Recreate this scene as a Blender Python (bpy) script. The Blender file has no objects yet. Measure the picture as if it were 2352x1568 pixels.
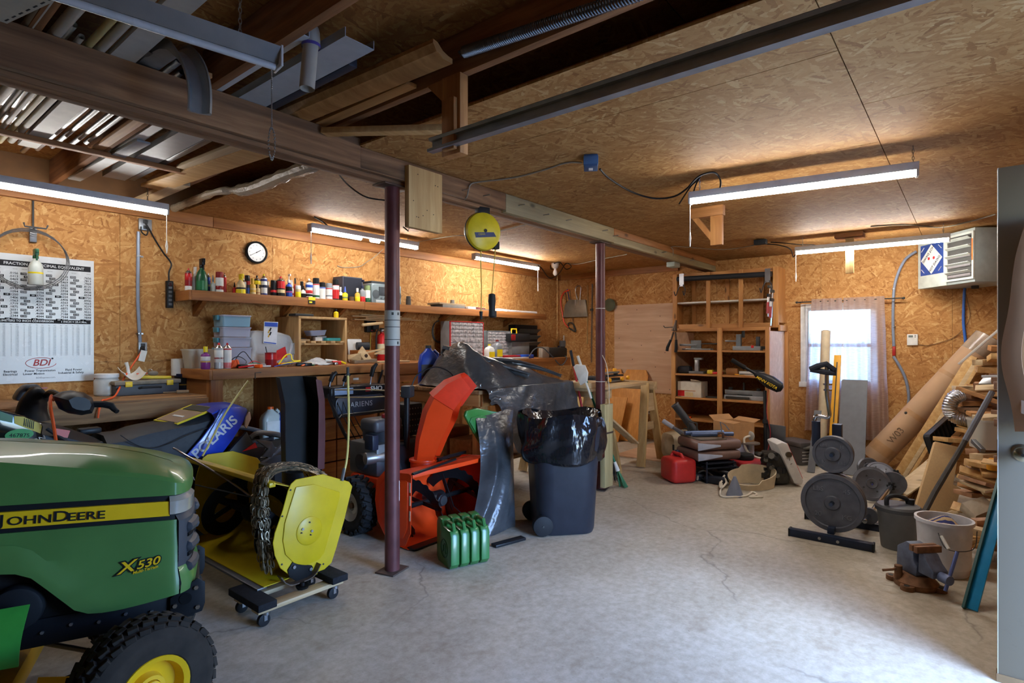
import bpy,bmesh,math,random
from mathutils import Vector,Matrix
V=Vector
SC=bpy.context.scene
COL=SC.collection
# ---------------------------------------------------------------- camera, world, light
# X runs along the bench wall, Y towards the bench wall, Z up; metres.
F,CX,CY,CA,SA,EYE=1300.0,1176.0,788.0,0.7768,0.6298,1.36
cam_data=bpy.data.cameras.new('camera');cam=bpy.data.objects.new('camera',cam_data);COL.objects.link(cam)
cam_data.sensor_width=36.0;cam_data.lens=F/2352.0*36.0
cam_data.shift_y=(CY-784.0)/2352.0
cam_data.clip_start=0.02
cam.location=(0,0,EYE)
cam.rotation_euler=(math.pi/2,0,math.atan2(SA,CA)-math.pi/2)
SC.camera=cam
world=bpy.data.worlds.new('daylight');SC.world=world;world.use_nodes=True
wn=world.node_tree.nodes;wl=world.node_tree.links
bg=wn['Background']
sky=wn.new('ShaderNodeTexSky');sky.sky_type='NISHITA';sky.sun_disc=False
sky.sun_elevation=math.radians(42);sky.sun_rotation=math.radians(200)
tint=wn.new('ShaderNodeMix');tint.data_type='RGBA';tint.blend_type='MULTIPLY';tint.inputs[0].default_value=1.0;tint.inputs[7].default_value=(.50,.76,1.22,1)
wl.new(sky.outputs[0],tint.inputs[6]);wl.new(tint.outputs[2],bg.inputs[0]);bg.inputs[1].default_value=2.2
TUBE=58.0 # emission of every lit tube
SC.view_settings.view_transform='Standard';SC.view_settings.look='None'
SC.view_settings.exposure=0.62;SC.view_settings.gamma=1.0;SC.view_settings.use_curve_mapping=False
SC.cycles.use_adaptive_sampling=True;SC.cycles.adaptive_threshold=.06
SC.cycles.max_bounces=6;SC.cycles.diffuse_bounces=4;SC.cycles.glossy_bounces=4
SC.cycles.transparent_max_bounces=12;SC.cycles.sample_clamp_indirect=6.0
SC.cycles.use_denoising=True
def portal(loc,rot,sx,sy):
    l=bpy.data.lights.new('daylight_portal','AREA');l.shape='RECTANGLE';l.size=sx;l.size_y=sy
    l.cycles.is_portal=True
    o=bpy.data.objects.new('daylight_portal',l);COL.objects.link(o);o.location=loc;o.rotation_euler=rot
portal((2.335,-1.02,1.04),(math.pi/2,0,0),1.23,2.07)
portal((7.52,1.18,1.33),(math.pi/2,0,math.pi/2),0.7,0.9)

# ---------------------------------------------------------------- geometry helpers
def ray(px,py):
    a=(px-CX)/F
    return V((CA+SA*a,SA-CA*a,(CY-py)/F))
def P(px,py,X=None,Y=None,Z=None,D=None):
    """the point of the room seen at a pixel, on the plane X, Y or Z = const, or at depth D"""
    v=ray(px,py)
    t=D if D is not None else X/v.x if X is not None else Y/v.y if Y is not None else(Z-EYE)/v.z
    return V((v.x*t,v.y*t,EYE+v.z*t))
def PP(px,py,p0,n):
    v=ray(px,py);e=V((0,0,EYE))
    return e+v*((V(p0)-e).dot(V(n))/v.dot(V(n)))
def TR(x=0,y=0,z=0,rz=0,ry=0,rx=0):
    return Matrix.Translation((x,y,z))@Matrix.Rotation(rz,4,'Z')@Matrix.Rotation(ry,4,'Y')@Matrix.Rotation(rx,4,'X')
def frame(p0,p1,up=(0,0,1)):
    """matrix with x along p0->p1, origin p0, z as near up as can be"""
    x=(V(p1)-V(p0)).normalized();up=V(up)
    if abs(x.dot(up.normalized()))>.999:up=V((0,1,0))if abs(x.z)>.9 else V((0,0,1))
    y=up.cross(x).normalized();z=x.cross(y)
    m=Matrix((x,y,z)).transposed().to_4x4();m.translation=V(p0)
    return m
I4=Matrix.Identity(4)
WM={}
class MB:
    def __init__(s,T=None):s.v=[];s.f=[];s.m=[];s.T=T or I4
    def add(s,vs,fs,mi=0,M=None):
        b=len(s.v);T=s.T@M if M is not None else s.T
        s.v+=[T@V(p)for p in vs];s.f+=[tuple(b+i for i in f)for f in fs];s.m+=[mi]*len(fs)
        return s
    def box(s,lo,hi,mi=0,M=None):
        x0,y0,z0=lo;x1,y1,z1=hi
        return s.add([(x0,y0,z0),(x1,y0,z0),(x1,y1,z0),(x0,y1,z0),(x0,y0,z1),(x1,y0,z1),(x1,y1,z1),(x0,y1,z1)],
            [(0,3,2,1),(4,5,6,7),(0,1,5,4),(1,2,6,5),(2,3,7,6),(3,0,4,7)],mi,M)
    def cb(s,c,sz,mi=0,rz=0,ry=0,rx=0):
        h=V(sz)/2
        return s.box(-h,h,mi,TR(*c,rz,ry,rx))
    def bar(s,p0,p1,w,h,mi=0,up=(0,0,1)):
        L=(V(p1)-V(p0)).length
        return s.box((0,-w/2,-h/2),(L,w/2,h/2),mi,frame(p0,p1,up))
    def cyl(s,p0,p1,r0,r1=None,n=16,mi=0,caps=True):
        r1=r0 if r1 is None else r1;M=frame(p0,p1);L=(V(p1)-V(p0)).length;vs=[]
        for x,r in((0,r0),(L,r1)):
            vs+=[(x,r*math.cos(2*math.pi*i/n),r*math.sin(2*math.pi*i/n))for i in range(n)]
        fs=[(i,(i+1)%n,n+(i+1)%n,n+i)for i in range(n)]
        if caps:fs+=[tuple(range(n))[::-1],tuple(range(n,2*n))]
        return s.add(vs,fs,mi,M)
    def tube(s,pts,r,n=8,mi=0,closed=False,caps=True):
        pts=[V(p)for p in pts];k=len(pts);vs=[];rs=r if isinstance(r,(list,tuple))else[r]*k
        up=None
        for i,p in enumerate(pts):
            a=pts[i-1]if(i or closed)else p;b=pts[(i+1)%k]if(i<k-1 or closed)else p
            t=(b-a)
            t=t.normalized()if t.length>1e-9 else V((0,0,1))
            if up is None:up=V((0,0,1))if abs(t.z)<.9 else V((1,0,0))
            y=up.cross(t)
            y=y.normalized()if y.length>1e-6 else t.orthogonal().normalized()
            z=t.cross(y).normalized();up=z
            vs+=[p+y*rs[i]*math.cos(2*math.pi*j/n)+z*rs[i]*math.sin(2*math.pi*j/n)for j in range(n)]
        fs=[]
        for i in range(k if closed else k-1):
            a=i*n;b=((i+1)%k)*n
            fs+=[(a+j,a+(j+1)%n,b+(j+1)%n,b+j)for j in range(n)]
        if caps and not closed:fs+=[tuple(range(n))[::-1],tuple(range((k-1)*n,k*n))]
        return s.add(vs,fs,mi)
    def lathe(s,prof,M=None,n=24,mis=None,caps=True,a0=0,a1=None):
        """prof: (r, z) pairs from low to high; mis: material of each ring"""
        full=a1 is None;a1=2*math.pi if full else a1;k=n if full else n+1;vs=[]
        for r,z in prof:vs+=[(r*math.cos(a0+(a1-a0)*i/n),r*math.sin(a0+(a1-a0)*i/n),z)for i in range(k)]
        T=M or I4
        for q in range(len(prof)-1):
            fs=[]
            for i in range(n):
                j=(i+1)%k
                fs.append((q*k+i,q*k+j,q*k+k+j,q*k+k+i))
            s.add(vs[q*k:(q+2)*k],[tuple(x-q*k for x in f)for f in fs],mis[q]if mis else 0,T)
        if caps and full:
            s.add(vs[:k],[tuple(range(k))[::-1]],mis[0]if mis else 0,T);s.add(vs[-k:],[tuple(range(k))],mis[-1]if mis else 0,T)
        return s
    def prism(s,poly,z0,z1,M=None,mi=0,side=None):
        n=len(poly)
        ar=sum(poly[i][0]*poly[(i+1)%n][1]-poly[(i+1)%n][0]*poly[i][1]for i in range(n))
        if ar<0:poly=poly[::-1]
        vs=[(x,y,z0)for x,y in poly]+[(x,y,z1)for x,y in poly]
        s.add(vs,[tuple(range(n))[::-1],tuple(range(n,2*n))],mi,M)
        return s.add(vs,[(i,(i+1)%n,n+(i+1)%n,n+i)for i in range(n)],mi if side is None else side,M)
    def plate(s,pts,thick,n=None,mi=0):
        """a flat plate through 3-D points (planar), extruded along its normal"""
        pts=[V(p)for p in pts]
        nn=V(n)if n is not None else sum(((pts[i]-pts[0]).cross(pts[(i+1)%len(pts)]-pts[0])for i in range(1,len(pts)-1)),V()).normalized()
        k=len(pts);w=nn.normalized()*thick
        vs=pts+[p+w for p in pts]
        cr=sum(((pts[i]-pts[0]).cross(pts[i+1]-pts[0])for i in range(1,k-1)),V())
        fs=[tuple(range(k))[::-1],tuple(range(k,2*k))]+[(i,(i+1)%k,k+(i+1)%k,k+i)for i in range(k)]
        if cr.dot(w)<0:fs=[f[::-1]for f in fs]
        return s.add(vs,fs,mi)
    def loft(s,rings,mi=0,closed=True,caps=True,mis=None):
        n=len(rings[0]);vs=[p for r in rings for p in r]
        for q in range(len(rings)-1):
            fs=[(q*n+i,q*n+(i+1)%n,(q+1)*n+(i+1)%n,(q+1)*n+i)for i in range(n if closed else n-1)]
            s.add(vs,[],0);b=len(s.v)-len(vs)
            s.f+=[tuple(b+i for i in f)for f in fs];s.m+=[mis[q]if mis else mi]*len(fs)
        if caps and closed:
            s.add(rings[0],[tuple(range(n))[::-1]],mi);s.add(rings[-1],[tuple(range(n))],mi)
        return s
    def sheet(s,fn,nu,nv,thick=0.0,mi=0,wrap=False):
        """fn(u, v) -> point, u and v in 0..1; a skin with optional thickness"""
        g=[[V(fn(i/nu,j/nv))for j in range(nv+1)]for i in range(nu+1)]
        vs=[p for r in g for p in r];k=nv+1
        fs=[(i*k+j,(i+1)*k+j,(i+1)*k+j+1,i*k+j+1)for i in range(nu)for j in range(nv)]
        if thick:
            N=[]
            for i in range(nu+1):
                for j in range(k):
                    a=g[min(i+1,nu)][j]-g[max(i-1,0)][j];b=g[i][min(j+1,nv)]-g[i][max(j-1,0)]
                    c=a.cross(b);N.append(c.normalized()if c.length>1e-12 else V((0,0,1)))
            m=len(vs);vs=vs+[p-q*thick for p,q in zip(vs,N)]
            fs=fs+[tuple(m+x for x in f[::-1])for f in fs]
            rim=[i*k for i in range(nu+1)]+[nu*k+j for j in range(1,k)]+[i*k+nv for i in range(nu-1,-1,-1)]+[j for j in range(nv-1,0,-1)]
            fs+=[(rim[q],m+rim[q],m+rim[(q+1)%len(rim)],rim[(q+1)%len(rim)])[::-1]for q in range(len(rim))]
        return s.add(vs,fs,mi)
    def ball(s,c,r,mi=0,n=12,sc=(1,1,1),M=None):
        vs=[];fs=[];h=n//2
        for i in range(h+1):
            t=math.pi*i/h
            vs+=[(r*sc[0]*math.sin(t)*math.cos(2*math.pi*j/n),r*sc[1]*math.sin(t)*math.sin(2*math.pi*j/n),-r*sc[2]*math.cos(t))for j in range(n)]
        fs=[(i*n+j,i*n+(j+1)%n,(i+1)*n+(j+1)%n,(i+1)*n+j)for i in range(h)for j in range(n)]
        return s.add(vs,fs,mi,Matrix.Translation(c)@(M or I4))
    def mk(s,name,mats,parent=None,bevel=0.0,seg=2,angle=40,flat=False,sub=0,loc=None,weld=True):
        if not isinstance(mats,(list,tuple)):mats=[mats]
        if parent is not None:inv=WM[parent.name].inverted();origin=None
        else:
            xs=[p.x for p in s.v];ys=[p.y for p in s.v];zs=[p.z for p in s.v]
            origin=V(loc)if loc is not None else V(((min(xs)+max(xs))/2,(min(ys)+max(ys))/2,min(zs)))
            inv=Matrix.Translation(-origin)
        me=bpy.data.meshes.new(name)
        me.from_pydata([inv@p for p in s.v],[],s.f)
        me.polygons.foreach_set('material_index',s.m)
        for m in mats:me.materials.append(m)
        bm=bmesh.new();bm.from_mesh(me)
        if weld:bmesh.ops.remove_doubles(bm,verts=bm.verts,dist=2e-5)
        if bevel:
            es=[e for e in bm.edges if len(e.link_faces)==2 and e.calc_face_angle(0)>math.radians(angle)]
            bmesh.ops.bevel(bm,geom=es,offset=bevel,segments=seg,profile=.5,affect='EDGES',clamp_overlap=True)
        bm.to_mesh(me);bm.free()
        if not flat:
            me.polygons.foreach_set('use_smooth',[True]*len(me.polygons));me.set_sharp_from_angle(angle=math.radians(35))
        me.update()
        o=bpy.data.objects.new(name,me);COL.objects.link(o)
        if sub:
            md=o.modifiers.new('sub','SUBSURF');md.levels=sub;md.render_levels=sub
        if parent is not None:o.parent=parent;WM[o.name]=WM[parent.name].copy()
        else:o.location=origin;WM[o.name]=Matrix.Translation(origin)
        return o
def tag(o,label,cat,group=None,kind=None):
    o['label']=label;o['category']=cat
    if group:o['group']=group
    if kind:o['kind']=kind
    return o
def struct(o,label=None,cat=None):
    o['kind']='structure'
    if label:o['label']=label;o['category']=cat
    return o
def thg(name,label,cat,T=None,group=None):
    o=bpy.data.objects.new(name,None);COL.objects.link(o);o.empty_display_size=.05
    T=T if isinstance(T,Matrix)else Matrix.Translation(T if T is not None else(0,0,0))
    o.matrix_world=T;WM[o.name]=T.copy()
    return tag(o,label,cat,group)
def dup(root,T,label=None,group=None,swap=None):
    """copy of a thing with copies of its parts and sub-parts, placed at T; swap: {material: material}"""
    def cp(o,par):
        c=o.copy();COL.objects.link(c)
        if swap and o.type=='MESH':
            for i,sl in enumerate(c.material_slots):
                if sl.material and sl.material.name in swap:sl.link='OBJECT';sl.material=swap[sl.material.name]
        if par is not None:c.parent=par;WM[c.name]=WM[par.name]
        for ch in[x for x in list(COL.objects)if x.parent==o]:cp(ch,c)
        return c
    kids=[x for x in COL.objects if x.parent==root]
    r=root.copy();COL.objects.link(r);r.matrix_world=T;WM[r.name]=T.copy()
    if label:r['label']=label
    if group:r['group']=group
    if swap and root.type=='MESH':
        for sl in r.material_slots:
            if sl.material and sl.material.name in swap:sl.link='OBJECT';sl.material=swap[sl.material.name]
    for k in kids:cp(k,r)
    return r
_fc={}
def ltr(text,size,M,mat,parent,name='lettering',align='CENTER',extrude=.0006,bold=0.0,shear=0.0,sx=1.0,spacing=1.0,line=1.0,label=None):
    """text as a mesh part; it lies in the local xy plane of M (in world axes)"""
    cu=bpy.data.curves.new('t','FONT');cu.body=text;cu.size=size;cu.align_x=align;cu.align_y='CENTER'
    cu.extrude=extrude;cu.offset=bold;cu.shear=shear;cu.space_character=spacing;cu.space_line=line;cu.resolution_u=2 if size<.034 else 4
    t=bpy.data.objects.new('t',cu);COL.objects.link(t)
    me=bpy.data.meshes.new_from_object(t.evaluated_get(bpy.context.evaluated_depsgraph_get()))
    bpy.data.objects.remove(t);bpy.data.curves.remove(cu)
    me.transform(WM[parent.name].inverted()@M@Matrix.Diagonal((sx,1,1,1)))
    me.materials.clear();me.materials.append(mat)
    o=bpy.data.objects.new(name,me);COL.objects.link(o);o.parent=parent;WM[o.name]=WM[parent.name].copy()
    if label:o['label']=label
    return o
def face(p,x,y):
    """matrix for lettering: origin p, text runs along x, up along y"""
    x=V(x).normalized();z=x.cross(V(y)).normalized();y=z.cross(x)
    m=Matrix((x,y,z)).transposed().to_4x4();m.translation=V(p);return m
def arc(c,r,a0,a1,n,ax=(1,0,0),ay=(0,0,1)):
    return[V(c)+V(ax)*r*math.cos(a0+(a1-a0)*i/n)+V(ay)*r*math.sin(a0+(a1-a0)*i/n)for i in range(n+1)]
def spl(pts,n=6):
    pts=[V(p)for p in pts];out=[]
    for i in range(len(pts)-1):
        a=pts[max(i-1,0)];b=pts[i];c=pts[i+1];d=pts[min(i+2,len(pts)-1)]
        for k in range(n):
            t=k/n;out.append(.5*((2*b)+(c-a)*t+(2*a-5*b+4*c-d)*t*t+(3*b-a-3*c+d)*t**3))
    return out+[pts[-1]]
def rrect(w,h,r,n=4,cx=0,cy=0):
    out=[]
    for sx,sy,a in((1,1,0),(-1,1,90),(-1,-1,180),(1,-1,270)):
        for i in range(n+1):
            t=math.radians(a+90*i/n);out.append((cx+sx*(w/2-r)+r*math.cos(t),cy+sy*(h/2-r)+r*math.sin(t)))
    return out

# ---------------------------------------------------------------- materials
def srgb(*c):
    if len(c)==1:c=c[0]
    return tuple((x/255/12.92 if x/255<=.04045 else((x/255+.055)/1.055)**2.4)for x in c)+(1,)
class N:
    """small node-tree writer"""
    def __init__(s,name):
        s.mat=bpy.data.materials.new(name);s.mat.use_nodes=True;s.t=s.mat.node_tree
        s.b=s.t.nodes['Principled BSDF']
    def n(s,typ,ins=None,**kw):
        nd=s.t.nodes.new('ShaderNode'+typ)
        for k,v in kw.items():setattr(nd,k,v)
        for k,v in(ins or{}).items():s.set(nd.inputs[k],v)
        return nd
    def set(s,sock,v):
        if hasattr(v,'is_output')or isinstance(v,bpy.types.NodeSocket):s.t.links.new(v,sock)
        else:sock.default_value=v
    def math(s,op,a,b=0.0):
        nd=s.n('Math',operation=op);s.set(nd.inputs[0],a);s.set(nd.inputs[1],b);return nd.outputs[0]
    def mix(s,f,a,b,blend='MIX'):
        nd=s.n('Mix',data_type='RGBA',blend_type=blend);s.set(nd.inputs[0],f);s.set(nd.inputs[6],a);s.set(nd.inputs[7],b);return nd.outputs[2]
    def ramp(s,f,stops):
        nd=s.n('ValToRGB');s.set(nd.inputs[0],f);cr=nd.color_ramp
        while len(cr.elements)<len(stops):cr.elements.new(.5)
        for e,(p,c)in zip(cr.elements,stops):e.position=p;e.color=c
        return nd.outputs[0]
    def map(s,vec,scale=(1,1,1),rot=(0,0,0),loc=(0,0,0)):
        return s.n('Mapping',{'Vector':vec,'Scale':scale,'Rotation':rot,'Location':loc}).outputs[0]
    def noise(s,vec,scale,detail=3,rough=.55):
        return s.n('TexNoise',{'Vector':vec,'Scale':scale,'Detail':detail,'Roughness':rough}).outputs[0]
    def obj(s):return s.n('TexCoord').outputs['Object']
    def pos(s):return s.n('NewGeometry').outputs['Position']
    def bump(s,h,strength=.3,dist=.01):
        s.set(s.b.inputs['Normal'],s.n('Bump',{'Height':h,'Strength':strength,'Distance':dist}).outputs[0])
    def fin(s,col=None,rough=None,metal=None):
        if col is not None:s.set(s.b.inputs['Base Color'],col)
        if rough is not None:s.set(s.b.inputs['Roughness'],rough)
        if metal is not None:s.set(s.b.inputs['Metallic'],metal)
        return s.mat
def c4(c):return srgb(c)if max(c)>1.001 else tuple(c)+((1,)if len(c)==3 else())
MATS={}
def M_(col,rough=.5,metal=0.0,var=.12,scale=14.0,bump=0.0,coat=0.0,name=None):
    """plain procedural paint / plastic / metal with a little tonal wear; col in 0..255 sRGB"""
    key=(tuple(col),rough,metal,var,scale,bump,coat)
    if key in MATS:return MATS[key]
    s=N(name or 'paint_%02x%02x%02x'%tuple(int(x)for x in col))
    c=c4(col);o=s.obj()
    nz=s.noise(o,scale,4)
    dark=tuple(x*(1-var)for x in c[:3])+(1,);lite=tuple(min(1,x*(1+var*.8))for x in c[:3])+(1,)
    s.fin(s.ramp(nz,[(.3,dark),(.7,lite)]),None,metal)
    s.fin(rough=s.n('MapRange',{'Value':nz,'To Min':max(.02,rough-.06),'To Max':min(1,rough+.08)}).outputs[0])
    if bump:s.bump(s.noise(o,scale*9,3),bump,.002)
    if max(col)<64 and not metal:s.b.inputs['Specular IOR Level'].default_value=.25
    if coat:s.b.inputs['Coat Weight'].default_value=coat
    MATS[key]=s.mat
    return s.mat
def wood(name,light,dark,axis=0,scale=1.0,rough=.6,knots=True,world=False):
    s=N(name);o=s.pos()if world else s.obj()
    sc=[26*scale]*3;sc[axis]=1.6*scale
    d=s.noise(o,1.3,2)
    vec=s.n('VectorMath',{0:s.map(o,tuple(sc)),1:s.n('TexNoise',{'Vector':o,'Scale':2.2}).outputs['Color']},operation='ADD').outputs[0]
    g=s.noise(vec,1.0,4,.6)
    col=s.ramp(g,[(.28,c4(dark)),(.55,tuple((a+b)/2 for a,b in zip(c4(light),c4(dark)))),(.72,c4(light))])
    col=s.mix(s.math('MULTIPLY',d,.35),col,c4(dark),'MULTIPLY')
    if knots:
        ks=[5.0]*3;ks[axis]=2.2
        v=s.n('TexVoronoi',{'Vector':s.map(o,tuple(ks)),'Scale':1.0})
        k=s.ramp(v.outputs['Distance'],[(.05,(1,1,1,1)),(.11,(0,0,0,1))])
        col=s.mix(k,col,tuple(x*.45 for x in c4(dark)[:3])+(1,))
    s.bump(g,.15,.004)
    return s.fin(col,rough)
def osb(name,axes,tint=(1,1,1),stain=0.0,angle0=.3):
    """strand board: five layers of stretched cells, the highest layer of each point wins"""
    s=N(name);xyz=s.n('SeparateXYZ',{0:s.pos()})
    uv=s.n('CombineXYZ',{0:xyz.outputs[axes[0]],1:xyz.outputs[axes[1]]}).outputs[0]
    wob=s.n('TexNoise',{'Vector':uv,'Scale':55.0,'Detail':2}).outputs['Color']
    uvw=s.n('VectorMath',{0:uv,1:s.n('VectorMath',{0:wob,'Scale':.012},operation='SCALE').outputs[0]},operation='ADD').outputs[0]
    H=T=None
    for k,(ang,l,w)in enumerate(((0,.115,.019),(.9,.088,.016),(2.1,.10,.0145),(1.5,.08,.018),(2.7,.13,.018))):
        r=s.map(uvw,(1,1,1),(0,0,ang+angle0),(k*3.7,k*1.9,0))
        m=s.n('VectorMath',{0:r,1:(1/l,1/w,1)},operation='MULTIPLY').outputs[0]
        v=s.n('TexVoronoi',{'Vector':m,'Scale':1.0,'Randomness':1.0},voronoi_dimensions='2D')
        cc=s.n('SeparateColor',{0:v.outputs['Color']})
        tone=cc.outputs[1]
        edge=s.math('MULTIPLY',v.outputs['Distance'],.25)
        h=s.math('SUBTRACT',cc.outputs[0],edge)
        if H is None:H,T=h,tone
        else:
            g=s.math('GREATER_THAN',h,H)
            mx=s.n('Mix',data_type='FLOAT');s.set(mx.inputs[0],g);s.set(mx.inputs[2],T);s.set(mx.inputs[3],tone);T=mx.outputs[0]
            H=s.math('MAXIMUM',H,h)
    T=s.math('ADD',s.math('MULTIPLY',T,.80),s.math('MULTIPLY',s.noise(s.n('VectorMath',{0:uv,1:(60,260,1)},operation='MULTIPLY').outputs[0],1.0,2),.26))
    t=lambda c:tuple(a*b for a,b in zip(srgb(c)[:3],tint))+(1,)
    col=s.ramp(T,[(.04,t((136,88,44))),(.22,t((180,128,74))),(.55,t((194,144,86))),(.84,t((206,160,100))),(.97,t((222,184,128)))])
    big=s.noise(uv,1.1,3)
    col=s.mix(s.math('MULTIPLY',big,.45),col,t((170,120,70)),'MULTIPLY')
    pits=s.ramp(s.noise(uv,70.0,3),[(.66,(0,0,0,1)),(.74,(1,1,1,1))])
    col=s.mix(s.math('MULTIPLY',pits,.55),col,t((66,38,18)))
    s.b.inputs['Specular IOR Level'].default_value=.2
    return s.fin(col,.7)

# ---------------------------------------------------------------- the room
XB,YL,YR,XF,ZC=7.47,5.085,-0.95,-2.6,2.44
osb_x=osb('osb_bench_wall',(0,2));osb_y=osb('osb_window_wall',(1,2),angle0=.9);osb_c=osb('osb_ceiling',(1,0),angle0=1.45,tint=(.84,.86,.84))
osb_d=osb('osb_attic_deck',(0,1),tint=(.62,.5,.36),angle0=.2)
stud=wood('wood_fir',(206,150,88),(160,104,52),2);stud_x=wood('wood_fir_x',(206,150,88),(158,102,52),0)
stud_y=wood('wood_fir_y',(206,150,88),(158,102,52),1)
old_x=wood('wood_old_beam',(172,130,90),(108,76,50),0,rough=.85);old_y=wood('wood_old_joist',(190,132,80),(118,76,42),1,rough=.8)
pale_x=wood('wood_pale_x',(214,190,150),(178,148,104),0);pale_y=wood('wood_pale_y',(214,190,150),(178,148,104),1)
pale_z=wood('wood_pale_z',(216,186,130),(184,148,92),2);treated=wood('wood_treated',(196,180,136),(150,138,104),0)
bench_x=wood('wood_bench_x',(190,128,66),(136,82,36),0);bench_y=wood('wood_bench_y',(190,128,66),(136,82,36),1);bench_z=wood('wood_bench_z',(190,128,66),(136,82,36),2)
def concrete():
    s=N('concrete_floor');p=s.pos()
    a=s.noise(p,1.3,8,.68);b=s.noise(p,22.0,5,.7);c=s.noise(p,120.0,3)
    col=s.ramp(a,[(.30,srgb(156,144,122)),(.5,srgb(175,165,146)),(.70,srgb(192,184,168))])
    col=s.mix(.35,col,s.ramp(b,[(.35,srgb(128,116,98)),(.65,srgb(200,194,182))]))
    col=s.mix(s.math('MULTIPLY',s.ramp(s.noise(p,3.1,6,.7),[(.56,(0,0,0,1)),(.7,(1,1,1,1))]),.35),col,srgb(120,98,70))
    w=s.n('VectorMath',{0:p,1:s.n('VectorMath',{0:s.n('TexNoise',{'Vector':p,'Scale':2.0,'Detail':5}).outputs['Color'],'Scale':.5},operation='SCALE').outputs[0]},operation='ADD').outputs[0]
    v=s.n('TexVoronoi',{'Vector':w,'Scale':.55},feature='DISTANCE_TO_EDGE')
    crack=s.ramp(v.outputs['Distance'],[(.0015,(1,1,1,1)),(.0045,(0,0,0,1))])
    crack=s.math('MULTIPLY',crack,s.ramp(s.noise(p,.8,2),[(.42,(0,0,0,1)),(.52,(1,1,1,1))]))
    col=s.mix(s.math('MULTIPLY',crack,.5),col,srgb(84,76,66))
    spots=s.ramp(s.noise(p,34.0,2),[(.70,(0,0,0,1)),(.76,(1,1,1,1))])
    col=s.mix(s.math('MULTIPLY',spots,.35),col,srgb(104,92,78))
    s.bump(s.math('ADD',b,s.math('MULTIPLY',c,.5)),.12,.006)
    return s.fin(col,s.n('MapRange',{'Value':b,'To Min':.48,'To Max':.72}).outputs[0])
conc=concrete()
struct(MB().box((XF-.1,YR-.1,-.12),(XB+.1,YL+.1,0)).mk('floor',conc,flat=True))
struct(MB().box((-9,-14,-.14),(XB+2,YR-.1,-.02)).mk('ground',M_((168,166,160),.9,var=.2,scale=3),flat=True),'pale gravel driveway outside the garage opening','driveway')
shell=M_((120,84,50),.8)
# bench wall
wall_left=struct(MB().box((XF-.1,YL,0),(XB+.1,YL+.1,2.75)).mk('wall_left',shell,flat=True))
for i,x in enumerate([-2.6,-2.18,-.96,.26,1.48,2.70,3.92,5.14,6.36]):
    x1=[-2.18,-.96,.26,1.48,2.70,3.92,5.14,6.36,XB-.011][i]
    for z0,z1 in((0.0,1.219),(1.221,2.44)):
        MB().box((x+.0012,YL-.011,z0),(x1-.0012,YL,z1)).mk('osb_panel',osb_x,wall_left,flat=True)
# window wall, the window opening cut out of its panels
WY0,WY1,WZ0,WZ1=.84,1.53,.90,1.775
def cut(y0,y1,z0,z1):
    if y1<=WY0 or y0>=WY1 or z1<=WZ0 or z0>=WZ1:return[(y0,y1,z0,z1)]
    r=[];a,b=max(y0,WY0),min(y1,WY1)
    if y0<WY0:r.append((y0,WY0,z0,z1))
    if y1>WY1:r.append((WY1,y1,z0,z1))
    if z0<WZ0:r.append((a,b,z0,WZ0))
    if z1>WZ1:r.append((a,b,WZ1,z1))
    return r
mb=MB()
for r in cut(YR-.1,YL+.1,0,2.75):mb.box((XB,r[0],r[2]),(XB+.1,r[1],r[3]))
wall_back=struct(mb.mk('wall_back',shell,flat=True))
ys=[YR,.15,1.37,2.59,3.81,YL]
for a,b in zip(ys,ys[1:]):
    for z0,z1 in((0.0,1.199),(1.201,2.44)):
        mb=MB()
        for r in cut(a+.0012,b-.0012,z0,z1):mb.box((XB-.011,r[0],r[2]),(XB,r[1],r[3]))
        mb.mk('osb_panel',osb_y,wall_back,flat=True)
# garage-door wall and the wall behind the camera
GX0,GX1,GZ=1.72,2.95,2.07 # the open doorway beside the swung door
mb=MB()
for lo,hi in(((XF-.1,YR-.1,0),(GX0,YR,2.75)),((GX1,YR-.1,0),(XB+.1,YR,2.75)),((GX0,YR-.1,GZ),(GX1,YR,2.75))):mb.box(lo,hi)
wall_right=struct(mb.mk('wall_right',osb_x,flat=True))
gar=struct(MB().box((-1.05,YR+.001,.0),(1.62,YR+.02,2.15)).mk('door_2',M_((190,188,180),.5),flat=True))
for k in range(4):MB().box((-1.03,YR+.021,.012+.535*k),(1.60,YR+.05,.53+.535*k)).mk('door_section',M_((196,194,186),.5),gar,bevel=.006)
struct(MB().box((XF-.1,YR,0),(XF,YL,2.75)).mk('wall_front',osb_y,flat=True))
# ceiling: strand-board sheets under the joists for X > 1.9, the deck on top of the joists
CE=1.9
ceiling=struct(MB().box((XF,YR,2.672),(XB,YL,2.75)).mk('ceiling',shell,flat=True))
for y0,y1,xs in((YR,.38,[CE,2.99,4.21,5.43,6.65,XB-.011]),(.38,2.60,[CE-.02,2.38,3.6,4.82,6.04,7.26,XB-.011]),(2.60,YL-.011,[CE,3.12,4.34,5.56,6.78,XB-.011])):
    for a,b in zip(xs,xs[1:]):
        MB().box((a+.002,y0+.002,ZC),(b-.002,y1-.002,ZC+.011)).mk('osb_panel',osb_c,ceiling,flat=True)
for y0,y1 in((YR,.9),(.9,2.12),(2.12,3.34),(3.34,4.56),(4.56,YL)):
    for x0,x1 in((XF,-.2),(-.2,2.24)):
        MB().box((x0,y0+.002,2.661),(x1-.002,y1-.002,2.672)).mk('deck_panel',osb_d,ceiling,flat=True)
for k in range(17):
    x=1.70-.61*7+.61*k
    if XF<x<XB-.05:
        MB().box((x,YR,2.485),(x+.038,2.66,2.66)).mk('joist',old_y,ceiling,bevel=.002)
        MB().box((x-.04,2.68,2.485),(x-.002,YL-.011,2.66)).mk('joist',old_y,ceiling,bevel=.002)
MB().box((1.93,YR,2.452),(2.02,2.60,2.484)).mk('furring_strip',old_y,ceiling)
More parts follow.
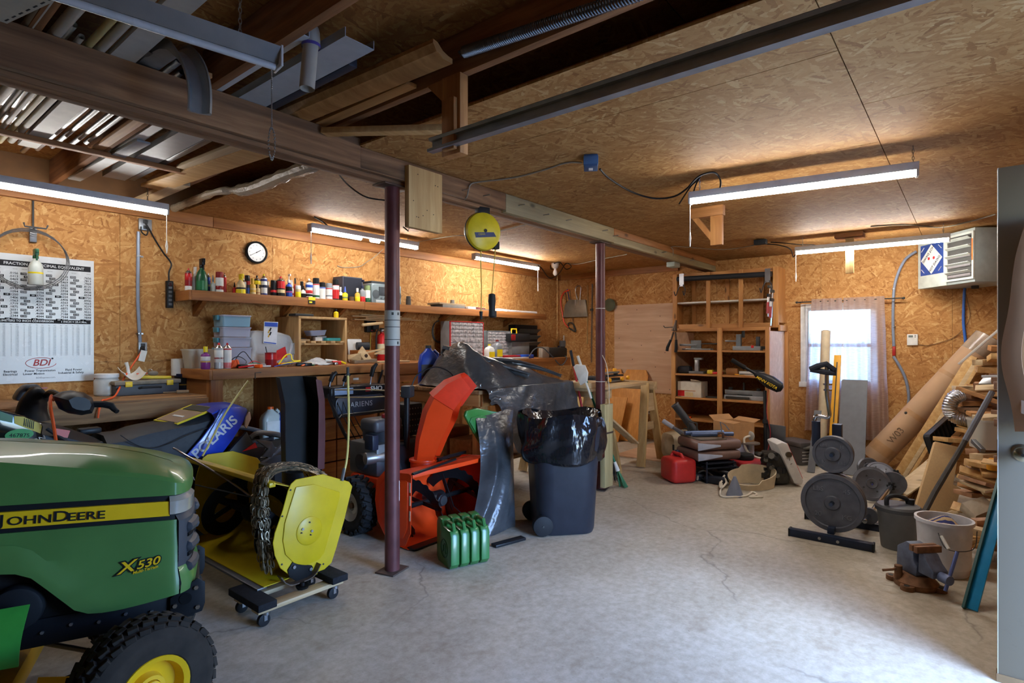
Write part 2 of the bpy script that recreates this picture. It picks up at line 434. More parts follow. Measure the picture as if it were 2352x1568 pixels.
MB().box((1.925,YR,2.451),(2.0,.55,2.476)).mk('furring_strip',stud_y,ceiling)
MB().box((1.93,2.76,2.452),(2.02,YL-.02,2.484)).mk('furring_strip',old_y,ceiling)
# main beam of several plies
beam=struct(MB().box((XF,2.645,2.30),(XB-.012,2.745,2.438)).box((XF,2.645,2.438),(CE-.01,2.745,2.484)).mk('beam',old_x,bevel=.003),'long built-up timber beam carried by the steel posts','beam')
MB().box((XF,2.602,2.322),(CE-.01,2.644,2.484)).box((CE-.01,2.602,2.322),(3.14,2.644,2.438)).mk('beam_ply',old_x,beam,bevel=.003)
MB().box((3.142,2.602,2.305),(4.73,2.644,2.438)).mk('beam_ply',treated,beam,bevel=.003)
MB().box((4.732,2.604,2.30),(XB-.012,2.644,2.372)).mk('beam_ply',treated,beam,bevel=.003)
MB().box((4.732,2.60,2.373),(XB-.012,2.644,2.438)).mk('beam_ply',stud_x,beam,bevel=.003)
nail=M_((190,192,196),.35,1)
for px,py in((1062,437),(1110,450),(1191,472),(1248,494),(1300,506),(1384,530),(1408,542),(1520,580),(1584,598)):
    p=P(px,py,Y=2.602);MB().cyl(p+V((0,.002,0)),p+V((.012,-.05,.004)),.004,n=6).mk('nail',nail,beam)
# wall top boards
struct(MB().box((XF,YL-.05,2.352),(2.15,YL-.012,2.439)).mk('trim_1',bench_x,bevel=.002))
struct(MB().box((2.153,YL-.05,2.352),(XB-.012,YL-.012,2.439)).mk('trim_2',bench_x,bevel=.002))
struct(MB().box((XB-.05,3.1,2.352),(XB-.012,YL-.052,2.439)).mk('trim_3',bench_y,bevel=.002))

# window with its frame and panes
white=M_((232,232,228),.4);glass=N('window_glass')
glass.b.inputs['Base Color'].default_value=(.9,.95,1,1);glass.b.inputs['Transmission Weight'].default_value=1.0;glass.b.inputs['Roughness'].default_value=.02;glass.b.inputs['IOR'].default_value=1.01
glass=glass.mat
win=struct(MB().box((XB-.03,WY0-.055,WZ0-.05),(XB-.012,WY0,WZ1+.05)).box((XB-.03,WY1,WZ0-.05),(XB-.012,WY1+.055,WZ1+.05)).box((XB-.03,WY0,WZ1),(XB-.012,WY1,WZ1+.05)).box((XB-.04,WY0-.07,WZ0-.06),(XB-.012,WY1+.07,WZ0)).mk('window_1',white,bevel=.002))
MB().box((XB-.02,WY0,WZ0),(XB+.06,WY0+.03,WZ1)).box((XB-.02,WY1-.03,WZ0),(XB+.06,WY1,WZ1)).box((XB-.02,WY0+.03,WZ0),(XB+.06,WY1-.03,WZ0+.03)).box((XB-.02,WY0+.03,WZ1-.03),(XB+.06,WY1-.03,WZ1)).mk('window_frame',white,win,bevel=.003)
zm=(WZ0+WZ1)/2
MB().box((XB+.02,WY0+.03,zm-.02),(XB+.05,WY1-.03,zm+.02)).mk('meeting_rail',white,win,bevel=.003)
for z0,z1,x in((WZ0+.03,zm-.02,.03),(zm+.02,WZ1-.03,.04)):MB().box((XB+x,WY0+.03,z0),(XB+x+.004,WY1-.03,z1)).mk('pane',glass,win,flat=True)
MB().cyl((XB-.05,WY0+.1,zm+.03),(XB-.015,WY0+.1,zm+.03),.012,n=10).mk('sash_lock',M_((200,200,196),.3),win)

# entrance door swung open at the right, seen edge-on with its knob
def door_paint():
    s=N('door_paint');o=s.pos()
    d=s.ramp(s.noise(o,6.0,5,.7),[(.58,(0,0,0,1)),(.75,(1,1,1,1))])
    return s.fin(s.mix(s.math('MULTIPLY',d,.45),srgb(112,100,82),srgb(78,66,50)),.65)
DX=3.0
door=struct(MB().box((DX,-.90,.03),(DX+.042,-.085,2.065)).mk('door_1',door_paint(),bevel=.003))
MB().box((DX+.001,-.088,.03),(DX+.041,-.0835,2.065)).mk('edge_strip',M_((196,192,184),.5),door)
MB().box((DX-.004,-.9,.0),(DX+.046,-.08,.032)).mk('door_sweep',M_((120,92,60),.7),door)
brass=M_((150,140,116),.25,1.0)
for sgn in(-1,1):
    x0=DX if sgn<0 else DX+.042
    k=MB().lathe([(.033,0),(.033,.006),(.013,.010),(.011,.034),(.024,.042),(.029,.054),(.027,.066),(.016,.074),(.001,.076)],TR(x0,-.155,.93,0,sgn*math.pi/2),20).mk('knob',brass,door)
    MB().cyl((x0+sgn*.074,-.155,.93),(x0+sgn*.080,-.155,.93),.006,n=10).mk('lock_button',M_((60,56,50),.4,1),k)
MB().box((DX+.008,-.086,.89),(DX+.034,-.0822,.97)).mk('latch_plate',brass,door)
# coat hanging on the door
def cloth(name,col,col2,sc=120):
    s=N(name);o=s.obj();w=s.noise(s.map(o,(1,1,.15)),sc,2);g=s.noise(o,5,4)
    s.bump(w,.12,.002);s.b.inputs['Sheen Weight'].default_value=.1
    return s.fin(s.mix(g,c4(col),c4(col2)),.9)
tan=cloth('brown_duck_cloth',(178,128,82),(146,102,64));lin=cloth('coat_lining',(206,196,190),(184,172,164))
coat=thg('coat','tan canvas work coat hanging on the grey door','coat',(DX-.05,-.36,1.0))
def coatfn(u,v):
    # v: 0 hem .. 1 collar ; u: 0 door edge side .. 1
    hem=1.02+.10*u;z=hem+(1.86-hem)*v
    w0=-.132+.036*math.sin(math.pi*min(1,v/.75))-(.03*(v-.75)/.25 if v>.75 else 0)-.006*math.sin(v*14)
    y=w0+(-.66-w0)*u
    x=DX-.05-.035*math.sin(u*9+v*2)-.03*math.sin(u*4+1)-.06*math.sin(math.pi*min(1,u*1.4))*(.4+.6*v)
    return(x,y,z)
MB().sheet(coatfn,28,24,.006).mk('coat_body',tan,coat)
MB().sheet(lambda u,v:V(coatfn(.0+.10*u,v))+V((-.010,0,0)),4,24,.004).mk('front_placket',cloth('coat_edge',(140,100,66),(120,84,54)),coat)
MB().sheet(lambda u,v:(DX-.115-.045*math.sin(math.pi*u),-.165-.15*u-.02*v+.02*(1-v),1.05+.05*(1-u)+.62*v),10,16,.01).mk('sleeve',tan,coat)
MB().sheet(lambda u,v:(DX-.12-.045*math.sin(math.pi*u),-.148-.15*u,1.045+.05*(1-u)+.05*v),10,3,.006).mk('cuff_lining',lin,coat)
MB().cyl((DX-.06,-.42,1.87),(DX,-.42,1.87),.008,n=8).tube([(DX-.06,-.42,1.87),(DX-.075,-.42,1.885),(DX-.07,-.42,1.9)],.007,6).mk('hook',brass,coat)

# ---------------------------------------------------------------- tube lights
def emit(name,col,st):
    s=N(name);s.b.inputs['Base Color'].default_value=(0.9,.9,.9,1)
    s.b.inputs['Emission Color'].default_value=col;s.b.inputs['Emission Strength'].default_value=st
    return s.mat
tube_mat=emit('lit_tube',(1,.965,.91,1),TUBE)
housing=M_((206,208,208),.45);steel=M_((170,172,176),.3,1.0);cordblk=M_((28,29,32),.5);cordgrey=M_((150,142,126),.6);wpl=M_((224,222,214),.4)
def chain_path(mb,p0,p1,link=.022,r=.0016):
    p0,p1=V(p0),V(p1);n=max(1,int((p1-p0).length/(link*.8)));d=(p1-p0)/n
    for i in range(n):
        c=p0+d*(i+.5);M=frame(c,c+d)@Matrix.Rotation(math.pi/2*(i%2),4,'X')
        pts=[M@V((math.cos(a)*link*.52,math.sin(a)*link*.22,0))for a in[k*math.pi/4 for k in range(8)]]
        mb.tube(pts,r,4,closed=True)
def led(p0,p1,label,chains=(.08,.92),pull=None,segs=None,group='lit shop lights under the ceiling',fullname='tube_light',top=ZC,lit=True,power=1.0):
    p0,p1=V(p0),V(p1);L=(p1-p0).length;Mx=frame(p0,p1)
    t=thg(fullname,label,'light',Mx,group)
    MB(Mx).prism([(-.03,.012),(.03,.012),(.042,.052),(-.042,.052)],0,L,Matrix(((0,0,1,0),(1,0,0,0),(0,1,0,0),(0,0,0,1)))).mk('housing',housing,t,bevel=.002)
    for a,b in(segs or[(.0,1.0)]):
        MB(Mx).lathe([(.004,0),(.021,.004),(.021,L*(b-a)-.014),(.004,L*(b-a)-.01)],Matrix(((0,0,1,L*a+.005),(0,1,0,0),(-1,0,0,0),(0,0,0,1))),14).mk('tube',(tube_mat if power==1.0 else emit('lit_tube',(1,.965,.91,1),TUBE*power))if lit else wpl,t)
    for a in(0,1):
        MB(Mx).box((-.006+a*(L-.006),-.03,-.022),(.006+a*(L-.006),.03,.05)).mk('end_cap',housing,t,bevel=.002)
    for c in chains:
        mb=MB();q=Mx@V((c*L,0,.052));chain_path(mb,q,(q.x,q.y,top+.0))
        mb.mk('hanging_chain',steel,t)
    if pull is not None:
        q=Mx@V((pull*L,0,-.005));mb=MB();mb.tube([q,q+V((0,0,-.20))],.0024,5);
        mb.tube([q+V((0,0,-.20)),q+V((.008,.006,-.24)),q+V((0,0,-.29)),q+V((-.008,-.006,-.24)),q+V((0,0,-.20))],.004,5)
        mb.mk('pull_cord',wpl,t)
    return t
zl=2.29
led(P(383,487,Y=4.50),P(383,487,Y=4.50)+V((-1.22,0,0)),'lit tube light hanging in front of the number chart',(.1,.9),.0,top=2.48,power=.5)
led((2.70,4.44,2.345),(3.92,4.44,2.345),'lit tube light with three bright gaps, above the row of spray cans',(.1,.9),0.01,segs=[(.0,.44),(.52,.61),(.69,1.0)],power=1.15)
led((4.78,4.44,2.345),(6.02,4.44,2.345),'lit tube light beside the bare bulb in the corner',(.1,.9),1.0,power=1.7)
p4=P(1585,462,Z=zl);p4b=P(2110,396,Z=zl)
led(p4,p4b,'largest lit tube light, hanging over the open floor',(.05,.98),0.0,power=1.1)
p5=P(1828,580,Z=zl);p5b=P(2183,549,Z=zl)
led(p5,p5b,'lit tube light hanging in front of the heater and window',(.05,.96),0.0,power=1.45)
# black cords of the lights
def cord(name,label,pts,r=.005,mat=None,cat='cord',n=6,group=None):
    return tag(MB().tube(spl(pts),r,n).mk(name,mat or cordblk),label,cat,group)
zc=ZC-.006
cord('power_cable','black cord sagging from the blue box to the large tube light',[P(1378,388,Z=2.40),P(1400,410,Z=2.38),P(1450,440,Z=2.36),P(1500,455,Z=2.345),P(1545,452,Z=2.34),P(1575,435,Z=2.36),P(1605,405,Z=2.41),P(1640,396,Z=2.42),P(1655,415,Z=2.385),P(1652,440,Z=2.345)],.006)
cord('power_cable','short black cord looped beside the large light chain',[P(1560,468,Z=2.31),P(1585,430,Z=2.37),P(1600,415,Z=2.40),P(1610,402,Z=2.425),P(1598,425,Z=2.38),P(1590,452,Z=2.335)],.005)
cord('power_cable','black cord from the small box to the window light',[P(1758,560,Z=2.40),P(1790,563,Z=2.385),P(1815,572,Z=2.36),P(1822,590,Z=2.31),P(1826,584,Z=2.33)],.006)
cord('power_cable','black cord looped above the window light housing',[P(1770,556,Z=2.42),P(1800,558,Z=2.41),P(1840,562,Z=2.40),P(1872,563,Z=2.39),P(1878,575,Z=2.345)],.005)
cord('power_cable','black cord hanging above the light over the spray cans',[P(722,498,Z=2.435),P(745,512,Z=2.41),P(772,535,Z=2.385),P(800,540,Z=2.39)],.006)
cord('power_cable','black cord looping from the light to the bare bulb socket',[P(1222,607,Z=2.40),P(1240,612,Z=2.37),P(1262,638,Z=2.31),P(1282,630,Z=2.35),P(1300,605,Z=2.435),P(1312,612,Z=2.42),P(1300,618,Z=2.40),P(1285,602,Z=2.435),P(1265,610,Z=2.42),P(1268,618,Z=2.40),P(1285,606,Z=2.43)],.007)
cord('grey_cable','thin grey cable stapled from the post top along the ceiling',[P(1060,462,Z=2.34),P(1072,452,Y=2.59),P(1080,425,Y=2.592),P(1100,418,Z=zc),P(1180,408,Z=zc),P(1250,390,Z=zc),P(1300,374,Z=zc),P(1337,374,Z=zc)],.005,cordgrey)
cord('grey_cable','thin grey cable crossing the ceiling beyond the cord reel',[P(955,556,Z=zc),P(1000,548,Z=zc),P(1050,541,Z=zc),P(1080,541,Z=zc),P(1150,530,Z=zc),P(1210,515,Z=zc)],.004,cordgrey)
cord('grey_cable','thin grey cable crossing the ceiling behind the second post',[P(1305,606,Z=zc),P(1330,606,Z=zc),P(1372,597,Z=zc),P(1440,584,Z=zc)],.004,cordgrey)
cord('grey_cable','thin grey cable crossing the ceiling above the wooden cabinet',[V((6.05,2.585,2.33)),V((6.04,2.58,2.40)),V((6.03,2.55,zc)),P(1660,573,Z=zc),P(1740,562,Z=zc)],.004,cordgrey)
cord('grey_cable','dark grey cable running along the ceiling to the heater',[P(2000,520,Z=zc),P(2080,516,Z=zc),P(2160,522,Z=zc),P(2230,508,Z=zc),P(2286,492,Z=zc)],.006,cordgrey)
cord('grey_cable','grey cable hanging near the clock side of the ceiling',[P(880,572,Y=4.95),P(860,590,Y=5.0),P(845,600,Y=5.03),P(825,612,Y=5.06),P(790,614,Y=5.065),P(775,610,Y=5.065)],.004,cordgrey)
cord('grey_cable','dark cable hanging left of the first post under the ceiling',[P(775,395,Z=2.42),P(800,425,Z=2.40),P(840,452,Z=2.37),P(885,460,Z=2.36)],.005,cordblk)
# junction boxes
bluebox=M_((58,88,122),.5);
q=P(1357,376,Z=2.40)
t=thg('junction_box','blue plastic junction box on the ceiling near the beam','junction box',TR(q.x,q.y,2.37,.55))
MB(WM[t.name]).box((-.055,-.04,0),(.055,.04,.07)).mk('box',bluebox,t,bevel=.006)
MB(WM[t.name]).box((-.057,-.042,.012),(-.03,.042,.06)).mk('cover',M_((74,110,146),.5),t,bevel=.003)
MB(WM[t.name]).box((-.02,-.012,-.003),(.02,.012,.002)).mk('rating_plate',wpl,t)
q=P(1747,556,Z=2.41)
tag(MB().cb((q.x,q.y,2.41),(.07,.12,.05)).mk('junction_box',M_((52,56,60),.6),bevel=.006),'small dark junction box on the ceiling near the window light','junction box')
q=P(1540,605,Z=2.29)
tag(MB().cb((q.x,2.69,2.27),(.16,.1,.055)).mk('junction_box',M_((170,180,170),.5),bevel=.006),'pale grey junction box under the beam near the cabinet','junction box')
# bare bulb in a ceiling socket with pull string
q=P(1275,618,Z=2.36)
t=thg('bulb_socket','bare white bulb in a porcelain ceiling socket with pull string','light bulb',(q.x,q.y,2.28))
Tm=Matrix.Translation((q.x,q.y,0))
MB(Tm).lathe([(.03,2.37),(.05,2.40),(.056,2.438)]).mk('socket',wpl,t)
MB(Tm).lathe([(.004,2.27),(.024,2.285),(.03,2.305),(.026,2.33),(.017,2.35),(.016,2.372)]).mk('bulb',emit('frosted_bulb',(1,.95,.9,1),0.0),t)
MB(Tm).tube([(.05,0,2.40),(.05,0,1.45)],.0022,5).mk('pull_string',M_((200,176,120),.7),t)
# unlit fixture hanging at the upper left
a=P(638,150,Z=2.30);b=a+(P(180,2,Z=2.30)-a).normalized()*1.25
Mx=frame(a,b)
t=thg('unlit_fixture','unlit grey channel light fixture hanging above the stored pipes','light',Mx)
S3=Matrix(((0,0,1,0),(1,0,0,0),(0,1,0,0),(0,0,0,1)))
MB(Mx).prism([(-.012,.0),(.012,.0),(.016,.012),(.036,.05),(.03,.052),(.012,.02),(-.012,.02),(-.03,.052),(-.036,.05),(-.016,.012)],0,1.22,S3).mk('reflector',M_((116,110,100),.45),t)
MB(Mx).box((0,-.014,.02),(1.22,.014,.06)).mk('channel',M_((128,122,112),.45),t,bevel=.003)
MB(Mx).cyl((0.01,0,-.008),(1.21,0,-.008),.012).mk('tube',M_((188,190,190),.25),t)
MB(Mx).box((-.006,-.037,-.014),(.002,.037,.056)).mk('end_cap',M_((206,206,202),.4),t,bevel=.002)
mb=MB()
for c in(.12,1.05):
    q=Mx@V((c,0,.06));chain_path(mb,q,(q.x,q.y,2.66))
mb.mk('hanging_chain',steel,t)
q=Mx@V((.02,0,-.01))
mb=MB()
for i in range(34):mb.ball(q+V((0,0,-.006*i)),.003,n=6)
for i in range(26):
    an=2*math.pi*i/26;mb.ball(q+V((.013*math.sin(an),.006*math.sin(an),-.26+.055*math.cos(an))),.003,n=6);mb.ball(q+V((.008*math.sin(an),-.008*math.sin(an),-.258+.05*math.cos(an))),.003,n=6)
mb.mk('bead_chain',steel,t)

# steel posts
maroon=M_((96,52,52),.42,.2,var=.25,scale=8);plate_m=M_((92,74,64),.6,.5,var=.3)
def post(x,y,label,band):
    t=thg('steel_post',label,'post',(x,y,0))
    MB().cyl((x,y,.008),(x,y,2.29),.0445,n=32).mk('pole',maroon,t)
    MB().cb((x,y,.005),(.16,.13,.01),rz=.25).mk('base_plate',plate_m,t,bevel=.002)
    MB().cb((x,y,2.294),(.20,.12,.011)).mk('cap_plate',plate_m,t,bevel=.002)
    return t
q1=(2.18,2.69);q2=(4.63,2.69)
t=post(*q1,'red-brown steel post with a wrapped label, beside the orange snowblower',1)
MB(Matrix.Translation((*q1,0))).lathe([(.0452,1.345),(.0458,1.347),(.0458,1.553),(.0452,1.555)],n=32).mk('paper_band',M_((168,164,156),.55,var=.05),t)
dk=M_((60,60,58),.6)
for z in(1.38,1.455,1.495):MB(Matrix.Translation((*q1,0))).lathe([(.0459,z),(.046,z+.001),(.046,z+.003),(.0459,z+.004)],n=32).mk('band_line',dk,t)
for k,(z,a)in enumerate(((1.535,-2.35),(1.535,-1.55),(1.362,-1.6))):
    MB(Matrix.Translation((*q1,0))).lathe([(.0461,z-.008),(.0462,z+.008)],n=4,a0=a,a1=a+.28,caps=False).mk('band_print',dk,t)
MB(Matrix.Translation((*q1,0))).lathe([(.0447,.42),(.0449,.45),(.0449,.52),(.0447,.54)],n=3,a0=-1.15,a1=-.95,caps=False).mk('paint_smear',M_((220,218,212),.6),t)
MB().tube([(2.235,2.655,2.06),(2.235,2.61,2.03),(2.235,2.60,2.05),(2.235,2.60,2.10)],.004,6).mk('wire_hook',steel,t)
t=post(*q2,'red-brown steel post standing behind the black trash can',0)
for z in(1.68,1.0):MB(Matrix.Translation((*q2,0))).lathe([(.0447,z),(.0468,z+.002),(.0468,z+.005),(.0447,z+.007)],n=32).mk('string_band',M_((206,200,190),.6),t)
# board screwed to the beam
t=thg('mounting_board','pale wood board hanging below the beam beside the first post','board',(2.33,2.58,2.04))
MB().box((2.2,2.563,2.045),(2.47,2.601,2.41)).mk('board',pale_z,t,bevel=.003)
rng=random.Random(4)
for k in range(9):MB().cyl((2.22+rng.random()*.23,2.561,2.08+rng.random()*.30),(2.3,2.5635,2.2),.003)if 0 else MB().ball((2.22+rng.random()*.23,2.563,2.08+rng.random()*.31),.0035,n=6).mk('screw',dk,t)
# brackets hanging from the ceiling
def bracket(q,label,w=.09):
    t=thg('hanging_bracket',label,'bracket',(q.x,q.y,2.14))
    MB().box((q.x-.02,q.y-.05,2.13),(q.x+.02,q.y+.04,2.36)).mk('upright',stud,t,bevel=.002)
    MB().box((q.x-.03,q.y-.06,2.36),(q.x+.03,q.y+.2,2.439)).mk('head_block',stud_y,t,bevel=.002)
    MB().bar((q.x,q.y+.17,2.37),(q.x,q.y+.0,2.15),.036,.04).mk('brace',stud,t)
bracket(P(1645,560,Z=2.14),'braced wooden bracket hanging from the ceiling under the large light')
q=P(1948,625,Z=2.05)+V((.10,0,0))
t=thg('hanging_bracket','yellow wooden stub hanging from the ceiling behind the window light','bracket',(q.x,q.y,2.05))
MB().box((q.x-.02,q.y-.035,2.05),(q.x+.02,q.y+.035,2.40)).mk('upright',pale_z,t,bevel=.002)
MB().box((q.x-.1,q.y-.12,2.395),(q.x+.1,q.y+.12,2.439)).mk('head_block',old_y,t,bevel=.002)

# ---------------------------------------------------------------- benches, drawers, shelf
ZB,YB=1.16,4.43
tag(MB().box((1.88,YB,ZB-.035),(6.75,YL-.014,ZB)).mk('worktop',bench_x,bevel=.003),'long wooden worktop of the high bench along the strand-board wall','worktop')
t=thg('workbench','wooden frame and legs under the left end of the high bench','bench',(1.95,4.7,0))
MB().box((1.88,YB-.024,ZB-.075),(3.44,YB-.001,ZB)).mk('apron',bench_x,t,bevel=.002)
MB().box((1.856,YB-.024,ZB-.075),(1.879,YL-.014,ZB)).mk('end_apron',bench_y,t,bevel=.002)
MB().box((1.88,YB+.01,0),(1.97,YB+.09,ZB-.036)).mk('leg',bench_z,t,bevel=.002)
MB().box((1.88,YL-.12,0),(1.97,YL-.02,ZB-.036)).mk('leg',bench_z,t,bevel=.002)
MB().box((1.885,YB+.1,.72),(1.93,YL-.13,ZB-.06)).mk('side_board',bench_y,t,bevel=.002)
tag(MB().box((3.46,YB-.022,ZB-.11),(6.75,YB-.001,ZB)).mk('bench_edge_board',bench_x,bevel=.002),'front edge board of the right half of the high bench','edge board')
MBp=MB().tube([P(586,870,Y=YB-.026),P(586,856,Y=YB-.026),P(600,855,Y=YB-.026)],.0035,5);MBp.mk('tape_mark',dk,t)
brassy=M_((196,160,84),.3,1.0)
draw_m=wood('wood_drawer',(206,140,72),(154,92,40),0)
def drawer_unit(x0,x1,rows,cols,label,zt=ZB-.085,pulls=True):
    t=thg('drawer_cabinet',label,'cabinet',((x0+x1)/2,4.7,0));y0=YB+.04
    MB().box((x0,y0+.02,.06),(x0+.02,YL-.02,zt)).box((x1-.02,y0+.02,.06),(x1,YL-.02,zt)).box((x0+.02,YL-.04,.06),(x1-.02,YL-.02,zt)).box((x0+.02,y0+.02,.06),(x1-.02,YL-.04,.08)).mk('carcass',bench_z,t,bevel=.001)
    for a,b in((x0,x0+.05),(x1-.05,x1)):MB().box((a,y0,.04),(b,y0+.02,zt)).mk('stile',bench_z,t,bevel=.001)
    w=(x1-x0-.1)/cols;h=(zt-.1)/rows
    for c in range(cols):
        for r in range(rows):
            a=x0+.05+c*w;b=.1+r*h
            d=MB().box((a+.006,y0-.012,b+.006),(a+w-.006,y0+.012,b+h-.006)).mk('drawer',draw_m,t,bevel=.003)
            MB().box((a+.02,y0+.0125,b+.02),(a+w-.02,y0+.4,b+h-.03)).mk('drawer_box',bench_y,d)
            cx=a+w/2;cz=b+h*.55
            MB().tube([(cx-.045,y0-.012,cz),(cx-.04,y0-.03,cz),(cx+.04,y0-.03,cz),(cx+.045,y0-.012,cz)],.005,6).mk('pull',brassy,d)
            if r==rows-1 and c==cols-1:MB().box((cx-.03,y0-.0135,cz+.03),(cx+.03,y0-.0115,cz+.05)).mk('paper_tag',wpl,d)
    return t
drawer_unit(2.52,3.44,5,2,'wooden drawer cabinet with brass pulls behind the orange snowblower handles')
drawer_unit(3.47,4.62,4,2,'wooden drawer cabinet just right of the labelled steel post')
# low bench at far left
t=thg('low_bench','low rough wooden bench behind the snowmobile handlebars','bench',(.5,4.7,0))
old_b=wood('wood_worn_bench',(184,140,92),(112,78,46),0,rough=.7)
XL1=1.82
for k in range(3):
    y0=4.36+k*.242;MB().box((-1.6,y0+.001,.945),(XL1,y0+.241 if k<2 else YL-.014,.98)).mk('top_plank',old_b,t,bevel=.004)
MB().box((-1.6,4.335,.85),(XL1,4.359,.965)).mk('apron',old_b,t,bevel=.003)
for x in(-1.5,.45,1.7):
    for y in(4.48,4.98):MB().box((x,y,0),(x+.09,y+.06,.944)).mk('leg',bench_z,t,bevel=.003)
# long wall shelf
t=thg('wall_shelf','long wooden wall shelf holding spray cans and a boombox','shelf',(4.2,4.9,1.7))
ZS=1.764
MB().box((1.88,4.80,ZS-.02),(6.69,YL-.012,ZS)).mk('shelf_board',bench_x,t,bevel=.002)
MB().box((1.88,4.777,ZS-.062),(3.52,4.80,ZS+.018)).mk('front_lip',bench_x,t,bevel=.002)
MB().box((3.523,4.777,ZS-.064),(6.69,4.80,ZS+.016)).mk('front_lip',bench_x,t,bevel=.002)
MB().box((1.858,4.777,ZS-.062),(1.879,YL-.012,ZS+.018)).mk('end_board',bench_y,t,bevel=.002)
for x in(2.0,2.77,3.34,4.13,4.82,5.42,6.06):
    MB().prism([(4.81,ZS-.021),(4.87,ZS-.021),(YL-.013,ZS-.10),(YL-.013,ZS-.18)],x,x+.04,Matrix(((0,0,1,0),(1,0,0,0),(0,1,0,0),(0,0,0,1)))).mk('bracket',bench_z,t,bevel=.002)
q=P(716,690,Y=4.775)
t2=thg('shelf_tag','small yellow and black tag stapled to the shelf edge','tag',q)
MB().cb((q.x,4.774,q.z),(.072,.003,.066)).mk('card',M_((40,40,42),.5),t2);MB().cb((q.x,4.7722,q.z+.017),(.07,.002,.03)).mk('yellow_panel',M_((232,214,40),.5),t2);MB().cb((q.x-.012,4.7722,q.z-.016),(.03,.002,.014)).mk('yellow_panel',M_((232,214,40),.5),t2)

# ---------------------------------------------------------------- cans and bottles
CANMAT={}
PAL=dict(red=(196,34,38),dred=(140,26,30),white=(226,226,222),silver=(176,180,184),black=(26,27,30),blue=(36,78,178),dblue=(28,46,120),purple=(128,52,132),
    yellow=(236,212,30),gold=(206,164,62),green=(40,112,70),grey=(128,132,138),clear=(196,202,196),orange=(232,96,30),olive=(120,138,92),tan=(208,186,140),brown=(110,78,54),navy=(30,36,66),pink=(224,120,120),steel=(190,192,196),teal=(70,178,178),dgreen=(24,84,52))
def C(k):return M_(PAL[k],.32 if k not in('silver','steel')else.25,1.0 if k in('steel',)else.0,var=.08)
def can(px,w,yt,yb,Y,style,body,label,z0,bands=(),cap='black',z=None,name=None,cat=None,nozzle='red',group=None):
    """px: centre, w: width, yt/yb: top and bottom pixel rows, all on the plane Y"""
    b=P(px,yb,Y=Y);d=(b.x*CA+b.y*SA);k=d/F;R=w*k/2;Hh=(yb-yt)*k
    T=Matrix.Translation((b.x,Y,z0))
    nm=name or{'aero':'spray_can','capcan':'spray_can','spray':'spray_bottle','bottle':'bottle','pump':'pump_bottle','dropper':'squeeze_bottle','tin':'paint_can'}[style]
    t=thg(nm,label,cat or nm.replace('_',' '),T,group)
    def ring(mat,a,c,r=R):
        return MB(T).lathe([(r*.96,a),(r,a+.002),(r,c-.002),(r*.96,c)],n=20)
    if style=='aero':
        hb=Hh*.80
        MB(T).lathe([(R*.9,0),(R,.004),(R,hb-.004),(R*.94,hb)],n=20).mk('can_body',C(body),t)
        MB(T).lathe([(R*.95,hb),(R*.8,hb+Hh*.05),(R*.45,hb+Hh*.09),(R*.4,hb+Hh*.11)],n=20).mk('dome',C('steel'),t)
        MB(T).lathe([(R*.3,hb+Hh*.11),(R*.26,hb+Hh*.17),(R*.1,hb+Hh*.20)],n=12).mk('nozzle',C(nozzle),t)
        top=hb
    elif style=='capcan':
        hb=Hh*.74
        MB(T).lathe([(R*.9,0),(R,.004),(R,hb)],n=20).mk('can_body',C(body),t)
        MB(T).lathe([(R*.97,hb),(R*.99,hb+.003),(R*.93,Hh-.003),(R*.85,Hh)],n=20).mk('cap',C(cap),t)
        top=hb
    elif style=='spray':
        hb=Hh*.56
        MB(T).lathe([(R*.92,0),(R,.008),(R,hb*.8),(R*.75,hb),(R*.36,hb*1.16),(R*.33,hb*1.28)],n=20).mk('body',C(body),t)
        nz=MB(T);nz.lathe([(R*.42,hb*1.22),(R*.40,hb*1.36)],n=14).box((-R*.28,-R*.9,hb*1.36),(R*.28,R*.5,Hh*.93)).box((-R*.2,-R*1.15,Hh*.83),(R*.2,-R*.85,Hh*.93)).box((-R*.12,-R*.9,hb*1.12),(R*.12,-R*.7,hb*1.4))
        nz.mk('trigger',C(cap),t,bevel=.002);top=hb*.8
    elif style in('bottle','dropper','pump'):
        hb=Hh*(.70 if style=='bottle' else.60)
        MB(T).lathe([(R*.9,0),(R,.006),(R,hb*.86),(R*.8,hb*.95),(R*.4,hb),(R*.36,hb+Hh*.06)],n=20).mk('body',C(body),t)
        if style=='bottle':MB(T).lathe([(R*.46,hb+Hh*.05),(R*.46,Hh*.99),(R*.4,Hh)],n=14).mk('cap',C(cap),t)
        elif style=='dropper':MB(T).lathe([(R*.5,hb+Hh*.05),(R*.42,hb+Hh*.12),(R*.14,Hh*.98),(R*.08,Hh)],n=12).mk('nozzle',C(cap),t)
        else:
            MB(T).lathe([(R*.5,hb+Hh*.05),(R*.5,hb+Hh*.16),(R*.14,hb+Hh*.17),(R*.14,Hh*.93)],n=12).box((-R*.18,-R*.95,Hh*.92),(R*.18,R*.35,Hh)).mk('pump_head',C(cap),t,bevel=.002)
        top=hb*.84
    else:
        top=Hh
        MB(T).lathe([(R*.97,0),(R,.003),(R,Hh-.003),(R*1.02,Hh),(R*.9,Hh),(R*.88,Hh-.006)],n=24).mk('can_body',C(body),t)
        if cap:MB(T).lathe([(R*.88,Hh-.006),(R*.5,Hh-.007),(.001,Hh-.007)],n=24,caps=False).mk('lid',C(cap),t)
    for mat,a,c in bands:ring(C(mat),a*top,c*top,R*1.012).mk('label_band',C(mat),t)
    return t
def zx(x):return 400+x/3.919
def zy(y):return 500+y/3.919
g='cans and bottles on the wall shelf'
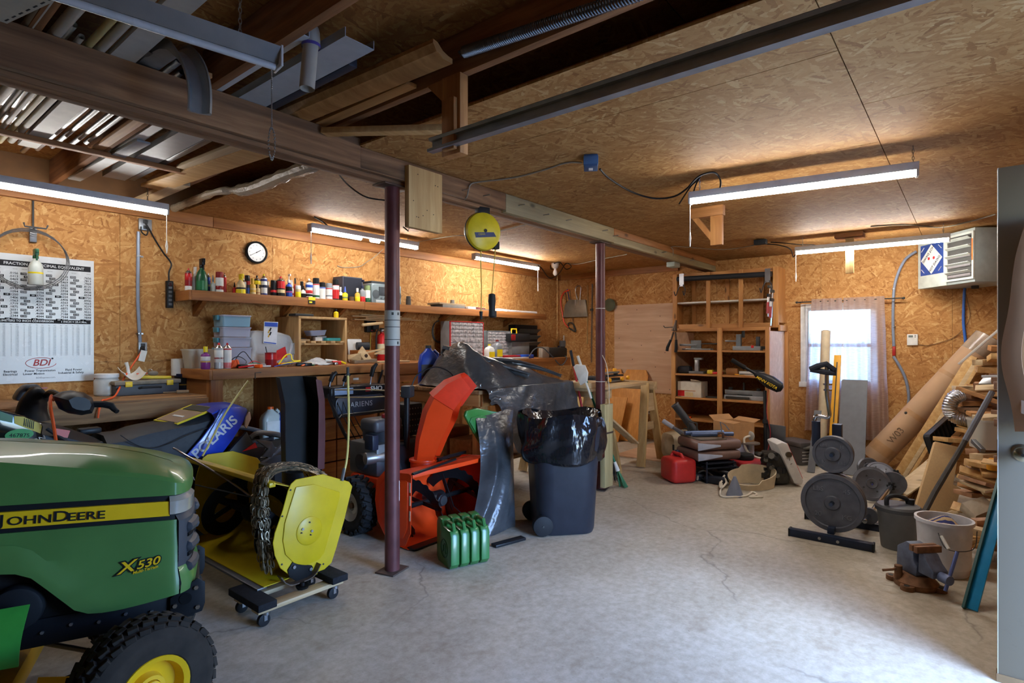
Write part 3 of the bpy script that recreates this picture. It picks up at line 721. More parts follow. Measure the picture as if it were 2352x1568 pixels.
def sc(x0,x1,yt,yb,Y,style,body,label,**k):
    return can((zx(x0)+zx(x1))/2,(x1-x0)/3.919,zy(yt),zy(yb)+1.5,Y,style,body,label,ZS,group=g,**k)
sc(100,158,430,645,4.86,'aero','dred','dark red aerosol can at the left end of the shelf',bands=[('white',.06,.34),('red',.62,.95)])
sc(160,212,395,645,4.90,'spray','clear','cloudy clear spray bottle with white trigger, second on the shelf',cap='white')
sc(200,296,322,652,4.86,'spray','dgreen','large green liquid spray bottle with black nozzle',cap='black',bands=[('green',.2,.75)])
sc(288,326,468,655,4.93,'aero','blue','slim blue aerosol can beside the green spray bottle',bands=[('silver',.45,.6)],nozzle='white')
sc(328,370,490,658,4.86,'dropper','clear','grey clear plastic squeeze bottle with thin spout',cap='grey',bands=[('brown',.03,.3)])
sc(375,442,470,667,4.85,'capcan','white','white can with red cap and round yellow emblem',cap='dred',bands=[('red',.03,.1),('dred',.28,.52)])
sc(438,470,465,667,4.93,'aero','red','plain red aerosol can half hidden behind red-capped can',nozzle='dred')
sc(525,562,555,672,4.88,'dropper','red','small red oil can with black spout',cap='black')
sc(560,640,478,682,4.84,'spray','tan','clear trigger bottle with bright yellow label and yellow trigger',cap='yellow',bands=[('yellow',.05,.62),('black',.62,.8)])
sc(604,648,520,680,4.94,'aero','silver','silver can standing behind the yellow-labelled trigger bottle',nozzle='white')
sc(636,682,487,680,4.97,'capcan','dred','red can with black cap standing at the wall',cap='black')
sc(650,682,585,683,4.86,'capcan','blue','short blue can in front of the red can with black cap',cap='navy')
sc(678,734,528,687,4.85,'bottle','gold','gold coloured bottle with pale label',cap='gold',bands=[('tan',.2,.42),('tan',.6,.8)])
sc(716,776,490,688,4.95,'aero','black','black and yellow aerosol can at the back',bands=[('yellow',.72,.95)],nozzle='black')
sc(736,776,578,690,4.86,'bottle','tan','short cream bottle with red oval label',cap='tan',bands=[('red',.05,.25),('dred',.5,.62)])
sc(779,836,490,697,4.85,'aero','white','white and purple can with yellow cap',bands=[('dblue',.02,.22),('navy',.5,.66),('dblue',.84,.98)],nozzle='yellow')
sc(830,866,545,692,4.93,'bottle','silver','silver-white bottle between purple can and black can',cap='white')
sc(868,920,545,699,4.86,'capcan','black','black can with small red label',cap='black',bands=[('red',.42,.62)])
sc(922,996,512,706,4.85,'aero','black','red and black can with cream lettering band',bands=[('red',.55,.97),('tan',.3,.5)],nozzle='red')
sc(1005,1062,495,712,4.84,'pump','blue','blue and black bottle with white pump top',cap='white',bands=[('black',.62,.98),('red',.5,.6)])
sc(1042,1076,535,712,4.94,'dropper','white','slim white bottle behind the blue pump bottle',cap='white',bands=[('red',.5,.66)])
sc(1074,1104,515,712,4.99,'bottle','dred','thin dark red tube with black cap at the wall',cap='black')
sc(1090,1140,597,718,4.85,'capcan','tan','cream plastic bottle with yellow label and white cap',cap='white',bands=[('yellow',.05,.75)])
sc(1118,1180,545,715,4.97,'bottle','black','wide black bottle at the back of the shelf',cap='black')
sc(1138,1184,597,718,4.86,'bottle','white','small white bottle with black label and black cap',cap='black',bands=[('black',.1,.8)])
sc(1183,1246,530,720,4.85,'aero','white','white can with blue oval above red and black band',bands=[('dred',.02,.2),('black',.22,.36),('red',.38,.58),('blue',.72,.9)],nozzle='white')
sc(1248,1307,530,728,4.85,'capcan','white','tall white spray paint can with black cap and red stripe',cap='black',bands=[('red',.92,1.0),('red',.02,.08),('dgreen',.2,.34)])
sc(1305,1362,572,735,4.85,'capcan','white','short blue and white can with black cap',cap='black',bands=[('blue',.0,.1),('blue',.9,1.0)])
sc(1365,1424,580,739,4.85,'capcan','white','white and red can with grey cap',cap='grey',bands=[('red',.02,.2),('red',.9,1.0),('grey',.36,.48)])
sc(1425,1484,547,744,4.84,'capcan','red','red spray paint can with white band and black cap',cap='black',bands=[('white',.72,.98),('black',.02,.2)])
sc(1480,1516,610,744,4.87,'bottle','white','small black and white bottle between red can and yellow glue',cap='white',bands=[('black',.08,.8)])
sc(1514,1562,608,748,4.84,'dropper','yellow','yellow glue bottle with blue nozzle',cap='blue',bands=[('olive',.5,.72)])
sc(1626,1673,627,757,4.83,'bottle','gold','yellow bottle with white cap in front of the dark box',cap='white',bands=[('yellow',.1,.75)])
sc(1668,1720,552,760,4.84,'pump','grey','clear pump bottle with orange label and dark pump',cap='navy',bands=[('red',.1,.6),('black',.02,.1)])
sc(1714,1766,603,764,4.84,'capcan','white','white and green can with olive cap',cap='olive',bands=[('dgreen',.05,.45)])
sc(1578,1618,700,750,4.83,'tin','brown','small copper coloured tin under the dark box corner',cap='brown',name='small_tin',cat='tin')
# dark speaker box and boombox
a=P(zx(1512),700,Y=4.9).x;b=P(zx(1690),700,Y=4.9).x
t=thg('speaker_box','dark grey speaker box standing on the shelf','speaker',((a+b)/2,4.95,ZS))
MB().box((a,4.89,ZS+.045),(b,5.06,ZS+.27)).mk('cabinet',M_((52,54,66),.6),t,bevel=.004);MB().box((a+.012,4.885,ZS+.056),(b-.012,4.891,ZS+.26)).mk('grille',M_((40,42,52),.9),t)
MB().box((a+.02,4.9,ZS),(b-.02,5.05,ZS+.046)).mk('foot',dk,t)
a=P(zx(1772),700,Y=4.84).x;b=a+.40
t=thg('boombox','silver grey boombox radio on the shelf behind the post','radio',((a+b)/2,4.9,ZS))
sil=M_((126,140,146),.35,.3)
MB().box((a,4.83,ZS+.002),(b,5.03,ZS+.225)).mk('case',sil,t,bevel=.02,seg=3)
MB().box((a+.02,4.86,ZS+.222),(b-.02,5.02,ZS+.25)).mk('lid',M_((48,52,56),.5),t,bevel=.008)
MB().box((a+.09,4.822,ZS+.10),(b-.09,4.832,ZS+.19)).mk('cassette_door',M_((58,64,70),.3),t,bevel=.004)
for x in(a+.055,b-.055):MB().lathe([(.045,0),(.045,.004),(.01,.008)],TR(x,4.83,ZS+.11,0,0,math.pi/2)).mk('speaker_cone',M_((70,78,84),.6),t)
MB().box((a+.05,4.822,ZS+.02),(b-.05,4.834,ZS+.05)).mk('control_strip',M_((168,178,182),.3),t,bevel=.003)
for k in range(4):MB().cyl((a+.12+.045*k,4.822,ZS+.072),(a+.12+.045*k,4.812,ZS+.072),.009,n=10).mk('knob',M_((90,98,104),.4),t)
# flat things on the right half of the shelf
rng=random.Random(11)
def flat(name,label,cat,px0,px1,z,h,Y0,Y1,mat,rz=0.0):
    a=P(px0,700,Y=Y0).x;b=P(px1,700,Y=Y0).x
    return tag(MB().cb(((a+b)/2,(Y0+Y1)/2,z+h/2),(b-a,Y1-Y0,h),rz=rz).mk(name,mat,bevel=min(.003,h/3)),label,cat)
flat('flat_tray','dark flat tray lying on the shelf right of the post','tray',925,1012,ZS,.012,4.83,5.05,M_((74,66,58),.7))
flat('roof_tile','upper grey slate tile on the shelf','tile',1008,1070,ZS+.055,.02,4.83,5.03,M_((140,122,96),.8),.03)
flat('roof_tile','lower grey slate tile stacked on the shelf','tile',1018,1068,ZS+.012,.042,4.82,5.04,M_((112,108,104),.85),-.02)
flat('book','red and black magazine pile on the shelf','magazine',1072,1118,ZS+.03,.02,4.84,5.03,M_((120,44,40),.6),.18)
flat('book','grey folder under the magazines on the shelf','folder',1066,1126,ZS,.03,4.83,5.04,M_((96,92,92),.7),-.05)
flat('paper_sheet','yellowish paper sheet topping the magazine pile','paper',1085,1120,ZS+.051,.004,4.86,5.02,M_((206,196,150),.8),.3)
flat('white_device','small white plastic case on the shelf edge below the cord','case',1074,1094,ZS+.017,.03,4.785,4.83,wpl,.1)
def crp(fn,amp,fr,seed):
    r=random.Random(seed);ph=[(r.uniform(0,6),r.uniform(0,6),r.uniform(.6,1.6),r.uniform(.6,1.6))for _ in range(6)]
    def g(u,v):
        p=V(fn(u,v));s=sum(math.sin(a+fr*c*u+2*b*v)*math.cos(b+fr*d*v+a*u)for a,b,c,d in ph)/3
        return p+V((0,0,amp*s))
    return g
clearp=N('clear_plastic');clearp.b.inputs['Base Color'].default_value=(.85,.88,.9,1);clearp.b.inputs['Alpha'].default_value=.45;clearp.b.inputs['Roughness'].default_value=.18
clearp.bump(clearp.noise(clearp.obj(),40,3),.6,.01);clearp=clearp.mat
a=P(1128,700,Y=4.85).x;b=P(1190,700,Y=4.85).x
tag(MB().sheet(crp(lambda u,v:(a+(b-a)*u,4.83+.2*v,ZS+.05*math.sin(math.pi*u)*math.sin(math.pi*v)+.018),.012,9,3),24,16).mk('plastic_bag',clearp),'crumpled clear plastic bag lying on the shelf','bag')
a=P(1165,720,Y=4.82);b=P(1232,718,Y=4.82)
tag(MB().tube([(a.x,4.83,ZS+.034),((a.x+b.x)/2,4.825,ZS+.032),(b.x,4.82,ZS+.034)],[.016,.014,.017],8).mk('plastic_sleeve',clearp),'rolled clear plastic sleeve at the right end of the shelf','sleeve')
for px,lab in((938,'dark'),(1039,'grey')):
    q=P(px,690,Y=5.0);tag(MB(Matrix.Translation((q.x,5.0,ZS))).lathe([(.03,0),(.03,.1),(.026,.104),(.026,.13),(.02,.134)],n=14).mk('small_jar',M_((70,64,60),.5)if lab=='dark' else M_((120,116,112),.4,.5)),f'small {lab} jar at the back of the shelf','jar')

# ---------------------------------------------------------------- on the bench wall
YW=YL-.012
ink=M_((30,30,34),.6,var=.02);paper=M_((206,208,210),.25,var=.03);inkgrey=M_((120,122,126),.6,var=.02);inkred=M_((176,52,52),.5)
px0,px1,pz0,pz1=.745,1.312,1.085,1.97
t=thg('number_chart','large white decimal equivalent chart with black number columns','chart',(1.03,YW,pz0))
MB().box((px0,YW-.004,pz0),(px1,YW-.001,pz1)).mk('sheet',paper,t)
yp=YW-.0046
def onwall(x,z,y=None):return face((x,y or yp,z),(1,0,0),(0,0,1))
for z0,z1 in((1.885,1.925),(1.500,1.528)):MB().box((px0+.01,yp-.0004,z0),(px1-.02,yp+.0006,z1)).mk('heading_bar',ink,t)
ltr('FRACTION TO DECIMAL EQUIVALENT',.026,onwall((px0+px1)/2,1.904,yp-.001),paper,t,bold=.0004,extrude=.0002)
ltr('MILLIMETERS TO INCH CONVERSION',.019,onwall(px0+.17,1.514,yp-.001),paper,t,bold=.0003,extrude=.0002)
ltr('1 INCH = 25.4 Mm.',.019,onwall(px1-.12,1.514,yp-.001),paper,t,bold=.0003,extrude=.0002)
from math import gcd
cw=.138
for c in range(4):
    xl=px0+.012+c*cw;dec=[];fr={64:[],0:[]}
    rows64=[];rowsev=[]
    for r in range(16):
        k=c*16+r+1;gg=gcd(k,64);n_,d_=k//gg,64//gg
        z=1.838-r*.0208
        off={64:0,32:.018,16:.036,8:.05,4:.056,2:.058,1:.06}[d_]
        MB().box((xl+off-.002,yp-.0004,z-.008),(xl+off+.032,yp+.0006,z+.008)).mk('fraction_box',ink,t)
        dec.append('1.0000' if k==64 else('%.4f'%(k/64+1e-9))[1:])
        (rows64 if d_==64 else rowsev).append((n_,d_,z,xl+off+.015))
        ltr('%d/%d'%(n_,d_)if d_>1 else '1',.013,onwall(xl+off+.015,z,yp-.001),paper,t,bold=.0002,extrude=.0001)
    ltr('FRACTION',.006,onwall(xl+.02,1.868),ink,t,extrude=.0002);ltr('DECIMAL',.006,onwall(xl+.108,1.868),ink,t,extrude=.0002)
    ltr('\n'.join(dec),.021,onwall(xl+.124,1.838-7.5*.0208),ink,t,align='RIGHT',bold=.0003,extrude=.0002,line=.0208/.021*.9995)
for c in range(8):
    for h in range(2):
        x=px0+.024+c*.068+h*.030
        ltr('Mm.' if h==0 else 'Inch',.007,onwall(x+.008,1.487),ink,t,extrude=.0002)
        body=[('%d'%(c*26+r+1))if h==0 else('%.4f'%((c*26+r+1)/25.4)).lstrip('0')for r in range(26)]
        ltr('\n'.join(body),.0068,onwall(x+.008,1.375),inkgrey,t,extrude=.0001,line=.0080/.0068)
cx=1.005
ltr('BDI',.062,onwall(cx,1.222),inkred,t,bold=.0012,shear=.25,extrude=.0003)
MB().tube([V((cx,yp,1.222))+V((.085*math.cos(a),0,.037*math.sin(a)))for a in[(.9+k*.26)for k in range(21)]],.0018,5).mk('logo_swoosh',inkred,t)
MB().cyl((cx+.062,yp,1.252),(cx+.062,yp-.001,1.252),.006,n=10).mk('logo_dot',ink,t)
for s_,x,z in(('Bearings',.84,1.168),('Electrical',.84,1.147),('Power Transmission',1.0,1.168),('Linear Motion',.965,1.147),('Fluid Power',1.19,1.168),('Industrial & Safety',1.175,1.147)):
    ltr(s_,.0205,onwall(x,z),ink,t,bold=.0003,extrude=.0002)
ltr('BDIExpress.com',.016,onwall(1.03,1.118),inkgrey,t,extrude=.0002)
# hook bar with cable coil and hanging spray bottle
q=P(75,540,Y=YW)
t=thg('tool_hook','grey double storage hook screwed to the wall above the chart','hook',q)
MB().box((q.x-.02,YW-.02,q.z-.05),(q.x+.02,YW-.001,q.z+.05)).mk('bracket',M_((120,120,122),.4,.7),t,bevel=.003)
MB().tube([(q.x,YW-.02,q.z+.04),(q.x,YW-.07,q.z+.04)],.006,6).tube([(q.x-.06,YW-.07,q.z+.07),(q.x-.055,YW-.07,q.z+.045),(q.x+.06,YW-.07,q.z+.045),(q.x+.07,YW-.07,q.z+.07)],.006,6).mk('prongs',M_((70,70,72),.5),t)
MB().cyl((q.x,YW-.012,q.z+.05),(q.x,YW-.012,2.35),.006,n=8).mk('rod',M_((60,62,64),.5,.5),t)
mb=MB();c0=P(68,592,Y=YW-.06)
for k in range(3):
    mb.tube([c0+V((.205*math.cos(a)*(1+.03*k),-.008*k,.20*math.sin(a)-.01*k))for a in[i*math.pi/14 for i in range(28)]],.0035,5,closed=True)
tag(mb.mk('cable_coil',M_((120,122,126),.35,.6)),'thin steel cable coil hanging on the hook over the chart','cable')
can(82,28,566,654,YW-.10,'spray','clear','clear spray bottle with green trigger hanging in front of the chart',P(82,654,Y=YW-.10).z,cap='dgreen',bands=[('yellow',.62,.74)])
# conduit, outlets, power strip
cond=M_((140,152,172),.4,.3);gbox=M_((156,160,164),.4,.7)
a,b=P(318,532,Y=YW-.012),P(322,792,Y=YW-.012)
t=thg('conduit','blue-grey electrical conduit running down the wall beside the chart','conduit',(a.x,YW,b.z))
MB().tube(spl([a,P(317,600,Y=YW-.012),P(317,700,Y=YW-.012),b]),.0125,10).mk('pipe',cond,t)
for py in(588,766):q=P(318,py,Y=YW-.012);MB().cyl(q-V((0,0,.005)),q+V((0,0,.005)),.017,n=12).cb((q.x+.02,YW-.004,q.z),(.03,.006,.012)).mk('strap',steel,t)
def outlet(px,py,Y,label,w=.07,h=.11,mat=None,wall='x'):
    q=P(px,py,Y=Y)if wall=='x' else P(px,py,X=Y)
    M=Matrix.Translation(q)if wall=='x' else TR(q.x,q.y,q.z,-math.pi/2)
    t=thg('wall_outlet',label,'outlet',M)
    MB(M).box((-w/2,-.012,-h/2),(w/2,.010,h/2)).mk('plate',mat or wpl,t,bevel=.003)
    for s in(-1,1):MB(M).box((-.016,-.016,s*.022-.014),(.016,-.011,s*.022+.014)).mk('socket',M_((60,60,62),.5),t,bevel=.003)
    return t
outlet(333,516,YW-.02,'metal double outlet box at the top of the conduit',mat=gbox,w=.09,h=.09)
outlet(327,799,YW-.02,'small metal outlet box with the orange cord plugged in',mat=gbox,w=.06,h=.09)
outlet(1494,942,XB-.022,'white double outlet on the window wall beside the sawhorse',wall='y')
a=P(334,512,Y=YW-.05)
cord('power_cable','black cord from the wall outlet down to the power strip',[a,P(345,530,Y=YW-.05),P(356,550,Y=YW-.03),P(375,580,Y=YW-.02),P(393,605,Y=YW-.02),P(388,625,Y=YW-.02),P(388,645,Y=YW-.02)],.006)
cord('power_cable','small black cord loop under the metal outlet box',[P(324,520,Y=YW-.05),P(325,532,Y=YW-.05),P(336,540,Y=YW-.05),P(340,528,Y=YW-.05),P(335,520,Y=YW-.05)],.005)
q0,q1_=P(389,707,Y=YW-.02),P(389,645,Y=YW-.02)
t=thg('power_strip','black power strip hanging on the wall left of the shelf','power strip',q0)
MB().box((q0.x-.025,YW-.04,q0.z),(q0.x+.025,YW-.002,q1_.z)).mk('case',M_((26,27,29),.45),t,bevel=.005)
for k in range(6):MB().cb((q0.x,YW-.041,q0.z+.03+.033*k),(.026,.004,.02)).mk('socket',M_((84,86,90),.5),t,bevel=.002)
MB().cb((q0.x,YW-.042,q1_.z-.03),(.02,.006,.026)).mk('switch',M_((60,20,20),.4),t,bevel=.002)
ocord=M_((236,92,40),.45)
t=thg('extension_cable','orange extension cord from the wall outlet across the low bench','cord',P(290,880,Y=4.7))
MB().tube(spl([P(328,803,Y=YW-.05),P(318,818,Y=YW-.07),P(300,845,Y=4.97),P(284,870,Y=4.85),V((P(268,905,Y=4.6).x,4.62,1.0)),V((P(245,915,Y=4.45).x,4.45,.988)),V((P(232,925,Y=4.38).x,4.36,.988)),P(228,940,Y=4.31),P(225,960,Y=4.30)]),.006,8).mk('cable',ocord,t)
MB().cyl(P(327,799,Y=YW-.03),P(328,804,Y=YW-.06),.018,.012).mk('plug',M_((40,40,42),.5),t)
q=P(328,817,Y=YW-.08);MB().cb(q,(.045,.002,.085),rz=.1,ry=.25).mk('paper_tag',wpl,t)
# clock
q=P(587,580,Y=YW-.002)
t=thg('wall_clock','round black-rimmed wall clock with white face','clock',q)
Tm=TR(q.x,YW-.001,q.z,0,0,math.pi/2)
MB(Tm).lathe([(.098,0),(.102,.01),(.10,.03),(.088,.036),(.083,.028)],n=40,caps=False).mk('rim',M_((30,31,33),.3),t)
MB(Tm).lathe([(.0845,.02),(.0845,.0215)],n=40).mk('dial',M_((214,216,214),.3,var=.02),t)
for h in range(1,13):
    an=math.pi/2-h*math.pi/6;ltr(str(h),.02,face((q.x+.066*math.cos(an),YW-.0226,q.z+.066*math.sin(an)),(1,0,0),(0,0,1)),ink,t,name='numeral',extrude=.0003)
for nm,L,w,an in(('hour_hand',.043,.006,math.radians(32)),('minute_hand',.062,.0035,math.radians(210)),('second_hand',.058,.0012,math.radians(28))):
    e=V((math.cos(an)*L,0,math.sin(an)*L));MB().bar(V((q.x,YW-.0245,q.z))-e*.2,V((q.x,YW-.0245,q.z))+e,w,.0012,up=(0,1,0)).mk(nm,ink,t)
MB().cyl((q.x,YW-.027,q.z),(q.x,YW-.022,q.z),.005,n=12).mk('hub',ink,t)

# ---------------------------------------------------------------- low bench things
ZLB=.981
can(409,28,824,862,4.98,'tin','white','white and red lidded paint can on top of the dark can',ZLB+.12,cap='silver',bands=[('white',.02,.98)])
can(422,38,852,890,4.96,'tin','navy','dark paint-splattered can at the end of the low bench',ZLB,cap='tan',bands=[('black',.1,.85),('gold',.3,.4)])
a=P(245,890,Y=4.9);k=(a.x*CA+a.y*SA)/F
t=thg('plastic_jar','white translucent plastic jar with white lid on the low bench','jar',(a.x,4.9,ZLB))
MB(Matrix.Translation((a.x,4.9,ZLB))).lathe([(.07,0),(.078,.01),(.078,.105),(.068,.125),(.068,.13)]).mk('body',M_((206,206,200),.35),t)
MB(Matrix.Translation((a.x,4.9,ZLB))).lathe([(.074,.128),(.076,.13),(.076,.155),(.07,.158)],n=28).mk('lid',M_((232,232,230),.4),t)
# tool case
a=P(262,896,Y=4.74).x;b=P(415,893,Y=4.74).x
t=thg('tool_case','dusty grey plastic tool case with two yellow latches','tool case',((a+b)/2,4.8,ZLB))
cg=M_((82,84,88),.55);yl=M_((236,200,30),.45)
MB().box((a+.01,4.74,ZLB),(b-.01,4.96,ZLB+.075)).mk('base',cg,t,bevel=.008)
MB().box((a,4.73,ZLB+.076),(b,4.97,ZLB+.105)).mk('lid',M_((140,130,112),.75,var=.3),t,bevel=.006)
for f in(.2,.82):MB().box((a+(b-a)*f-.022,4.722,ZLB+.062),(a+(b-a)*f+.022,4.735,ZLB+.10)).mk('latch',yl,t,bevel=.003)
MB().tube([(a+(b-a)*.36,4.735,ZLB+.05),(a+(b-a)*.38,4.715,ZLB+.055),(a+(b-a)*.66,4.715,ZLB+.055),(a+(b-a)*.68,4.735,ZLB+.05)],.009,8).mk('handle',M_((46,48,50),.5),t)
# scoop and clamp on the case
q=P(302,862,Y=4.86)
t=thg('plastic_scoop','white plastic scoop lying on the tool case','scoop',(q.x,4.86,ZLB+.106))
MB().sheet(lambda u,v:(q.x-.07+.14*u,4.78+.14*v,ZLB+.109+.055*(2*u-1)**2+.04*v*v),12,8,.003).mk('bowl',wpl,t)
MB().tube([(q.x,4.92,ZLB+.148),(q.x,4.94,ZLB+.20),(q.x-.01,4.94,ZLB+.235)],[.012,.011,.013],8).mk('handle',wpl,t)
q=P(345,862,Y=4.84);x=q.x
t=thg('spring_clamp','yellow and orange caulking gun lying on the tool case','caulking gun',(x,4.84,ZLB+.106))
MB().bar((x-.06,4.85,ZLB+.125),(x+.14,4.83,ZLB+.115),.04,.022).mk('frame',yl,t,bevel=.004)
MB().bar((x-.08,4.87,ZLB+.15),(x+.05,4.86,ZLB+.152),.012,.008).mk('rod',M_((236,90,30),.5),t)
MB().ball((x+.02,4.84,ZLB+.15),.026,n=12,sc=(1.4,.7,.8)).mk('grip',M_((130,116,100),.7),t)
MB().tube(arc((x,4.84,ZLB+.168),.014,0,5.5,10),.003,5).mk('ring',steel,t)
tag(MB().tube([(1.62,4.62,ZLB+.016),(1.70,4.60,ZLB+.016),(1.705,4.60,ZLB+.016),(1.78,4.58,ZLB+.016)],[.004,.004,.014,.012],8).mk('screwdriver',M_((150,126,96),.6)),'old wooden-handled screwdriver lying on the low bench','screwdriver')

# ---------------------------------------------------------------- things on the high bench
def P2(px,Y):return P(px,800,Y=Y).x
zb=ZB+.001
can(472,20,791,843,4.56,'bottle','purple','purple spray can with yellow cap on the high bench',zb,cap='yellow',bands=[('white',.62,.97),('yellow',.52,.6)],name='spray_can',cat='spray can')
can(502.5,19,783,843,4.55,'aero','silver','grey and white spray can on the high bench, left of the pair',zb,bands=[('white',.3,.9),('red',.46,.56)])
can(522,18,783,842,4.56,'aero','white','white and pink spray can on the high bench, right of the pair',zb,bands=[('pink',.02,.3),('red',.9,.98)])
can(622,25,807,840,4.58,'tin','dred','red open tin can with a brush handle on the high bench',zb,cap=None,bands=[('red',.5,.95),('black',.85,.93)],name='tin_can',cat='tin can')
x=P2(622,4.58);tag(MB().cyl((x-.01,4.58,zb+.01),(x-.035,4.6,zb+.17),.004,n=6).mk('brush_handle_stick',dk),'thin dark stick standing in the red tin can','stick')
q=P(462,830,Y=4.75)
t=thg('plastic_tub','cloudy empty plastic tub at the left end of the high bench','tub',(q.x,4.75,zb))
milky=N('milky_plastic');milky.b.inputs['Base Color'].default_value=srgb(200,196,184);milky.b.inputs['Alpha'].default_value=.72;milky.b.inputs['Roughness'].default_value=.4;milky=milky.mat
mb=MB(Matrix.Translation((P2(470,4.8),4.8,zb)));o1=rrect(.26,.16,.03);o2=rrect(.30,.19,.035)
mb.loft([[(x,y,0)for x,y in o1],[(x,y,.15)for x,y in o2],[(x*.97,y*.96,.15)for x,y in o2],[(x*.97,y*.95,.006)for x,y in o1]]);mb.mk('shell',milky,t)
MB(Matrix.Translation((P2(470,4.8),4.8,zb))).loft([[(x*1.03,y*1.04,.142)for x,y in o2],[(x*1.03,y*1.04,.152)for x,y in o2]],caps=False).mk('rim',milky,t)
# four stacked translucent drawers
x0,x1=P2(508,4.74),P2(582,4.74)
def clear_tint(nm,c,a=.55):
    s=N(nm);s.b.inputs['Base Color'].default_value=srgb(c);s.b.inputs['Alpha'].default_value=a;s.b.inputs['Roughness'].default_value=.22;return s.mat
bl=clear_tint('blue_clear_plastic',(150,196,222));cl=clear_tint('lavender_clear_plastic',(196,202,224));tealp=M_((66,132,150),.4)
zz=zb
labs=['bottom','second from bottom','third from bottom','topmost']
hs=[.165,.085,.085,.10]
for k in range(4):
    h=hs[k];w=x1-x0-(0 if k==0 else.012)
    t=thg('storage_box',f'clear plastic storage box with lid, {labs[k]} of the bench stack','storage box',((x0+x1)/2,4.82,zz))
    Tm=Matrix.Translation(((x0+x1)/2,4.84,zz));o=rrect(w-.02,.19,.015);
    MB(Tm).loft([[(a*.96,b*.96,0.002)for a,b in o],[(a,b,h-.014)for a,b in o],[(a*.97,b*.97,h-.014)for a,b in o],[(a*.94,b*.94,.006)for a,b in o]]).mk('tub',bl if k==3 else cl,t)
    MB(Tm).prism([(a*1.04,b*1.05)for a,b in o],h-.013,h-.002).mk('lid',cl,t)
    MB(Tm).box((-w/2-.012,-.04,h-.045),(-w/2+.006,.04,h-.006)).mk('latch',tealp,t,bevel=.003)
    if k:
        r=random.Random(k);
        for j in range(4):MB(Tm).cb((r.uniform(-.07,.07),r.uniform(-.05,.05),.016),(.05,.04,.02),rz=r.random()*3).mk('contents',C(r.choice(['white','red','blue','grey','black','tan'])),t)
    zz+=h
# big clear jug with a red label and a bagged part card
q=P2(630,4.72)
t=thg('plastic_jug','clear flattened plastic jug with handle and red label','jug',(q,4.76,zb))
Tm=Matrix.Translation((q,4.80,zb));
prof=[(-.19,.0),(.19,0),(.215,.06),(.215,.17),(.17,.27),(.05,.30),(-.16,.31),(-.20,.24),(-.175,.15),(-.20,.08)]
MB(Tm).prism(prof,-.06,.06,Matrix(((1,0,0,0),(0,0,1,0),(0,1,0,0),(0,0,0,1)))).mk('body',clearp,t,bevel=.025,seg=3)
MB(Tm).tube([(.15,-.062,.10),(.17,-.075,.20),(.205,-.062,.20),(.20,-.062,.10)],.014,8,closed=True).mk('handle',clearp,t)
MB(Tm).plate([(.02,-.064,.04),(.13,-.064,.075),(.11,-.064,.17),(.03,-.064,.135)],.002,n=(0,-1,0)).mk('red_label',C('red'),t)
t=thg('parts_bag','blue and white printed plastic parts bag leaning on the jug','bag',(q-.03,4.70,zb+.2))
MB(Tm).plate([(-.10,-.075,.20),(.02,-.075,.185),(.035,-.075,.385),(-.09,-.075,.385)],.006,n=(0,-1,0)).mk('bag',M_((220,222,226),.3),t)
MB(Tm).plate([(-.088,-.082,.345),(.028,-.082,.342),(.03,-.082,.378),(-.086,-.082,.38)],.002,n=(0,-1,0)).mk('blue_band',C('blue'),t)
MB(Tm).plate([(-.095,-.082,.205),(.015,-.082,.192),(.016,-.082,.2),(-.095,-.082,.213)],.002,n=(0,-1,0)).mk('blue_band',C('blue'),t)
for k in range(4):MB(Tm).cb((-.05+.013*(k%2),-.083,.265+.018*k),(.012,.002,.03),ry=.4).mk('print_mark',C(('gold','black')[k%2]),t)
# wooden cubby
x0,x1=P2(686,4.66),P2(797,4.66)
cub=wood('wood_cubby',(220,184,132),(186,146,92),2);y0,y1,h=4.66,5.06,.42
t=thg('cubby_shelf','open pale wooden cubby with a slatted middle shelf on the bench','cubby',((x0+x1)/2,4.85,zb))
MB().box((x0,y0,zb),(x0+.022,y1,zb+h)).mk('side_panel',cub,t,bevel=.001);MB().box((x1-.022,y0,zb),(x1,y1,zb+h)).mk('side_panel',cub,t,bevel=.001)
MB().box((x0,y0,zb+h+.001),(x1,y1,zb+h+.022)).mk('top_panel',cub,t,bevel=.001)
for k in range(5):
    xs=x0+.024+k*(x1-x0-.06)/4.35;MB().box((xs,y0+.005,zb+.20),(xs+.05,y1,zb+.22)).mk('shelf_slat',cub,t,bevel=.001)
MB().box((x0+.023,y0+.03,zb+.185),(x1-.023,y0+.05,zb+.199)).mk('shelf_rail',cub,t);MB().box((x0+.023,y1-.05,zb+.185),(x1-.023,y1-.03,zb+.199)).mk('shelf_rail',cub,t)
zs=zb+.2205
def cubx(f):return x0+(x1-x0)*f
tag(MB().cb((cubx(.2),4.78,zs+.008),(.11,.1,.016)).mk('wood_scrap',pale_x,bevel=.002),'small wooden block on the cubby shelf','block')
tag(MB(Matrix.Translation((cubx(.17),4.78,zs+.017))).lathe([(.05,0),(.052,.006),(.045,.009)]).mk('grinding_disc',M_((60,60,62),.6)),'dark grinding disc lying on the cubby block','disc')
t=thg('clear_tray','shallow clear plastic tray tilted on the cubby shelf','tray',(cubx(.53),4.8,zs))
Tm=TR(cubx(.53),4.82,zs+.05,0,-.06);o=rrect(.18,.13,.02)
MB(Tm).loft([[(a*.8,b*.8,0)for a,b in o],[(a,b,.05)for a,b in o],[(a*.96,b*.96,.05)for a,b in o],[(a*.77,b*.77,.004)for a,b in o]]).mk('tray',cl,t)
tag(MB().cb((cubx(.47),4.74,zs+.018),(.07,.05,.035)).mk('white_carton',wpl,bevel=.001),'small white carton on the cubby shelf','carton')
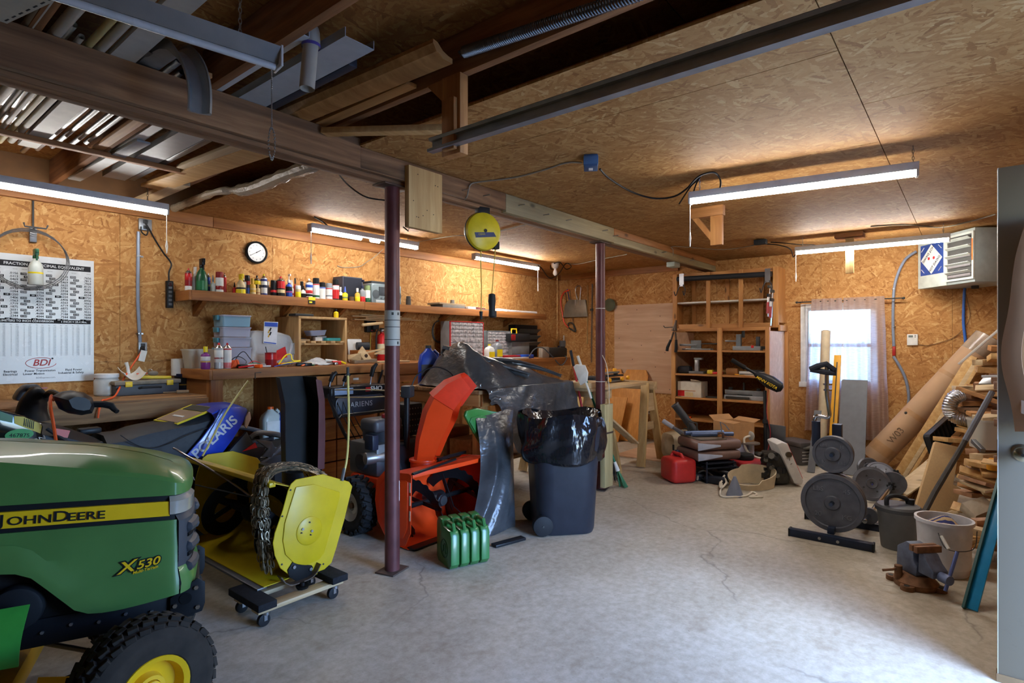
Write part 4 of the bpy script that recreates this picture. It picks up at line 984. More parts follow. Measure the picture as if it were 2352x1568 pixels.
tag(MB().cb((cubx(.60),4.82,zs+.024),(.10,.1,.046)).mk('grey_carton',M_((150,150,150),.6),bevel=.001),'grey carton under the clear tray on the cubby shelf','carton')
tag(MB(Matrix.Translation((cubx(.80),4.78,zs))).prism(rrect(.17,.12,.03),0,.03).mk('teal_container',C('teal'),bevel=.006),'teal lidded container on the cubby shelf','container')
tag(MB().cb((cubx(.12),4.72,zb+h+.034),(.18,.12,.022)).mk('black_tray',dk,bevel=.004),'flat black tray on top of the cubby','tray')
can(772,11,718,738,4.74,'bottle','yellow','small yellow glue bottle with black cap on top of the cubby',zb+h+.0225,cap='black')
# clutter in front of the cubby: each piece a thing of its own
r=random.Random(21)
tag(MB().ball((P2(537,4.56),4.56,zb+.034),.034,n=14,sc=(1.15,1,.95)).tube([V((P2(537,4.56),4.56,zb+.034))+V((.039*math.cos(a),.036*math.sin(a*1.0),.034*math.sin(3*a)))for a in[k*.3 for k in range(21)]],.006,6,closed=True).mk('rope_ball',M_((238,96,40),.7)),'ball of orange string on the high bench','string')
for k,(px,Y,col,nm,lab)in enumerate([(556,4.52,'black','battery_pack','black battery pack with orange sticker'),(576,4.54,'white','battery_charger','white boxed charger lying among wires'),(598,4.53,'grey','circuit_board','green-grey circuit board piece'),(668,4.53,'brown','tool_holster','brown leather tool holster'),(690,4.50,'black','pliers_case','black plier set case'),(712,4.55,'tan','cork_block','tan sanding block'),(752,4.52,'brown','leather_glove','brown folded work glove'),(645,4.60,'orange','tape_roll_box','orange plastic tape box')]):
    x=P2(px,Y);w=r.uniform(.06,.10)
    t=tag(MB().cb((x,Y,zb+.016),(w,.06,.03),rz=r.uniform(-.5,.5)).mk(nm,C(col),bevel=.006),lab+' on the cluttered high bench',nm.replace('_',' '))
def wire(label,col,pts,rr=.0035,nm='wire'):return tag(MB().tube(spl(pts),rr,5).mk(nm,C(col)if isinstance(col,str)else col),label,'wire')
def bz(px,Y,dz=.006):return V((P2(px,Y),Y,zb+dz))
wire('black wire tangle beside the clear drawers','black',[bz(535,4.6),bz(545,4.66,.09),bz(560,4.62,.13),bz(575,4.58,.07),bz(590,4.55),bz(610,4.58,.03)])
wire('second black wire looped on the bench','black',[bz(540,4.63),bz(532,4.66,.06),bz(548,4.66,.09),bz(566,4.62,.05),bz(558,4.57,.007)])
wire('red wire lying in the bench tangle','red',[bz(560,4.53),bz(580,4.56,.05),bz(595,4.55,.04),bz(612,4.52)])
wire('green wire lying in the bench tangle','green',[bz(552,4.51),bz(575,4.55,.035),bz(600,4.53,.03),bz(606,4.50)])
wire('yellow rubber hose arching over the bench clutter','yellow',[bz(640,4.56,.02),bz(655,4.6,.09),bz(668,4.6,.10),bz(672,4.58,.05),bz(690,4.55,.045),bz(660,4.52,.03),bz(645,4.52,.02)],.006,'hose')
wire('blue cable lying in front of the orange box','blue',[bz(630,4.49),bz(655,4.50,.022),bz(680,4.51,.03),bz(688,4.52,.02)],.004)
x=P2(728,4.55)
tag(MB().sheet(crp(lambda u,v:(x-.13+.26*u,4.48+.16*v,zb+.012+.055*math.sin(math.pi*u)*math.sin(math.pi*v)),.014,8,5),22,14).mk('plastic_bag',clearp),'crumpled clear bag in front of the cubby','bag')
x=P2(775,4.52)
t=thg('caulk_tube','white caulk tube with red and yellow ends lying on the bench','caulk tube',(x,4.52,zb))
MB().cyl((x-.10,4.56,zb+.045),(x,4.53,zb+.03),.013,n=10).mk('tube',wpl,t);MB().cyl((x-.06,4.51,zb+.022),(x+.02,4.50,zb+.02),.018,n=10).mk('red_tip',C('red'),t);MB().cyl((x+.025,4.5,zb+.03),(x+.07,4.49,zb+.012),.008,n=8).mk('yellow_tip',C('yellow'),t)
# more small loose things among the bench clutter
r=random.Random(77)
for k,(px,col,sh,lab)in enumerate([(550,'green',0,'green pliers handle'),(563,'red',1,'red marker pen'),(570,'black',0,'black multimeter'),(584,'grey',1,'grey drill bit'),(593,'orange',0,'orange fuse box'),(603,'white',1,'white cable tie bundle'),(640,'black',0,'black socket tray'),(652,'steel',1,'steel punch'),(661,'tan',0,'tan sanding sponge'),(676,'dgreen',1,'dark green file handle'),(684,'steel',1,'long steel chisel'),(697,'orange',1,'orange screwdriver'),(704,'black',0,'black chuck key case'),(718,'dgreen',1,'green twine stick'),(738,'dred',0,'dark red velvet pouch'),(745,'white',0,'white plastic fitting'),(762,'grey',1,'grey hex key'),(766,'steel',0,'small steel hinge'),(786,'yellow',0,'yellow wire nut box')]):
    x,Y=P2(px,4.5),r.uniform(4.46,4.64);a_=r.uniform(-1,1)
    if sh:o=MB().cyl((x-.06*math.cos(a_),Y-.06*math.sin(a_),zb+.008),(x+.06*math.cos(a_),Y+.06*math.sin(a_),zb+.010+.02*r.random()),.007,n=8).mk('hand_tool',C(col))
    else:o=MB().cb((x,Y,zb+.014),(r.uniform(.03,.07),r.uniform(.03,.05),.027),rz=a_).mk('small_case',C(col),bevel=.004)
    tag(o,lab+' lying in the bench clutter','tool' if sh else 'case','small things in the bench clutter')
# wall charger, white panel, wood cradle, extinguisher
q=P(850,748,Y=YW-.03)
t=thg('wall_charger','black battery charger mounted on the wall under the shelf','charger',q)
MB().box((q.x-.06,YW-.06,q.z-.07),(q.x+.06,YW-.002,q.z+.07)).mk('case',M_((34,35,38),.5),t,bevel=.01);MB().box((q.x-.01,YW-.10,q.z-.04),(q.x+.07,YW-.058,q.z+.03)).mk('dock',M_((44,45,48),.5),t,bevel=.006)
MB().cb((q.x,YW-.062,q.z-.05),(.014,.004,.008)).mk('indicator',C('red'),t)
cord('yellow_cable','yellow cord hanging down from the wall charger',[(q.x+.01,YW-.03,q.z-.07),(q.x+.012,YW-.02,q.z-.15),(q.x+.01,YW-.02,q.z-.28)],.005,C('yellow'))
x=P2(818,4.9)
tag(MB().prism([(a,b)for a,b in rrect(.17,.24,.01)],0,.006,face((x,4.92,zb+.122),(1,0,0),(0,.12,1))).mk('cutting_board',M_((206,206,204),.45)),'white plastic sheet with slot leaning behind the wood cradle','plastic sheet')
x=P2(825,4.66)
t=thg('wood_cradle','small wooden trough with a drilled end board on the bench','wooden jig',(x,4.66,zb))
sxy=Matrix(((0,0,1,0),(1,0,0,0),(0,1,0,0),(0,0,0,1)))
MB().bar((x-.11,4.62,zb+.018),(x+.14,4.60,zb+.03),.09,.03).mk('base',wood('wood_grey',(156,134,106),(110,92,70),0),t,bevel=.002)
MB().plate([(x-.11,4.68,zb+.04),(x-.02,4.6,zb+.03),(x-.02,4.60,zb+.10),(x-.10,4.7,zb+.085)],.015).mk('side_board',pale_x,t)
MB().plate([(x+.0,4.6,zb+.03),(x+.115,4.63,zb+.035),(x+.01,4.64,zb+.165),(x-.05,4.62,zb+.10)],.018).mk('end_board',pale_x,t)
MB().cyl((x+.035,4.592,zb+.075),(x+.035,4.60,zb+.076),.018,n=16).mk('drilled_hole',M_((70,50,34),.8),t)
for k,(a,b)in enumerate((((.10,.10),(.36,.14)),((.12,.06),(.34,.10)))):
    tag(MB().bar((x+a[0],4.72+.05*k,zb+a[1]),(x+b[0],4.74+.05*k,zb+b[1]),.03,.016).mk('wood_strip',pale_x,bevel=.001),('upper','lower')[k]+' thin wood strip lying right of the trough','wood strip')
tag(MB().box((x+.16,4.55,zb),(x+.55,4.7,zb+.02)).mk('wood_offcut',pale_x,bevel=.002),'flat pale offcut on the bench beside the post','offcut')
tag(MB().cyl((x+.10,4.84,zb+.17),(x+.22,4.80,zb+.17),.04,n=18).mk('hole_saw_case',M_((40,42,46),.5)),'black round case behind the wood strips','case')
tag(MB().box((x+.06,4.76,zb),(x+.26,4.9,zb+.13)).mk('scrap_block',bench_x,bevel=.003),'brown wood block under the black round case','block')
q=P2(880,4.9)
t=thg('fire_extinguisher','red fire extinguisher standing against the wall left of the post','fire extinguisher',(q,4.92,zb))
Tm=Matrix.Translation((q,4.92,zb))
MB(Tm).lathe([(.05,0),(.055,.01),(.055,.25),(.045,.285),(.02,.305),(.018,.32)],n=24).mk('cylinder',C('red'),t)
MB(Tm).lathe([(.0555,.08),(.056,.082),(.056,.19),(.0555,.192)],n=24).mk('label',M_((214,206,170),.5),t)
MB(Tm).box((-.018,-.02,.318),(.018,.02,.35)).box((-.016,-.09,.348),(.016,.02,.362)).box((-.016,-.08,.325),(.016,-.02,.334)).mk('valve',steel,t,bevel=.003)
MB(Tm).tube(spl([(-.018,0,.335),(-.06,0,.33),(-.075,0,.25),(-.07,0,.06)]),.009,8).mk('hose',dk,t)
# strips stored under the shelf
for k,(a,b)in enumerate((((822,713),(910,722)),((805,722),(935,716)),((838,726),(960,712)),((815,742),(900,728)))):
    p,q=P(*a,Y=4.92),P(*b,Y=4.98);z=ZS-.11-.016*k
    tag(MB().bar((p.x,4.88+.02*k,z),(q.x,4.90+.02*k,z),.035,.012).mk('wood_strip',pale_x,bevel=.001),['topmost','second','third','lowest'][k]+' of the thin wood strips resting on the shelf brackets','wood strip')
t=tag(MB().bar((P(832,742,Y=4.8).x,4.80,ZS-.22),(P(884,727,Y=4.8).x,4.84,ZS-.19),.03,.03).mk('dowel_rod',pale_x,bevel=.01),'pale round dowel sticking out below the shelf','dowel')
# coil of black tubing on the wall
q=P(1007,762,Y=YW-.01);mb=MB()
for k in range(3):mb.tube([q+V((.105*math.cos(a)*(1-.02*k),-.006*k,.13*math.sin(a)+.004*k))for a in[i*math.pi/12 for i in range(24)]],.005,5,closed=True)
tag(mb.mk('tube_coil',M_((70,70,68),.5)),'coil of thin black tubing hung on the wall','coil')
# organisers on the right part of the bench
def organiser(x0,x1,z1,y0,col,label,rows,cols,big,name='drawer_organizer'):
    t=thg(name,label,'organizer',((x0+x1)/2,y0+.08,zb));zt=zb+z1;m=M_(col,.45)
    MB().box((x0,y0+.02,zb),(x1,y0+.17,zt)).mk('case',M_((128,128,130),.5)if col==(196,56,58)else m,t,bevel=.003)
    MB().box((x0,y0,zb),(x0+.008,y0+.02,zt)).box((x1-.008,y0,zb),(x1,y0+.02,zt)).box((x0,y0,zt-.008),(x1,y0+.02,zt)).box((x0,y0,zb),(x1,y0+.02,zb+.006)).mk('face_frame',m,t)
    zz=zt-.01;hb=(z1-.018)/(rows+big*1.55)
    for r_ in range(rows+big):
        n=cols if r_<rows else max(2,cols//2);h=hb if r_<rows else hb*1.55;w=(x1-x0-.018)/n
        for c in range(n):
            a=x0+.009+c*w
            MB().box((a+.002,y0+.004,zz-h+.003),(a+w-.002,y0+.03,zz-.003)).mk('drawer',clear_dr,t)
            MB().box((a+w*.35,y0-.003,zz-h*.62),(a+w*.65,y0+.004,zz-h*.45)).mk('drawer_tab',clear_dr,t)
        zz-=h
    return t
clear_dr=M_((168,164,166),.3,var=.35,scale=30)
organiser(P2(1035,4.72),P2(1111,4.72),.46,4.72,(196,56,58),'red-framed small parts drawer organizer on the bench',4,8,4)
organiser(P2(1120,4.78),P2(1174,4.78),.36,4.78,(132,138,140),'grey small parts drawer organizer beside the red one',6,6,2)
# tool boxes, jugs and small things between organisers and corner
def tbox(px0,px1,Y,z0,z1,mat,label,name='tool_box',cat='tool box',dy=.16,bevel=.006):
    x0,x1=P2(px0,Y),P2(px1,Y)
    return tag(MB().box((x0,Y,zb+z0),(x1,Y+dy,zb+z1)).mk(name,mat,bevel=bevel),label,cat)
blk=M_((34,35,37),.55)
t=tbox(1176,1216,4.72,.02,.22,M_((110,112,112),.4),'clear grey parts case under the black tool box','parts_case','case')
x0,x1=P2(1173,4.70),P2(1218,4.70)
t=thg('tool_box','black tool box with yellow handle and red panel','tool box',((x0+x1)/2,4.8,zb+.22))
MB().box((x0,4.70,zb+.222),(x1,4.9,zb+.33)).mk('body',blk,t,bevel=.01);MB().tube([(x0+.13,4.8,zb+.33),(x0+.14,4.8,zb+.39),(x0+.24,4.8,zb+.39),(x0+.25,4.8,zb+.33)],.012,8).mk('handle',yl,t)
MB().box((x0+.01,4.695,zb+.235),(x0+.10,4.702,zb+.315)).mk('panel',C('dred'),t,bevel=.004)
x0,x1=P2(1200,4.82),P2(1250,4.82)
t=thg('drawer_tower','black open drawer tower against the wall','organizer',((x0+x1)/2,4.9,zb))
MB().box((x0,4.94,zb+.0),(x1,5.07,zb+.46)).mk('case',blk,t,bevel=.006)
for k in range(3):MB().plate([(x0+.02,4.935,zb+.17+.09*k),(x1-.02,4.935,zb+.17+.09*k),(x1-.01,4.87,zb+.22+.09*k),(x0+.01,4.87,zb+.22+.09*k)],.006).mk('drawer_flap',M_((92,90,84),.5),t)
for px,lab,bc,h in((1142,'grey oil jug with yellow label','grey',.22),(1124,'white jug with yellow cap and label','white',.17)):
    x=P2(px,4.60);t=thg('oil_jug',lab+' standing behind the tarp','jug',(x,4.6,zb));Tm=Matrix.Translation((x,4.6,zb))
    MB(Tm).loft([[(a,b,z)for a,b in rrect(w,d_,.02)]for w,d_,z in((.12,.08,0),(.125,.085,.01),(.125,.085,h*.7),(.09,.07,h*.86),(.045,.045,h*.92),(.04,.04,h))]).mk('body',C(bc),t)
    MB(Tm).cyl((0,0,h),(0,0,h+.02),.019,n=12).mk('cap',C('yellow' if bc=='white' else 'dred'),t);MB(Tm).cb((0,-.044,h*.35),(.1,.003,h*.4)).mk('label',C('yellow'),t)
tbox(1168,1200,4.55,0,.045,C('dred'),'folded red shop rag on the bench','shop_rag','rag',.12,.015)
tbox(1200,1226,4.52,0,.05,C('blue'),'blue plastic tray of small tools on the bench','small_tray','tray',.1,.006)
tbox(1160,1215,4.46,0,.02,M_((190,190,188),.5),'white metal straightedge plate at the bench edge','metal_plate','plate',.06,.002)
tbox(1246,1262,4.55,0,.15,M_((140,130,118),.3),'glass jar of hardware on the bench','hardware_jar','jar',.07,.01)
tbox(1262,1304,4.58,0,.14,M_((46,44,42),.5),'dark bench grinder body near the bench end','bench_grinder','grinder',.18,.03)
cord('power_cable','grey cord looping over the right end of the bench',[bz(1215,4.47,.02),bz(1228,4.5,.12),bz(1245,4.5,.14),bz(1262,4.45,.06),V((P2(1285,4.40),4.38,ZB-.1)),V((P2(1300,4.40),4.39,ZB-.02)),bz(1298,4.46,.02)],.008,M_((60,62,66),.5))

# ---------------------------------------------------------------- lawn tractor
TT=TR(.941,2.522,0,math.atan2(-.381,.9243))
TI=TT.inverted();fwd=V((.9243,-.381,0)).normalized();lft=V((.381,.9243,0)).normalized()
SHR=Matrix(((1,0,0,0),(0,1,0,0),(-.058,0,1,0),(0,0,0,1)));TH=TT@SHR # the hood slopes down to the nose
def tp(px,py,y=-.25):
    """tractor coordinates (x, z) of a pixel on the plane y of the tractor"""
    p=TI@PP(px,py,TT@V((0,y,0)),lft);return p.x,p.z
def z7(a,b):return a/2.76,1000+b/2.76
jd_green=M_((78,120,60),.34,var=.10,scale=6,coat=.3);jd_dark=M_((52,98,52),.4,var=.12);jd_yellow=M_((232,184,22),.35,var=.06);blackp=M_((26,27,29),.5);grille_m=M_((58,60,64),.5)
trac=thg('lawn_tractor','green and yellow lawn tractor with a long hood','tractor',TT)
def interp(tab,x):
    if x<=tab[0][0]:return tab[0][1]
    for(a,p),(b,q)in zip(tab,tab[1:]):
        if x<=b:return p+(q-p)*(x-a)/(b-a)
    return tab[-1][1]
Wt=[(-1.0,.27),(-.12,.25),(-.05,.247),(-.01,.235),(.015,.205),(.03,.15),(.038,.08),(.04,.0)]
# plan path of the hood skin: from the rear along the near side, round the nose, back along the far side
path=[(-1.0,-.262),(-.75,-.258),(-.5,-.254),(-.3,-.252),(-.12,-.25),(-.02,-.25),(.005,-.243),(.028,-.215),(.044,-.165),(.050,-.09),(.052,0)]
path=path+[(x,-y)for x,y in path[-2::-1]]
zr=[(-1.0,.985),(-.50,.972),(-.2,.945),(-.05,.912),(.04,.878),(.09,.845)]
zcr=[(-1.0,.945),(-.50,.936),(-.2,.893),(-.05,.868),(.04,.842),(.09,.82)]
def fine(pts,n=5):return[(p.x,p.y)for p in spl([(x,y,0)for x,y in pts],n)]
def inset(x,y,k,dx):return(x-dx,y*(1-k))
rings=[]
for lv in range(6):
    r=[]
    for x,y in fine(path,3):
        zc_,zr_=interp(zcr,x),interp(zr,x)
        if lv==0:r.append((x,y,.797))
        elif lv==1:r.append((x,y,zc_-.012))
        elif lv==2:a,b=inset(x,y,.045,.008);r.append((a,b,zc_+.004))
        elif lv==3:a,b=inset(x,y,.42,.03 if x>-.6 else 0);r.append((a,b,zc_+(zr_-zc_)*.72))
        elif lv==4:a,b=inset(x,y,.60,.05 if x>-.6 else 0);r.append((a,b,zr_-.004))
        else:a,b=inset(x,y,.98,.07 if x>-.6 else 0);r.append((a,b,zr_+.004))
    rings.append(r)
MB(TH).loft(rings,closed=False).mk('hood',jd_green,trac)
def skirt(pts,z0,z1,off=0.0):
    """vertical skin along a plan path between z0 and z1 (functions of x), pushed out by off"""
    r0,r1=[],[]
    for i,(x,y)in enumerate(pts):
        a=pts[max(i-1,0)];b=pts[min(i+1,len(pts)-1)];n=V((b[1]-a[1],-(b[0]-a[0]))).normalized()
        q=(x+n.x*off,y+n.y*off);r0.append((*q,z0(x)if callable(z0)else z0));r1.append((*q,z1(x)if callable(z1)else z1))
    return[r0,r1]
sidep=path[:7]
for sgn in(1,-1):
    sp_=[(x,y*sgn)for x,y in path[:6]]
    if sgn<0:sp_=sp_[::-1]
    MB(TH).loft(skirt(path[:8]if sgn>0 else[(x,-y)for x,y in path[:8]][::-1],.70,.80,-.012),closed=False).mk('side_gap',blackp,trac)
    rr=skirt(sp_,.722,.775,.002);rr2=skirt(sp_,.722,.775,-.010)
    st=MB(TH).loft([rr2[0],rr[0],rr[1],rr2[1]],closed=False).mk('side_stripe',jd_yellow,trac)
    if sgn>0:stripe=st
# lower side panels from the traced lower edge
low=[tp(*z7(a,b))for a,b in((0,870),(100,868),(190,885),(270,942),(400,1040),(470,1095),(520,1116),(600,1121),(750,1098),(900,1062),(1050,1020),(1170,985))]
low=[(x,z+.058*x)for x,z in low]
lowtab=[(-1.0,low[0][1]),*low,(.05,low[-1][1]+.01)]
lowtab=sorted(lowtab)
for sgn in(1,-1):
    pp=fine([(x,y*sgn)for x,y in path[:7]])
    if sgn<0:pp=pp[::-1]
    f0=lambda x:interp(lowtab,x)
    a=skirt(pp,f0,lambda x:f0(x)+.05,.012);b=skirt(pp,lambda x:f0(x)+.09,.60,.0);c=skirt(pp,.66,.704,-.004)
    MB(TH).loft([skirt(pp,f0,f0,-.02)[0],a[0],a[1],b[0],b[1],c[0],c[1],skirt(pp,.704,.704,-.02)[0]],closed=False).mk('side_panel',jd_green,trac)
# nose: bumper skin, grille with louvres, headlamps
np_=fine(path[6:15],3)
MB(TH).loft([skirt(np_,.42,.42,-.03)[0],skirt(np_,.43,.43,.012)[0],skirt(np_,.47,.47,.018)[0],skirt(np_,.52,.52,.006)[0],skirt(np_,.54,.54,-.012)[0]],closed=False).mk('nose_bumper',jd_green,trac)
gp=fine(path[6:15],3)
MB(TH).loft([skirt(gp,.50,.50,-.004)[0],skirt(gp,.55,.55,.004)[0],skirt(gp,.70,.70,.006)[0],skirt(gp,.72,.72,-.01)[0]],closed=False).mk('grille',grille_m,trac)
for sgn in(1,-1):
    for k in range(3):
        z=.665-.075*k;q=[(x,y*sgn)for x,y in fine(path[7:10],5)]
        MB(TH).tube([(x+.006,y,z)for x,y in q],[.006]+[.020]*(len(q)-2)+[.008],8).mk('louvre',grille_m,trac)
        MB(TH).tube([(x+.005,y,z-.03)for x,y in q[1:-1]],.008,6).mk('louvre_slot',M_((12,12,13),.8),trac)
    hp=fine(path[5:10],4);hp=hp if sgn>0 else[(x,-y)for x,y in hp][::-1]
    MB(TH).loft([skirt(hp,.722,.722,-.01)[0],skirt(hp,.728,.728,.006)[0],skirt(hp,.775,.775,.008)[0],skirt(hp,.792,.792,-.01)[0]],closed=False).mk('headlamp',M_((150,142,128),.2,var=.06,coat=.4),trac)
# lettering on the near side
def side(px,py,y=-.2545):x,z=tp(px,py,y);return face(TT@V((x,y,z)),fwd,(0,0,1))
blacki=M_((24,28,30),.5,var=.02)
x,z=tp(0,1192,-.26)
z=.7485
def tx(px):return tp(px,1190,-.257)[0]
def put(s,px,size,dz,sx=1.32):ltr(s,size,face(TH@V((tx(px),-.2572,z+dz)),fwd-V((0,0,.058)),(0,0,1)),blacki,stripe,align='LEFT',bold=.0004,extrude=.001,sx=sx)
put('J',-4,.05,0);put('OHN',15,.039,-.0045);put('D',120,.05,0);put('EERE',154,.039,-.0045)
lp=None
panels=[o for o in COL.objects if o.parent==trac and o.name.startswith('side_panel')]
for(col,bold,dy)in((blacki,.0042,-.2548),(jd_yellow,.0008,-.2556)):
    x,z=tp(287,1304,dy);ltr('X',.056,face(TT@V((x,dy,z)),fwd+V((0,0,.12)),(0,0,1)),col,panels[0],bold=bold,shear=.35,extrude=.0008,sx=1.25)
    x,z=tp(339,1293,dy);ltr('530',.040,face(TT@V((x,dy,z)),fwd+V((0,0,.12)),(0,0,1)),col,panels[0],bold=bold*.8,shear=.3,extrude=.0008,sx=1.2)
x,z=tp(334,1308,-.2556);ltr('Multi-Terrain',.0145,face(TT@V((x,-.2556,z)),fwd+V((0,0,.14)),(0,0,1)),jd_yellow,panels[0],bold=.0003,shear=.25,extrude=.0006)
# frame, front bracket, engine shadow mass, axle, steering
for y in(-.17,.17):MB(TT).box((-1.2,y-.02,.31),(.06,y+.02,.405)).mk('frame_rail',blackp,trac,bevel=.004)
for y in(-.20,.20):
    f=MB(TT).prism([(-.02,.31),(.085,.33),(.095,.36),(.095,.44),(.07,.46),(-.02,.40)],-.006,.006,Matrix(((1,0,0,0),(0,0,1,y),(0,1,0,0),(0,0,0,1)))).mk('front_bracket',blackp,trac,bevel=.002)
    s_=-1 if y<0 else 1
    MB(TT).cyl((.03,y+s_*.007,.39),(.03,y+s_*.009,.39),.021,n=18).mk('bracket_hole',M_((10,10,11),.9),f)
    for bx,bz in((.065,.425),(-.005,.37),(.07,.35)):MB(TT).cyl((bx,y+s_*.006,bz),(bx,y+s_*.014,bz),.008,n=6).mk('bolt',M_((140,120,100),.5,.8),f)
for k in range(5):MB(TT).cyl((-.08-.08*k,-.192,.36+.01*(k%2)),(-.08-.08*k,-.199,.36+.01*(k%2)),.006,n=6).mk('bolt',M_((170,170,168),.35,.9),trac)
MB(TT).box((.055,-.2,.37),(.075,.2,.44)).mk('cross_plate',blackp,trac,bevel=.003)
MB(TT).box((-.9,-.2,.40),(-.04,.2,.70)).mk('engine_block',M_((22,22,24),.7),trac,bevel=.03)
MB(TT).cyl((-.46,-.25,.47),(-.46,-.10,.47),.075,n=24).mk('muffler',M_((30,31,33),.6),trac,bevel=.012)
MB(TT).box((-.102,-.34,.19),(-.022,.32,.25)).mk('front_axle',jd_yellow,trac,bevel=.008)
MB(TT).cyl((-.062,-.36,.16),(-.062,-.31,.30),.022,n=12).mk('kingpin',jd_yellow,trac)
MB(TT).tube([(-.10,-.30,.20),(-.28,-.14,.24),(-.5,-.05,.30)],.009,8).mk('tie_rod',M_((140,140,140),.4,.8),trac)
MB(TT).tube([(-.62,-.22,.12),(-.30,-.2,.19),(-.12,-.24,.20)],.012,8).mk('lift_rod',M_((70,70,70),.5,.6),trac)
MB(TT).plate([(-.42,-.27,.14),(-.30,-.27,.16),(-.30,-.25,.21),(-.40,-.24,.23)],.006).mk('deck_bracket',jd_yellow,trac)
MB(TT).box((-1.0,-.36,.10),(-.48,.36,.20)).mk('deck_shell',jd_yellow,trac,bevel=.03)
MB(TT).cyl((-.36,-.27,.13),(-.36,-.21,.13),.035,n=18).mk('deck_roller',M_((120,122,126),.5),trac)
MB(TT).sheet(lambda u,v:(-1.0+.56*u+.03*v,-.30-.04*math.sin(3*v),.335+.17*v-.03*u*(1-v)),10,8,.006).mk('foot_guard',M_((58,150,56),.35),trac)
# wheels
def tread_tire(T,R,w,rows,n,name_par,mats,rimR,lug=.012,lugw=None,parent=None):
    """tire on the local y axis at origin of T"""
    AX=T@Matrix.Rotation(math.pi/2,4,'X')
    prof=[(rimR,-w*.40),(rimR+.012,-w*.47),(R*.80,-w*.5),(R-.035,-w*.49),(R-.012,-w*.42),(R,-w*.28),(R+.002,0),(R,w*.28),(R-.012,w*.42),(R-.035,w*.49),(R*.80,w*.5),(rimR+.012,w*.47),(rimR,w*.40)]
    ti=MB(AX).lathe(prof,n=48,caps=False).mk('tire',mats[0],parent)
    mb=MB(AX)
    for r_ in range(rows):
        yc=(r_-(rows-1)/2)*w*.86/rows;L=2*math.pi*R/n*.70
        for k in range(n):
            a=2*math.pi*(k+.5*(r_%2))/n;edge=abs(r_-(rows-1)/2)==(rows-1)/2
            M=Matrix.Rotation(a,4,'Z')@Matrix.Translation((R+lug/2-(.012 if edge else 0),0,yc))@Matrix.Rotation((-.35 if yc>0 else.35 if yc<0 else 0),4,'X')@(Matrix.Rotation((.35 if yc>0 else-.35)if edge else 0,4,'Y'))
            mb.box((-lug/2-.004,-L/2,-w*.36/rows),(lug/2,L/2,w*.36/rows),0,M)
    o=mb.mk('tread',mats[0],ti,bevel=.0015,seg=1);o['kind']='stuff'
    return AX
rub=M_((34,33,32),.75,var=.3,scale=20)
dusty=M_((50,44,37),.85,var=.35,scale=16)
for y in(-.45,.27):
    WT=TT@TR(-.085 if y<0 else-.13,y,.222,.5)
    AX=tread_tire(WT,.210,.165,5,30,trac,[dusty],.105,parent=trac)
    s_=1 if y<0 else-1
    MB(AX).lathe([(.001,s_*.035),(.03,s_*.035),(.032,s_*.05),(.045,s_*.05),(.05,s_*.02),(.085,s_*.03),(.095,s_*.07),(.112,s_*.078),(.115,s_*.068),(.104,s_*.06),(.104,-s_*.06)],n=36,caps=False).mk('rim',jd_yellow,trac)
    MB(AX).lathe([(.03,s_*.04),(.03,s_*.06),(.022,s_*.066),(.001,s_*.068)],n=20,caps=False).mk('hub_cap',jd_yellow,trac)
for y in(-.42,.42):
    WT=TT@TR(-1.25,y,.30)
    AX=tread_tire(WT,.288,.26,5,34,trac,[dusty],.155,parent=trac)
    s_=1 if y<0 else-1
    MB(AX).lathe([(.001,s_*.03),(.05,s_*.03),(.13,s_*.06),(.16,s_*.12),(.165,s_*.10),(.15,-s_*.1)],n=36,caps=False).mk('rim',jd_yellow,trac)
    MB(TT).sheet(lambda u,v,y=y:(-1.62+.72*u,y-.15+.30*v,.58+.09*math.sin(math.pi*u)),12,4,.012).mk('fender',jd_green,trac)
MB(TT).box((-1.02,-.26,.45),(-.98,.26,.96)).mk('dash',blackp,trac,bevel=.01)
MB(TT).cyl((-1.0,0,.85),(-1.12,0,1.02),.02,n=12).mk('steering_column',blackp,trac)
MB(TT).tube([TT.inverted()@(TT@(V((-1.12,0,1.02))+V((.13*math.cos(a)*.6,.16*math.sin(a),.13*math.cos(a)*.45))))for a in[k*math.pi/12 for k in range(24)]],.013,8,closed=True).mk('steering_wheel',blackp,trac)
MB(TT).box((-1.62,-.22,.62),(-1.22,.22,.72)).mk('seat',M_((40,40,42),.6),trac,bevel=.04,seg=3);MB(TT).box((-1.68,-.22,.72),(-1.58,.22,1.05)).mk('seat_back',M_((40,40,42),.6),trac,bevel=.04,seg=3)
MB(TT).box((-1.6,-.2,.32),(-.95,.2,.6)).mk('rear_body',blackp,trac,bevel=.02)

# ---------------------------------------------------------------- yellow snowblower attachment on its dolly
def z8(a,b,Y):return P(330+a/3.484,1000+b/3.484,Y=Y)
by=M_((196,168,16),.38,var=.10,scale=9);blk2=M_((12,12,13),.6,var=.2)
blow=thg('snowblower_attachment','yellow tractor snowblower attachment with black auger on a dolly','snowblower',(1.65,3.2,.12))
YP=2.75;YP2=3.80
outl=[(1150,440),(1175,385),(1215,350),(1430,308),(1640,368),(1666,405),(1600,680),(1535,905),(1500,1015),(1420,1090),(1300,1150),(1180,1130),(1090,1060),(1045,960),(1030,860),(1045,780),(1110,590)]
pts=[z8(a,b,YP)for a,b in outl]
pl=MB().plate(pts,.006,n=(0,-1,0)).mk('side_plate',by,blow,bevel=.002,seg=1)
inn=[(1215,410),(1360,388),(1565,450),(1565,490),(1440,940),(1400,990),(1290,1040),(1200,1020),(1130,950),(1110,840),(1125,700)]
MB().plate([z8(a,b,YP-.006)for a,b in inn],.007,n=(0,-1,0)).mk('embossed_panel',by,pl,bevel=.006,seg=2)
c=z8(1325,760,YP-.013)
